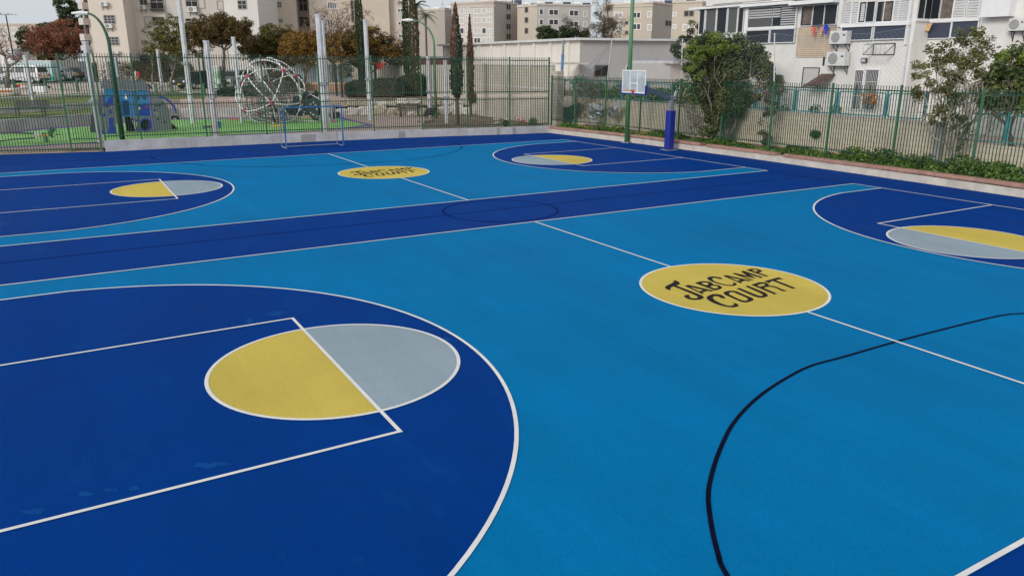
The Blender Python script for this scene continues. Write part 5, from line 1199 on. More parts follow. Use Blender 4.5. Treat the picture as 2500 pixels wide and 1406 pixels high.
r_ = empty('dead_creeper', (17.5, 27, .4), 'tangle of dead grey-brown creeper on the right fence near the far corner', 'creeper'); mb.build('foliage', L_dry, r_); tw.build('stems', m_twigd, r_)
# dark green tarpaulin hanging in the corner
F = XF(17.55); q = [F.tz(1330+x/8.27, 140+y/8.27) for x, y in ((230, 1230), (330, 1080), (500, 990), (640, 930), (720, 930), (710, 1010), (640, 1130), (560, 1230), (470, 1310), (330, 1310))]
mb = MB(); mb.prism([F.P(t, z, .0) for t, z in q], -F.n*.06); tag(mb.build('tarpaulin', M('dark_green_tarpaulin', (.02, .06, .05), .7, .3, 2, bump=.6, bscale=6)), 'dark green tarpaulin sagging behind the fence in the far corner', 'tarpaulin')
# crumpled metal sheets
def sheet(pts, label, mat, nm='metal_sheet', o=.25, seed=1):
    random.seed(seed); q = [F.tz(1330+x/8.27, 140+y/8.27) for x, y in pts]; n = len(q); c = (sum(a for a, _ in q)/n, sum(b for _, b in q)/n)
    mb = MB(); V_ = [F.P(c[0], c[1], o+.15)]; 
    for k in (.5, 1):
        for t, z in q: V_.append(F.P(c[0]+(t-c[0])*k, c[1]+(z-c[1])*k, o+random.uniform(-.12, .12)))
    fs = [(0, 1+i, 1+(i+1) % n) for i in range(n)]+[(1+i, 1+n+i, 1+n+(i+1) % n, 1+(i+1) % n) for i in range(n)]
    mb.add(V_, fs); ob = mb.build(nm, mat); s = ob.modifiers.new('s', 'SOLIDIFY'); s.thickness = .012; tag(ob, label, 'metal sheet')
m_foil = M('weathered_white_sheet', (.50, .52, .53), .4, .3, 3, metal=.3, dirt=.6, dirtcol=(.18, .18, .18)); m_foilb = M('blue_grey_sheet', (.16, .24, .28), .4, .4, 4, metal=.3)
sheet([(920, 940), (1060, 920), (1290, 950), (1270, 1040), (1170, 1080), (1000, 1120), (960, 1040)], 'torn white and blue sheet, uppermost of the scraps behind the hoop', m_foil, seed=2)
sheet([(990, 1110), (1120, 1080), (1200, 1090), (1190, 1170), (1090, 1160)], 'dark blue-grey torn sheet below the uppermost scrap', m_foilb, seed=3, o=.2)
sheet([(970, 1160), (1100, 1165), (1210, 1190), (1160, 1290), (1060, 1330), (990, 1260)], 'pale curved sheet, lowest of the scraps near the weeds', m_foil, seed=4, o=.3)
sheet([(1300, 1060), (1380, 990), (1480, 1010), (1470, 1150), (1440, 1240), (1350, 1180)], 'grey crumpled sheet just left of the tall green pole', M('grey_sheet', (.28, .28, .27), .5, .4, 4, metal=.3), seed=5, o=.25)
sheet([(1500, 950), (1560, 890), (1640, 920), (1600, 1020), (1520, 1150), (1450, 1250), (1440, 1200), (1490, 1060)], 'curved white sheet partly behind the tall green pole', m_foil, seed=6, o=.3)
# leaning rail and blue-wrapped pole at corner
F = XF(16.2); a = F.tz(1344, 196); b = F.tz(1375, 257); mb = MB(); mb.tube([F.P(*a), F.P(*b)], .035, 6); tag(mb.build('loose_rail', m_galv), 'loose white and green rail hanging off the corner of the right fence', 'rail')
p = onX(1371, 190, 17.6); p2 = onX(1376, 98, 17.6); r_ = empty('blue_pole', (p.x, p.y, .3), 'leaning pole wrapped in blue paint behind the far fence corner', 'pole')
MB().tube([(p.x, p.y+.02, .3), p, V((p.x, p2.y, p2.z))], [.09, .085, .07], 8).build('shaft', m_galvd, r_)
m1 = p+(V((p.x, p2.y, p2.z))-p)*.2; m2 = p+(V((p.x, p2.y, p2.z))-p)*.62; MB().tube([m1, m2], .095, 8).build('blue_wrapping', M('faded_blue_wrap', (.10, .22, .42), .6, .3, 4), r_)
# ------------------------------------------------------------------ yard ground beyond the wall
struct('yard_ground', MB().add([(BX+.2, -80, 1.3), (400, -80, 1.3), (400, 600, 1.9), (60, 600, 1.9), (BX+.2, 31.6, 1.3)], [(0, 1, 2, 3, 4)]), m_dirt)
# ------------------------------------------------------------------ beige block wall at the end of the park
P_ = [ground_at(1347, 51.2, 0), ground_at(1150, 62.5, 0), ground_at(1040, 70, 0), ground_at(905, 86, 0)]
pts = [(p.x, p.y) for p in P_]
r_, _ = wall_run('block_wall', pts, .1, [3.95, 3.95, 3.9, 3.75], .2, m_block2, 'tall beige block wall closing the end of the park')
F = Facade(pts[0], pts[1])
for u in (1155, 1238, 1296):
    mb = MB(); t = F.tz(u, 200)[0]; F.box(mb, t-.12, t+.12, .1, 4.0, .003, .09); mb.build('pilaster', m_kerbw, r_)
a, b = F.tz(1150, 222)[0], F.tz(1345, 222)[0]; mb = MB(); F.box(mb, min(a, b), max(a, b), 2.42, 2.58, .003, .03); mb.build('band', M('white_vent_band', (.55, .53, .5), .9, .1, 3), r_)
mb = MB(); F.box(mb, 0.02, F.L, 3.952, 4.02, -.22, .06); mb.build('coping', m_bwhite, r_)
q = F.P(-.05, .1); mb = MB(); F.box(mb, -.6, -.02, .1, 3.6, -.5, .0); o = mb.build('corner_pillar', m_block2, r_)
# ------------------------------------------------------------------ white apartment building (right)
WX = 21.0; FW = XF(WX); wb = empty('white_apartment_building', (WX, 12, 1.3), 'white rendered apartment building with glazed balconies on the right', 'building')
yl0 = onX(1705, 100, WX).y; yst = onX(2224, 120, WX).y
# second plane for the part right of the step
d = ray(2262, 120); X2 = (CAM+d*((yst-CAM.y)/d.y)).x; X2 = min(max(X2, WX+.5), WX+2.6); FX2 = XF(X2)
ywl = onX(1738, 120, WX).y
zl = onX(1800, 112, WX).z
MB().bb(WX, WX+11, yst, ywl, .9, zl).build('wall', m_wwhite, wb); MB().bb(X2, X2+11, -30, yst-.003, .9, 14).build('wall', m_wwhite, wb)
# upper wall of left part is built from solid pieces around the glazing
zt_ = 14
ur = onX(2035, 60, WX).y
def wpiece(u0, u1, v0, v1, F=FW, o0=-.3, o1=0., mat=m_wwhite, nm='wall', z1=None, z0=None):
    a, b, c, d_ = F.rect(u0, v0, u1, v1); mb = MB(); F.box(mb, min(a, b), max(a, b), c if z0 is None else z0, d_ if z1 is None else z1, o0, o1); return mb.build(nm, mat, wb)
MB().bb(WX+.05, WX+11, yst+.003, onX(1745, 60, WX).y, zl+.003, zt_).build('wall', m_wwhite, wb)
mb = MB(); zc = onX(1990, 10, WX).z
# top band with canopies
wpiece(1740, 2224, -200, -2, o0=-.04, o1=.25)
wpiece(1753, 1900, -60, 6, o0=-.02, o1=.32, nm='parapet')
wpiece(1819, 1944, 8, 15, o0=.0, o1=.38, nm='canopy', mat=m_wframe); wpiece(1944, 2052, 2, 11, o0=.0, o1=.55, nm='canopy', mat=m_wframe)
wpiece(1690, 1822, 15, 21, o0=-2.0, o1=.25, nm='canopy', mat=m_wframe)
# glazed corner balcony (left)
wpiece(1706, 1820, 84, 93, o0=-1.9, o1=.12, nm='balcony_slab', mat=m_wframe)
GLB = dict(frame=m_wframe)
for i, (a, b) in enumerate(((1710, 1722), (1726, 1750), (1753, 1776), (1780, 1802), (1805, 1817))):
    window(FW, wb, (a, 21+0*i, b, 84-i*1.2), .035, (), (), m_glassr if i % 2 else m_glass, off=.04)
wpiece(1820, 1826, 14, 110, o0=0, o1=.1, mat=m_wframe, nm='mullion')
window(FW, wb, (1722, 93, 1762, 120), .04, (.5,), (), m_glass, off=-.5); window(FW, wb, (1772, 90, 1806, 116), .04, (.5,), (), m_glass, off=.0)
# wide window with striped blind
window(FW, wb, (1829, 20, 1887, 67), .04, (), (), m_glassr, off=.03); window(FW, wb, (1889, 17, 1945, 64), .04, (), (), m_glass, off=.03)
def slats(F, rc, n, mat, o=.062, fill=.5, root=None):
    a, b, c, d_ = F.rect(*rc); mb = MB()
    for i in range(n): z = c+(d_-c)*(i+.5)/n; h = (d_-c)/n*fill; F.box(mb, min(a, b), max(a, b), z-h/2, z+h/2, o-.01, o)
    mb.build('blind', mat, root or wb)
slats(FW, (1909, 17, 1944, 62), 8, m_blind, .066, .55); slats(FW, (1831, 22, 1908, 46), 4, m_blind, .068, .6)
wpiece(1820, 1945, 66, 73, o0=0, o1=.12, mat=m_wframe, nm='window_sill')
window(FW, wb, (1824, 76, 1879, 106), .035, (), (), m_glass, off=.03); window(FW, wb, (1883, 73, 1941, 104), .035, (), (), m_glassb, off=.03)
# recessed window with laundry and lattice
window(FW, wb, (1957, 14, 2043, 62), .035, (.33, .66), (), m_glass, off=-.02)
a, b, c, d_ = FW.rect(1960, 14, 1985, 62); mb = MB(); FW.box(mb, min(a, b)+.03, max(a, b), c+.03, d_-.03, .004, .02); mb.build('blind', m_curt, wb)
a, b, c, d_ = FW.rect(1948, 68, 2036, 139); a, b = min(a, b), max(a, b); lat = MB()
n = 20; mrow = 14; LA = b-a; LB = d_-c
for i in range(n+1): t = a+LA*i/n; FW.box(lat, t-.026, t+.026, c, d_, .02, .045)
for j in range(mrow+1): z = c+LB*j/mrow; FW.box(lat, a, b, z-.030, z+.030, .024, .042)
lat.build('lattice_screen', m_lat, wb)
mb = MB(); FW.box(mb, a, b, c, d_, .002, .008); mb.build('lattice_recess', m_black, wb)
# four-part shutter window and lower panels
for i, (a, b, k) in enumerate(((2063, 2080, 1), (2083, 2097, 1), (2100, 2137, 0), (2143, 2182, 0), (2186, 2196, 1), (2199, 2222, 1))):
    w_ = window(FW, wb, (a, 8-i*1.1, b, 57-i*1.3), .03, (.45,) if not k else (), (), m_slatg if k else m_glass, off=.03)
    if k: slats(FW, (a+.5, 9-i*1.1, b-.5, 56-i*1.3), 8, m_slat, .066, .82, w_)
slats(FW, (2103, 10, 2112, 52), 8, m_slat, .05, .82); 
mb = MB(); a, b, c, d_ = FW.rect(2155, 8, 2178, 50); FW.box(mb, min(a, b), max(a, b), c, d_, .04, .06); mb.build('curtain', m_curt, wb)
wpiece(2056, 2224, 56, 65, o0=0, o1=.14, mat=m_wframe, nm='window_sill')
window(FW, wb, (2057, 64, 2130, 98), .035, (), (), m_glassb, off=.03); window(FW, wb, (2137, 61, 2217, 95), .035, (), (), m_glassb, off=.03)
wpiece(2050, 2060, -2, 66, o0=0, o1=.1, nm='pilaster'); wpiece(2218, 2224, -20, 110, o0=0, o1=.1, nm='pilaster')
# right part, set back
window(FX2, wb, (2264, -20, 2298, 47), .035, (), (), m_glass, off=.03); window(FX2, wb, (2301, -20, 2330, 46), .035, (), (), m_curt, off=.03)
for a, b in ((2334, 2360), (2367, 2393)):
    w_ = window(FX2, wb, (a, -20, b, 43), .03, (), (), m_slatg, off=.03); slats(FX2, (a+.5, -18, b-.5, 42), 9, m_slat, .066, .82, w_)
wpiece(2262, 2394, 46, 54, F=FX2, o0=0, o1=.12, mat=m_wframe, nm='window_sill')
window(FX2, wb, (2262, 57, 2322, 94), .03, (), (), m_glassb, off=.03); window(FX2, wb, (2326, 53, 2388, 91), .03, (), (), m_glassb, off=.03)
wpiece(2418, 2486, -60, 42, F=FX2, o0=-.0, o1=.45, nm='shutter_box', mat=m_wframe)
# windows in the side face of the step
yy = yst-.02; mb = MB(); zA, zB = onX(2240, 47, WX+.5).z, 9; mb.bb(WX+.15, WX+.5, yst-.03, yst-.004, zA, zB); mb.build('window', m_glass, wb); mb = MB(); mb.bb(WX+.62, X2-.12, yst-.03, yst-.004, zA, zB); mb.build('window', m_glass, wb)
mb = MB(); mb.bb(WX+.02, X2, yst-.06, yst-.004, zA-.12, zA-.0); mb.build('window_sill', m_wframe, wb)
# ground floor: barred french window, shutter, awning, small window
def bars(F, rc, n, rows=(), mat=m_galvd, w=.008, o=.1):
    a, b, c, d_ = F.rect(*rc); a, b = min(a, b), max(a, b); mb = MB()
    for i in range(n+1): t = a+(b-a)*i/n; mb.tube([F.P(t, c, o), F.P(t, d_, o)], w, 4, False)
    for r in rows: z = c+(d_-c)*r; mb.tube([F.P(a, z, o), F.P(b, z, o)], w*1.2, 4, False)
    mb.build('window_bars', mat, wb)
window(FW, wb, (2086, 172, 2106, 267), .05, (), (), m_glassr, off=.03); window(FW, wb, (2112, 171, 2143, 268), .05, (), (), m_glassr, off=.03)
bars(FW, (2086, 172, 2106, 267), 5, (.35, .7, 1), m_wframe); bars(FW, (2112, 171, 2143, 268), 8, (.35, .7, 1), m_wframe)
wpiece(1962, 1997, 166, 215, o0=0, o1=.04, nm='shutter_panel', mat=M('grey_white_panel', (.50, .50, .50), .6, .05, 3))
mb = MB(); a, b, c, d_ = FW.rect(1961, 166, 2000, 215); a, b = min(a, b), max(a, b); mb.tube([FW.P(a, c, .06), FW.P(a, d_, .06), FW.P(b, d_, .06), FW.P(b, c, .06)], .025, 5); mb.build('shutter_frame', m_rust, wb)
a = FW.tz(1990, 212); b = FW.tz(2034, 183); mb = MB(); t0, t1 = min(a[0], b[0]), max(a[0], b[0]); 
mb.prism([FW.P(t0-.0, a[1], .9), FW.P(t1, a[1]+.05, .9), FW.P(t1+.15, b[1], .05), FW.P(t0+.35, b[1], .05)], (0, 0, .04)); r_ = mb.build('awning', m_rust, wb)
window(FW, wb, (1866, 155, 1892, 190), .05, (.5,), (), m_glassr, off=.03); bars(FW, (1866, 155, 1892, 190), 5, (.5,)); wpiece(1864, 1894, 152, 156, o0=0, o1=.35, nm='canopy', mat=m_flower)
mb = MB(); t, z = FW.tz(2012, 150); FW.box(mb, t-.04, t+.04, z-.2, z+.2, 0, .05); mb.build('vent_slot', m_black, wb)
p = onX(2125, 240, WX-.6); mb = MB(); leaves_in(mb, V((p.x, p.y, p.z)), .42, 150, .15); r_ = mb.build('orange_potted_bush', leafmat('bright_orange_leaves', (.42, .13, .03), (.55, .2, .05))); tag(r_, 'orange-leaved bush in front of the barred garden door', 'bush')
for u in (1915, 1990, 2040): 
    p = onX(u, 268, WX-1.2); mb = MB(); leaves_in(mb, p, .3, 160, .12); tag(mb.build('low_bush', L_vine), {1915: 'small green plant behind the turquoise fence, under the climber', 1990: 'small green plant behind the turquoise fence, below the grey shutter', 2040: 'grey-leaved bush behind the turquoise fence, left of the barred door'}[u], 'bush')
# wall-hung things
def acunit(F, rc, label, brk=True):
    a, b, c, d_ = F.rect(*rc); a, b = min(a, b), max(a, b); w = b-a; h = d_-c; root = empty('air_conditioner', F.P((a+b)/2, c, .1), label, 'air conditioner', 'air conditioner units on the walls'); dp = min(.36, w*.42)
    mb = MB(); F.box(mb, a, b, c, d_, .10, .10+dp); o = mb.build('casing', m_acw, root)
    mb = MB(); r = h*.40; ct, cz = a+w*.36, c+h*.5; mb.prism([F.P(ct+r*cos(t), cz+r*sin(t), .10+dp+.012) for t in [2*pi*i/24 for i in range(24)]], -F.n*.02); mb.build('fan_grille', m_acg, root)
    mb = MB()
    for k in range(1, 4): q = [F.P(ct+r*k/4*cos(t), cz+r*k/4*sin(t), .10+dp+.018) for t in [2*pi*i/16 for i in range(17)]]; mb.tube(q, .006, 3, False)
    mb.build('grille_ring', m_acw, root)
    mb = MB(); F.box(mb, b-w*.22, b-w*.08, c+h*.62, c+h*.72, .10+dp, .10+dp+.008); mb.build('badge', m_black, root)
    if brk:
        mb = MB()
        for t in (a+w*.15, b-w*.12): mb.bar(F.P(t, c-.02, 0), F.P(t, c-.02, .15+dp), .04); mb.bar(F.P(t, c-.35, .02), F.P(t, c-.02, dp), .025); mb.bar(F.P(t, c-.4, .02), F.P(t, c, .02), .03)
        mb.build('bracket', m_acb, root)
    return root
acunit(FW, (2041, 77, 2082, 108), 'air conditioner right of the cream lattice, upper one of the pair')
acunit(FW, (2033, 127, 2078, 161), 'air conditioner near the cream lattice, lower one of the pair')
acunit(FX2, (2474, 46, 2512, 76), 'air conditioner at the right edge, below the white shutter box')
rk_ = empty('wall_rack', FW.P(FW.tz(2150, 120)[0], FW.tz(2150, 134)[1], 0), 'rusty iron bracket rack on the white wall, right of the air conditioners', 'rack'); mb = MB()
a, b, c, d_ = FW.rect(2133, 107, 2185, 134); a, b = min(a, b), max(a, b)
for t in (a, b): mb.bar(FW.P(t, c, .02), FW.P(t, d_, .02), .035); mb.bar(FW.P(t, c, .02), FW.P(t, c, .7), .03); mb.bar(FW.P(t, d_, .02), FW.P(t, c, .7), .025)
mb.bar(FW.P(a, d_, .02), FW.P(b, d_, .02), .035); mb.bar(FW.P(a, c, .02), FW.P(b, c, .02), .035); mb.bar(FW.P(a, c, .7), FW.P(b, c, .7), .03); mb.build('frame', m_rust, rk_)
mb = MB()
for i in range(6): t = a+(b-a)*i/5; mb.tube([FW.P(t, c, .7), FW.P(t, d_-.05, .7), FW.P(t, d_, .35)], .01, 4)
mb.tube([FW.P(a, d_-.05, .7), FW.P(b, d_-.05, .7)], .012, 4); mb.build('cage_bars', m_galvd, rk_)
fl_ = empty('wall_floodlight', FW.P(*FW.tz(2113, 148)), 'small square floodlight on the white wall below the rack', 'floodlight'); t, z = FW.tz(2113, 148)
mb = MB(); FW.box(mb, t-.14, t+.14, z-.10, z+.10, .08, .14); mb.build('housing', m_black, fl_); mb = MB(); FW.box(mb, t-.10, t+.10, z-.07, z+.07, .142, .15); mb.build('lens', m_galv, fl_); mb = MB(); mb.bar(FW.P(t, z, 0), FW.P(t, z, .09), .04); mb.build('bracket', m_black, fl_)
ln = empty('washing_line', FW.P(*FW.tz(1995, 68)), 'washing line under the recessed window above the cream lattice', 'washing line'); a = FW.tz(1998, 64); b = FW.tz(2046, 60); mb = MB()
for k in (.15, .3, .45): mb.tube([FW.P(a[0], a[1], k), FW.P(b[0], b[1], k)], .008, 4)
for q in (a, b): mb.bar(FW.P(q[0], q[1], 0), FW.P(q[0], q[1], .5), .03)
mb.build('line', m_galvd, ln)
def garment(u, v0, v1, w, mat, label, o=.3, sleeves=True):
    t, z1 = FW.tz(u, v0); z0 = FW.tz(u, v1)[1]; w = w*mpp(33); pts = [(t-w*.5, z1), (t+w*.5, z1), (t+w*.75, z1-(z1-z0)*.4), (t+w*.45, z1-(z1-z0)*.35), (t+w*.42, z0), (t-w*.38, z0+.03), (t-w*.42, z1-(z1-z0)*.4), (t-w*.7, z1-(z1-z0)*.5)]
    mb = MB(); mb.prism([FW.P(a_, b_, o+.04*sin(i*2)) for i, (a_, b_) in enumerate(pts)], -FW.n*.03); tag(mb.build('hanging_garment', mat), label, 'garment')
garment(2002, 66, 90, 9, m_coral, 'coral red garment, leftmost on the washing line', .45); garment(2006, 63, 76, 7, m_greyf, 'grey garment behind the coral red one on the washing line', .15)
garment(2016, 67, 88, 8, M('salmon_fabric', (.72, .33, .24), .85, .1, 4), 'salmon pink garment in the middle of the washing line', .3); garment(2025, 67, 75, 9, M('slate_fabric', (.20, .24, .31), .85, .1, 4), 'slate grey cloth between the pink and the blue garment', .15); garment(2033, 62, 86, 9, m_royal, 'royal blue garment, rightmost on the washing line', .45)
def cloth(F, u, v0, v1, w, mat, label, o=.25):
    t, z1 = F.tz(u, v0); z0 = F.tz(u, v1)[1]; w = w*mpp(34); mb = MB(); mb.prism([F.P(t-w/2, z1, o), F.P(t+w/2, z1+.01, o), F.P(t+w/2-.05, z0, o+.08), F.P(t-w/2-.03, z0+.03, o+.05)], -F.n*.02); tag(mb.build('hanging_cloth', mat), label, 'cloth')
cloth(FX2, 2276, 59, 77, 17, m_peach, 'tan cloth hanging before the dark panel of the right balcony'); cloth(FX2, 2259, 57, 72, 9, m_palec, 'pale blue cloth hanging left of the tan cloth', .45)
# ------------------------------------------------------------------ low warehouse
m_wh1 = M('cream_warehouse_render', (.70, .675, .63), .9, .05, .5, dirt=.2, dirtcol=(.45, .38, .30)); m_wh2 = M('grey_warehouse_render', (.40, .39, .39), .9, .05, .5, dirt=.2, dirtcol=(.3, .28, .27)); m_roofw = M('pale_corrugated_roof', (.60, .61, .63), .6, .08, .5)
A = ground_at(1413, 76, 1.5); B = ground_at(1083, 107, 1.5); C = ground_at(1652, 80, 1.5); zr = zs(99, 76)
wh = empty('warehouse', A, 'long low cream warehouse with a thin pale roof edge behind the block wall', 'building')
F1 = Facade((B.x, B.y), (A.x, A.y)); Fg = Facade((A.x, A.y), (C.x, C.y))
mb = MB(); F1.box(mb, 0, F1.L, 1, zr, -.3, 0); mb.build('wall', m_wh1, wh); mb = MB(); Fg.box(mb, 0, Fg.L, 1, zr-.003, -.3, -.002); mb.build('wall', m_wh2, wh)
mb = MB(); F1.box(mb, -.6, F1.L+.3, zr, zr+.22, -6, .55); mb.build('roof_edge', m_roofw, wh); mb = MB(); Fg.box(mb, -.3, Fg.L+.3, zr+.004, zr+.2, -12, .5); mb.build('roof', m_roofw, wh)
for i in range(10):
    t = F1.L*(i+.45)/10; mb = MB(); F1.box(mb, t-.22, t+.22, 1, zr-.02, 0, .22); mb.build('pilaster', m_wh1, wh)
window(Fg, wh, (1453, 162, 1483, 185), .1, (.5,), (), m_black, M('dark_frame', (.08, .08, .08), .6, .1, 3)); window(Fg, wh, (1529, 162, 1536, 180), .06, (), (), m_black)
mb = MB(); a = Fg.tz(1344, 150); b = Fg.tz(1414, 150); Fg.box(mb, a[0]-.2, b[0], zs(154, 72)-.15, zs(154, 72)+.02, 0, 2.0)
mb.build('side_canopy', m_kerbw, wh)
# pink outbuilding
m_pk = M('pinkish_render', (.58, .53, .51), .9, .05, .8, dirt=.2, dirtcol=(.42, .36, .33)); A = ground_at(1553, 64, 1.5); B = ground_at(1632, 61, 1.5); C = ground_at(1672, 66, 1.5)
ob_ = empty('outbuilding', A, 'small pinkish outbuilding with a flat concrete roof behind the hoop', 'building'); Fa = Facade((A.x, A.y), (B.x, B.y)); Fb = Facade((B.x, B.y), (C.x, C.y)); zt = zs(156, 62)
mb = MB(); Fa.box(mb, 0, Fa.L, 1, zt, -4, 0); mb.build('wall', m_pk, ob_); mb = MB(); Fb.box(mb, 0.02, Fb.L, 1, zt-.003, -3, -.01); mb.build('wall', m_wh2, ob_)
mb = MB(); Fa.box(mb, -.25, Fa.L+.6, zt, zt+.22, -5, .35); mb.build('roof', m_conc, ob_); mb = MB(); Fa.box(mb, -.35, Fa.L+.2, zt+.224, zt+.35, -5, -.3); mb.build('roof_edge', m_galvd, ob_)
mb = MB(); a, b, c, d_ = Fb.rect(1638, 170, 1649, 187); Fb.box(mb, min(a, b), max(a, b), c, d_, -.1, .02); mb.build('window', m_black, ob_)
mb = MB(); q = [Fa.tz(*x) for x in ((1580, 180), (1618, 180), (1616, 196))]; mb.tube([Fa.P(t, z, .06) for t, z in q], .03, 5); mb.build('pipe', m_rust, ob_)
# shed with maroon side
A = ground_at(970, 96, 2.2); B = ground_at(1086, 92, 2.2); sh = empty('shed', A, 'low shed with a maroon side and grey roof edge behind the tall cypresses', 'shed'); F = Facade((A.x, A.y), (B.x, B.y)); z1 = zs(158, 94); z2 = zs(143, 94); z3 = zs(138, 94)
mb = MB(); F.box(mb, 0, F.L, z1-1.5, z2, -3, 0); mb.build('side', M('maroon_cladding', (.14, .035, .045), .6, .1, 2), sh); mb = MB(); F.box(mb, F.L*.48, F.L, z2, z3, -3, .15); mb.build('roof', m_galvd, sh)
# ------------------------------------------------------------------ cream apartment block behind the park
def bmat(n, c, d=.3): return M(n, c, .9, .04, .25, dirt=d, dirtcol=tuple(x*.72 for x in c))
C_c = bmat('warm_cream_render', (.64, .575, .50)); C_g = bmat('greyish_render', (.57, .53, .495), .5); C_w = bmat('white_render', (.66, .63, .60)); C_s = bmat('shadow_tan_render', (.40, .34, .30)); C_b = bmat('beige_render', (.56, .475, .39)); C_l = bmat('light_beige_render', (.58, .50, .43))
blk = empty('apartment_block', G(400, 92), 'large cream apartment block filling the background left of centre', 'building')
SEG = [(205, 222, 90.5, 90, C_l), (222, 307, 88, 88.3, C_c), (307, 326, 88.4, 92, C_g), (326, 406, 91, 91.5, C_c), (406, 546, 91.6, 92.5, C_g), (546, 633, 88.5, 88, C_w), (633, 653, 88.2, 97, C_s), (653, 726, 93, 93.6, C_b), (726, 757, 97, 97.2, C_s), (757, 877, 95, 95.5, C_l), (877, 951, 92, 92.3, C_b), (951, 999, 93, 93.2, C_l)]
FS = []
for (u0, u1, s0, s1, mt) in SEG:
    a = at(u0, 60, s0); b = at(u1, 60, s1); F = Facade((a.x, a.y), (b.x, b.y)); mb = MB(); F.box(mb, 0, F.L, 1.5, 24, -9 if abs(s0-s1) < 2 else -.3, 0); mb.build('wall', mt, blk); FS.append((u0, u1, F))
def Fof(u, lst=FS):
    for a, b, F in lst:
        if a <= u <= b: return F
    return lst[-1][2]
m_fr = M('grey_window_frame', (.34, .31, .28), .6, .1, 3)
def wn(u0, v0, u1, v1, mat=m_glass, fr=None, cols=(.5,), rows=(), lst=FS, root=None, off=0.): window(Fof((u0+u1)/2, lst), root or blk, (u0, v0, u1, v1), .07, cols, rows, mat, fr or m_fr, off=off)
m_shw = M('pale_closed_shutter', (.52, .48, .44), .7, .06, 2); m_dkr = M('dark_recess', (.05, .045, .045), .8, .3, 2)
for a in ((255, 39, 280, 58), (265, 92, 289, 110)): wn(*a, m_glassb, m_fr, (.33, .66), (.33, .66))
for a in ((309, 44, 317, 62), (531, 4, 545, 23), (485, -6, 498, 20), (588, 53, 605, 70), (354, 43, 370, 64), (365, 94, 378, 108)): wn(*a, m_shw, m_fr, (), ())
for a in ((316, 92, 324, 111), (582, 3, 601, 22), (636, 9, 643, 27), (639, 47, 645, 64), (373, 43, 400, 62), (342, -12, 358, 13), (454, -10, 481, 17), (454, 47, 482, 60), (678, 7, 686, 18), (682, 48, 689, 55), (368, -10, 398, 22)): wn(*a, m_glass, m_fr, (.5,), (.5,))
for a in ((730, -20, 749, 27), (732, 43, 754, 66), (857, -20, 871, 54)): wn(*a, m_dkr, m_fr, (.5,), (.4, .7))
for a in ((801, 7, 810, 21), (812, 8, 820, 22), (801, 50, 811, 64), (972, 23, 982, 30), (973, 55, 984, 61), (974, 85, 985, 92), (812, 90, 822, 104)): wn(*a, m_glassb, m_wframe, (.5,), ())
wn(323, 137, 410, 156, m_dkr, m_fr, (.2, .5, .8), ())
for u, v0, v1 in ((212, 8, 24), (214, 46, 62), (217, 84, 100), (219, 112, 124)):
    mb = MB(); F = FS[0][2]; a, b, c, d_ = F.rect(u-6, v0, u+5, v1); F.box(mb, min(a, b), max(a, b), c, d_, 0, .8); mb.build('balcony', C_g, blk)
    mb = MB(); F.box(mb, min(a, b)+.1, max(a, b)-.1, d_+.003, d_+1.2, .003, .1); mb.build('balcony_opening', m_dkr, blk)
mb = MB(); F = Fof(380); a, b, c, d_ = F.rect(366, 10, 400, 25)
for i in range(14): t = a+(b-a)*i/13; mb.tube([F.P(t, c, .5), F.P(t, d_, .5)], .02, 4, False)
mb.tube([F.P(a, d_, .5), F.P(b, d_, .5)], .03, 4); F.box(mb, a, b, c-.1, c, .003, .6); mb.build('balcony_railing', m_black, blk)
for u in (307, 406, 546, 653): 
    F = Fof(u+3); t = F.tz(u+2.5, 60)[0]; mb = MB(); mb.tube([F.P(t, 2, .08), F.P(t, 22, .08)], .05, 5); mb.build('drain_pipe', C_g, blk)
for rc, l in (((259.5, 59, 276, 70), 'air conditioner under the upper barred window at the left of the cream block'), ((247.5, 6, 264.5, 16.5), 'air conditioner high up near the left corner of the cream block'), ((342, 14, 358, 24), 'air conditioner left of the dark balcony of the cream block'), ((346, 124, 360, 132), 'low air conditioner on the cream block near the fence top'), ((276, 125, 292, 132), 'lowest left air conditioner on the cream block under a barred window'), ((460, 17, 482, 31), 'air conditioner under the window left of the umbrella-shaped tree'), ((971, -5, 981, 5), 'air conditioner at the top right end of the beige block')):
    acunit(Fof((rc[0]+rc[2])/2), rc, l)
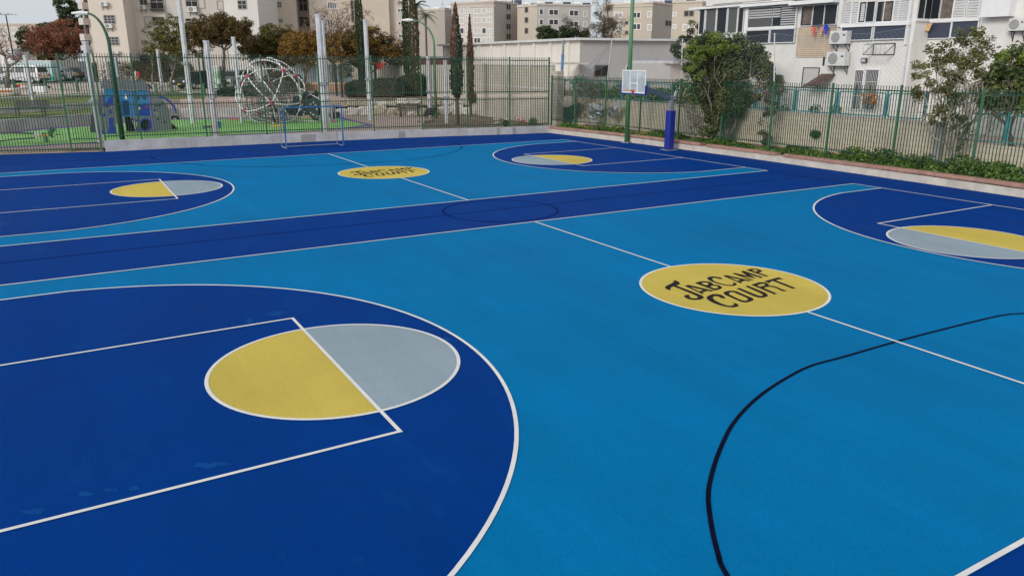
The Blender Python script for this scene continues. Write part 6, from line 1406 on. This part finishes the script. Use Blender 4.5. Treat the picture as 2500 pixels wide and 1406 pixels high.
# ------------------------------------------------------------------ far beige blocks
m_pane2 = Mglass('far_window_glass', (.06, .06, .065), .2)
def farblock(label, segs, vtop, wins, z0=1.5, tanks=()):
    us = segs[0][0]; a = ground_at(us, segs[0][2], 2.2); root = empty('apartment_block', a, label, 'building', None); lst = []
    for (u0, u1, s0, s1, mt, vt) in segs:
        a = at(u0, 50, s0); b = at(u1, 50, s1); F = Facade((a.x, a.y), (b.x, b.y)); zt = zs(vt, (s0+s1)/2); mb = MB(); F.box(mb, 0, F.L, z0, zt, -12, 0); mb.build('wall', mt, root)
        mb = MB(); F.box(mb, -.1, F.L+.1, zt, zt+.35, -12.1, .15); mb.build('parapet', C_l, root); lst.append((u0, u1, F))
    for (u0, u1, rows, k) in wins:
        F = Fof((u0+u1)/2, lst)
        for v in rows:
            mt = {0: m_pane2, 1: m_shw, 2: m_dkr}[k if not isinstance(k, tuple) else random.choice(k)]; h = 12 if u1-u0 > 6 else 7
            window(F, root, (u0, v-h/2, u1, v+h/2), .14, (.5,) if u1-u0 > 8 else (), (), mt, m_wframe if k != 2 else m_fr)
    for (u, s, v, w) in tanks:
        F = lst[0][2]; zt = zs(v+5, s); p = at(u, v, s); mb = MB(); mb.tube([V((p.x, p.y, zt+.5))-RGT*.7, V((p.x, p.y, zt+.5))+RGT*.7], .35, 8); mb.box((p.x, p.y, zt), (.1, 1, 1.0), rz=-YAW); mb.build('water_tank', m_bwhite, root)
        mb = MB(); mb.box(V((p.x, p.y, zt+.1))+RGT*2.1, (1.8, .08, 1.4), rz=-YAW, rx=-.7); mb.build('solar_panel', m_glassb, root)
        mb = MB(); q = V((p.x, p.y, zt))+RGT*3.5; mb.tube([q, q+V((0, 0, random.uniform(1.5, 3.5)))], .07, 4); mb.bar(q+V((-.6, 0, 1.4)), q+V((.6, 0, 1.4)), .06); mb.build('antenna', m_galvd, root)
    return root, lst
random.seed(21)
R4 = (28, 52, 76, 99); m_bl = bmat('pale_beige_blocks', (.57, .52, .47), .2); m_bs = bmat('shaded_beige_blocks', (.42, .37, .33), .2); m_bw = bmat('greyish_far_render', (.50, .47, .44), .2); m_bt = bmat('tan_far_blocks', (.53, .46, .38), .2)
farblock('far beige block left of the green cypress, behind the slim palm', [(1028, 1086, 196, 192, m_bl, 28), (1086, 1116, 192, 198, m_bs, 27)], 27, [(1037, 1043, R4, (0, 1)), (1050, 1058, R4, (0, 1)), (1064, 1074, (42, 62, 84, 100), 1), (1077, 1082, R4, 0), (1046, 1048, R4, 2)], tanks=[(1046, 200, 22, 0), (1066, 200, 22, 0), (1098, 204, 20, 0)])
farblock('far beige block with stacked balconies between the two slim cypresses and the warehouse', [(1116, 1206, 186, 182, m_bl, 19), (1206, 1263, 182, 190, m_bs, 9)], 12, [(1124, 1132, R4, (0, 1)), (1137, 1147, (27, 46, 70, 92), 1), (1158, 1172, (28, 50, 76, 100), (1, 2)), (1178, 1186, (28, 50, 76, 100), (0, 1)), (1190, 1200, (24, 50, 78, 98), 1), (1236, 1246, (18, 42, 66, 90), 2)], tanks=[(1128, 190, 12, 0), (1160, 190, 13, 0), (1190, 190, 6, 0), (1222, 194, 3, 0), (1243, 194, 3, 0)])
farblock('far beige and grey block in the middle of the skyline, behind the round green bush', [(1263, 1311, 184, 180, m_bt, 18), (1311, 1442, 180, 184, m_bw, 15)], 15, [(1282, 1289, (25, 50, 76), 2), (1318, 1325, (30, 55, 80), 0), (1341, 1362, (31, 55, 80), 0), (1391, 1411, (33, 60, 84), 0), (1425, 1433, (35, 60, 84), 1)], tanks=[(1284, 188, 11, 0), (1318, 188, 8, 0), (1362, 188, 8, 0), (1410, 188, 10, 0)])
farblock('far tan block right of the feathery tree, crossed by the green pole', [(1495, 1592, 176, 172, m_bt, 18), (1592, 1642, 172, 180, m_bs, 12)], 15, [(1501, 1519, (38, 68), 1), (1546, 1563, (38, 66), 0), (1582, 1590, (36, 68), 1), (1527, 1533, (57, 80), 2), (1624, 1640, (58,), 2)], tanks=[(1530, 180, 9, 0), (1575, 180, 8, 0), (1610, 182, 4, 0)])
farblock('tan block at the right end of the skyline beside the white building', [(1640, 1712, 150, 148, m_bt, 8)], 8, [(1644, 1650, (36, 66), 1), (1671, 1693, (34,), 2), (1668, 1694, (68,), 1)], tanks=[(1660, 154, 1, 0)])
A = ground_at(-60, 200, 2.2); r_, _ = farblock('pale hillside building behind the bare tree at the far left', [(-120, 100, 200, 198, C_l, 62)], 62, [(8, 18, (75, 90), 1), (30, 40, (75, 90), 1)])
random.seed(44)
A = ground_at(8, 150, 2.2); sm = empty('small_house', A, 'small white house with a grey roof behind the bare tree', 'house'); B = ground_at(42, 149, 2.2); F = Facade((A.x, A.y), (B.x, B.y)); z1 = zs(124, 149)
mb = MB(); F.box(mb, 0, F.L, 1.5, z1, -4, 0); mb.build('wall', m_wwhite, sm); mb = MB(); F.box(mb, -.2, F.L+.2, z1, z1+.3, -4.2, .3); mb.build('roof', m_roofw, sm)
A = ground_at(33, 105, 2.2); B = ground_at(98, 104, 2.2); F = Facade((A.x, A.y), (B.x, B.y)); fn = empty('board_fence', A, 'pale upright board fence behind the teal kiosk', 'fence'); z1 = zs(135, 104); mb = MB(); n = 40
for i in range(n): t = F.L*i/n; F.box(mb, t, t+F.L/n*.75, 1.8, z1+.1*sin(i), -.05, 0)
mb.build('boards', M('grey_boards', (.30, .26, .25), .9, .25, 2), fn)
# distant vegetation in the skyline gap
tree('round_tree', 'round dark green tree in front of the far blocks, above the warehouse roof', G(1350, 112), [(1340, 86, 30, 22), (1372, 88, 32, 24), (1408, 90, 34, 20), (1330, 98, 20, 12)], 112, L_pine, .22, 1.3, m_bark, .2, .3, clump=.6, seed=61)
tree('feathery_tree', 'tall feathery grey-brown casuarina tree beside the far tan block', G(1478, 108), [(1475, 60, 34, 34), (1470, 20, 26, 26), (1455, 82, 36, 22), (1508, 50, 22, 24), (1500, 84, 28, 18), (1480, -8, 18, 16)], 108, L_cas, .22, .75, m_bark, .2, .6, clump=.55, seed=62, asp=.18, bare=.5, twig=m_twigd)
tree('feathery_tree', 'smaller feathery tree left of the tall casuarina', G(1393, 115), [(1392, 50, 11, 20), (1395, 66, 16, 12), (1380, 46, 8, 8)], 115, L_cas, .2, .6, m_bark, .1, .6, clump=.5, seed=63, asp=.18)
tree('bushy_tree', 'dark green bush filling the gap between the tan block and the white building', G(1685, 70), [(1690, 72, 16, 20), (1668, 118, 18, 22), (1700, 100, 16, 22), (1655, 122, 10, 14)], 70, L_pine, .14, 1.1, m_bark, .12, .3, clump=.4, seed=64)
# oleander and climbers
p = onX(1785, 330, 17.3); S_ = SD(p)
tree('oleander', 'large oleander with bright green upper leaves growing over the right fence', (p.x, p.y, .35), [(1720, 120, 44, 36), (1775, 115, 46, 34), (1700, 160, 34, 40), (1820, 140, 46, 36), (1760, 175, 60, 46), (1855, 165, 38, 34), (1745, 235, 44, 44), (1800, 225, 42, 40), (1750, 290, 30, 38), (1880, 200, 26, 26), (1772, 150, 50, 34), (1770, 250, 46, 40), (1740, 315, 24, 20), (1725, 200, 34, 34)], S_, L_mid, .13, 2.6, m_barkg, .06, .2, 'shrub', clump=.32, seed=71, asp=.3, leafm2=leafmat('oleander_olive_leaves', (.07, .095, .045), (.14, .155, .075)), trunks=4, depth=.5, twig=m_twig)
tree('oleander', 'small bright green oleander shoots standing above the big oleander', (p.x+.3, p.y+.4, .35), [(1752, 106, 34, 20), (1715, 130, 34, 24), (1690, 130, 24, 26), (1700, 175, 26, 22), (1780, 120, 24, 16)], S_-.75, L_fresh, .11, 1.0, m_barkg, .04, .2, 'shrub', clump=.26, seed=72, asp=.28, depth=.7)
p = onX(1872, 350, 17.0)
tree('climbing_shrub', 'narrow climbing shrub on the right fence, right of the oleander', (p.x, p.y, .35), [(1870, 225, 26, 30), (1880, 265, 18, 30), (1868, 305, 16, 28), (1905, 215, 22, 18), (1875, 340, 10, 14)], SD(p), leafmat('climber_leaves', (.06, .085, .03), (.14, .14, .05)), .09, 1.0, m_barkg, .03, .2, 'shrub', clump=.22, seed=73, asp=.4, depth=.5, bare=.5, twig=m_twig, leafm2=L_dry)
p = onX(1705, 340, 17.6)
tree('dry_shrub', 'thin grey dry shrub between the hoop post and the oleander', (p.x, p.y, .35), [(1682, 270, 22, 26), (1700, 300, 20, 26), (1662, 250, 12, 16)], SD(p), L_dry, .06, .35, m_barkg, .02, .2, 'shrub', clump=.25, seed=74, asp=.3, depth=.4, bare=1.2, twig=m_twigd)
p = onX(1990, 340, BX-.05); mb = MB(); leaves_in(mb, onX(1990, 328, BX-.12), .24, 190, .11, .7); tag(mb.build('wall_plant', L_vine), 'small leafy plant growing out of the middle of the cream wall', 'plant')
# right bush: bare twisted limbs with leaf rosettes, reaching over the fence
p = onX(2335, 385, 17.3); S_ = SD(p); random.seed(81)
rb = [(2260, 170, 34, 30), (2300, 125, 40, 26), (2370, 95, 50, 22), (2330, 160, 50, 34), (2410, 150, 50, 40), (2470, 150, 40, 40), (2270, 220, 40, 24), (2350, 220, 56, 40), (2440, 220, 60, 50), (2300, 280, 40, 30), (2350, 300, 34, 36), (2500, 200, 40, 60), (2230, 240, 22, 20), (2340, 345, 14, 24)]
tree('twisted_shrub', 'large open shrub with twisted grey limbs and tufted leaves at the right', (p.x, p.y, .35), rb, S_, L_olive if 0 else leafmat('tuft_leaves', (.10, .125, .045), (.21, .215, .08)), .085, .6, m_twig, .06, .3, 'shrub', clump=.17, seed=82, asp=.42, leafm2=leafmat('tuft_leaves_yellow', (.10, .105, .03), (.17, .16, .05)), trunks=2, depth=.35, bare=.12, twig=m_twig)
p = onX(2480, 330, 18.6)
tree('evergreen_bush', 'dense bright green bush at the right edge behind the twisted shrub', (p.x, p.y, 1.2), [(2470, 150, 44, 34), (2520, 170, 40, 60), (2450, 200, 40, 36), (2490, 250, 50, 44), (2400, 230, 30, 30)], SD(p), L_mid, .13, 1.5, m_bark, .09, .3, 'shrub', clump=.32, seed=83, leafm2=L_fresh, depth=.6)
# weeds along the kerb (nobody could count them)
random.seed(91); mb = MB()
def wh_(y): return max(.06, lerpT([(-6, .55), (2, .55), (6, .58), (9, .52), (11.5, .40), (13.5, .20), (15.5, .15), (16.5, .30), (19.5, .30), (23, .26), (26, .30), (29.5, .22)], y))*(.4+1.0*abs(sin(y*2.1)*sin(y*.77+1)))
n = 0
while n < 26000:
    y = random.uniform(-5, 30); d = random.uniform(0, 1); H = wh_(y+.3*sin(d*9)); x = kx(y)+.36+d*.95
    if random.random() > .25+H*1.6: continue
    prof = H*(1-(2*d-1)**2)**.5+.03; z = .30+prof*random.uniform(.1, 1)**.7; mb.leaf((x, y, z), .12, .6); n += 1
tag(mb.build('weed_strip', L_weed), 'strip of leafy green weeds along the foot of the right fence', 'weeds', kind='stuff')
mb = MB()
for i in range(70): y = random.choice([random.uniform(22, 28), random.uniform(8, 11)]); mb.ball((kx(y)+random.uniform(.5, .9), y, .35+wh_(y)*random.uniform(.7, 1.1)), .022, 5, 4)
tag(mb.build('weed_flowers', m_flower), 'tiny yellow flowers dotted over the weed strip', 'flowers', kind='stuff')
for y, l in ((6.9, 'bushy green weed shrub on the kerb, below the right end of the tall window'), (4.0, 'biggest leafy shrub on the kerb near the right edge of the picture'), (1.9, 'leafy shrub at the kerb where the coping leaves the picture')):
    mb = MB(); 
    for k in range(9): leaves_in(mb, V((kx(y)+.8+random.uniform(-.2, .25), y+random.uniform(-.6, .6), .62+random.uniform(-.1, .2))), .24, 150, .08, .6)
    tag(mb.build('weed_shrub', L_weed), l, 'weed shrub')
# ------------------------------------------------------------------ people
def person(name_loc, rz, joints, label, parts, H=1.7):
    """joints: dict name->(x,y,z) in body space facing +y"""
    root = empty('person', name_loc, label, 'person', None, rz); J = joints
    def skin(nm, edges, rad, mat, parent=root):
        names = []; [names.append(a) for e in edges for a in e if a not in names]
        me = bpy.data.meshes.new(nm); me.from_pydata([J[a] for a in names], [(names.index(a), names.index(b)) for a, b in edges], []); me.materials.append(mat)
        o = bpy.data.objects.new(nm, me); COL.objects.link(o); o.parent = parent
        md = o.modifiers.new('skin', 'SKIN'); md.use_smooth_shade = True
        if not me.skin_vertices: me.skin_vertices.new() if hasattr(me.skin_vertices, 'new') else None
        sv = me.skin_vertices[0].data
        for i, a in enumerate(names):
            r = rad.get(a, .04); r = r if isinstance(r, tuple) else (r, r); sv[i].radius = r; sv[i].use_root = (i == 0)
        sb = o.modifiers.new('sub', 'SUBSURF'); sb.levels = 1; sb.render_levels = 2; return o
    E = [('pelvis', 'waist'), ('waist', 'chest'), ('chest', 'neck'), ('neck', 'head0'), ('head0', 'head1'), ('head1', 'head2')]
    R_ = dict(pelvis=(.14, .10), waist=(.125, .09), chest=(.15, .10), neck=.05, head0=.065, head1=(.082, .095), head2=.065)
    for s in 'LR':
        E += [('chest', 'sh'+s), ('sh'+s, 'el'+s), ('el'+s, 'wr'+s), ('wr'+s, 'ha'+s), ('pelvis', 'hi'+s), ('hi'+s, 'kn'+s), ('kn'+s, 'an'+s), ('an'+s, 'to'+s)]
        R_.update({'sh'+s: .055, 'el'+s: .038, 'wr'+s: .026, 'ha'+s: (.035, .018), 'hi'+s: .085, 'kn'+s: .055, 'an'+s: .038, 'to'+s: .035})
        w = V(J['wr'+s]); h = V(J['ha'+s]); d = (h-w).normalized(); x = d.cross(V((0, 1, .2))).normalized()
        for k in range(5):
            a, b = 'f%s%da' % (s, k), 'f%s%db' % (s, k)
            if k < 4: o = x*(.012*(k-1.5)*1.6); J[a] = tuple(h+o+d*.045); J[b] = tuple(h+o+d*(.075-.008*abs(k-1.5))+V((0, .015, 0)))
            else: J[a] = tuple(w+d*.03+x*.035); J[b] = tuple(w+d*.06+x*.05)
            E += [(('ha'+s) if k < 4 else ('wr'+s), a), (a, b)]; R_[a] = .009; R_[b] = .007
    b = skin('body', E, R_, m_skin)
    for nm, ed, rd, mt in parts: skin(nm, ed, rd, mt)
    hd = V(J['head1']); mb = MB(); mb.ball(hd+V((0, -.02, .035)), .108, 12, 8); 
    mb.v = [p for p in mb.v]; ob = mb.build('hair', m_hair, root, smooth=True, local=True)
    f = MB(); f.ball(hd+V((0, .098, -.005)), .016, 6, 4); f.build('nose', m_skin, root, local=True)
    f = MB(); [f.ball(hd+V((sx*.033, .088, .018)), .010, 6, 4) for sx in (-1, 1)]; f.build('eyes', m_black, root, local=True)
    f = MB(); f.box(hd+V((0, .088, -.045)), (.045, .01, .010)); f.build('mouth', m_red, root, local=True)
    f = MB(); [f.ball(hd+V((sx*.088, 0, 0)), .022, 6, 4, 0, (.5, 1, 1.3)) for sx in (-1, 1)]; f.build('ears', m_skin, root, local=True)
    return root
up_ = [('pelvis', 'waist'), ('waist', 'chest'), ('chest', 'shL'), ('shL', 'elL'), ('elL', 'wrL'), ('chest', 'shR'), ('shR', 'elR'), ('elR', 'wrR')]
lo_ = [('pelvis', 'hiL'), ('hiL', 'knL'), ('knL', 'anL'), ('pelvis', 'hiR'), ('hiR', 'knR'), ('knR', 'anR')]
ur_ = dict(pelvis=(.165, .125), waist=(.15, .115), chest=(.175, .125), shL=.078, shR=.078, elL=.055, elR=.055, wrL=.04, wrR=.04); lr_ = dict(pelvis=(.155, .115), hiL=.10, hiR=.10, knL=.07, knR=.07, anL=.055, anR=.055)
ft = lambda J: [('shoes', [('anL', 'toL')], dict(anL=.048, toL=.045), m_whitef), ('shoes', [('anR', 'toR')], dict(anR=.048, toR=.045), m_whitef)]
J1 = dict(pelvis=(0, -.10, .92), waist=(0, -.06, 1.06), chest=(0, .04, 1.30), neck=(0, .10, 1.44), head0=(0, .13, 1.50), head1=(0, .16, 1.58), head2=(0, .16, 1.66), shL=(-.18, .05, 1.36), elL=(-.25, .20, 1.18), wrL=(-.18, .42, 1.22), haL=(-.17, .50, 1.24), shR=(.18, .05, 1.36), elR=(.24, .18, 1.16), wrR=(.20, .40, 1.18), haR=(.19, .48, 1.2), hiL=(-.09, -.10, .90), knL=(-.10, .02, .50), anL=(-.10, -.06, .09), toL=(-.10, .10, .05), hiR=(.09, -.10, .90), knR=(.11, -.02, .50), anR=(.11, -.12, .09), toR=(.11, .04, .05))
p = gp(668, 303, PZ)
person(tuple(p), -YAW+2.0, dict(J1), 'person in black clothes and white shoes leaning into the net sphere', [('jacket', up_, ur_, m_blackf), ('trousers', lo_, lr_, m_blackf)]+ft(0))
J2 = dict(pelvis=(0, 0, .90), waist=(0, 0, 1.04), chest=(0, 0, 1.30), neck=(0, .01, 1.44), head0=(0, .02, 1.50), head1=(0, .03, 1.58), head2=(0, .03, 1.66), shL=(-.18, 0, 1.37), elL=(-.24, -.06, 1.12), wrL=(-.22, .08, .90), haL=(-.22, .12, .83), shR=(.18, 0, 1.37), elR=(.24, .02, 1.12), wrR=(.22, .14, .92), haR=(.22, .18, .85), hiL=(-.09, 0, .88), knL=(-.10, .14, .50), anL=(-.10, .16, .09), toL=(-.10, .32, .05), hiR=(.09, 0, .88), knR=(.09, -.02, .48), anR=(.10, -.26, .12), toR=(.10, -.14, .05))
p = G(337, 80); pr = person(tuple(p), -YAW+pi/2-.1, dict(J2), 'person in a pale top with a red backpack walking behind the blue climbing house', [('jacket', up_, ur_, m_whitef), ('trousers', lo_, lr_, m_beigef)]+ft(0))
mb = MB(); mb.box((0, -.24, 1.16), (.30, .2, .46)); o = mb.build('backpack', m_red, pr, local=True); bv = o.modifiers.new('b', 'BEVEL'); bv.width = .06; bv.segments = 3
# ------------------------------------------------------------------ camera, sky, sun
cd = bpy.data.cameras.new('camera'); cam = bpy.data.objects.new('camera', cd); COL.objects.link(cam); SC.camera = cam
cd.sensor_width = 36; cd.sensor_fit = 'HORIZONTAL'; cd.lens = FPX/2500*36; cd.clip_end = 6000; cd.clip_start = .1
R = Matrix((RGT, UPV, -FWD)).transposed(); cam.matrix_world = Matrix.Translation(CAM) @ R.to_4x4()
SUN_EL, SUN_AZ = radians(24), radians(246)     # azimuth measured from +Y towards +X
wd = bpy.data.worlds.new('World'); SC.world = wd; wd.use_nodes = True; nt = wd.node_tree; N = nt.nodes; L = nt.links
bg = N['Background']; sky = N.new('ShaderNodeTexSky'); sky.sky_type = 'NISHITA'; sky.sun_disc = False; sky.sun_elevation = SUN_EL; sky.sun_rotation = SUN_AZ
sky.air_density = 1.0; sky.dust_density = 6; sky.ozone_density = 1.0
hs = N.new('ShaderNodeHueSaturation'); hs.inputs['Saturation'].default_value = .12; L.new(sky.outputs[0], hs.inputs['Color'])
cl_ = N.new('ShaderNodeMix'); cl_.data_type = 'RGBA'; cl_.inputs['Factor'].default_value = .72; L.new(hs.outputs[0], cl_.inputs['A']); cl_.inputs['B'].default_value = (7.4, 7.95, 8.4, 1)
L.new(cl_.outputs['Result'], bg.inputs['Color']); bg.inputs['Strength'].default_value = .112
sd = bpy.data.lights.new('sun', 'SUN'); so = bpy.data.objects.new('sun', sd); COL.objects.link(so); sd.energy = 1.5; sd.angle = radians(18); sd.color = (1, .955, .89)
dirv = V((sin(SUN_AZ)*cos(SUN_EL), cos(SUN_AZ)*cos(SUN_EL), sin(SUN_EL))); so.rotation_euler = dirv.to_track_quat('Z', 'Y').to_euler(); so.location = (0, 0, 60)
SC.view_settings.view_transform = 'Standard'; SC.view_settings.look = 'None'; SC.view_settings.exposure = 0; SC.view_settings.gamma = 1
SC.cycles.max_bounces = 6; SC.cycles.transparent_max_bounces = 12
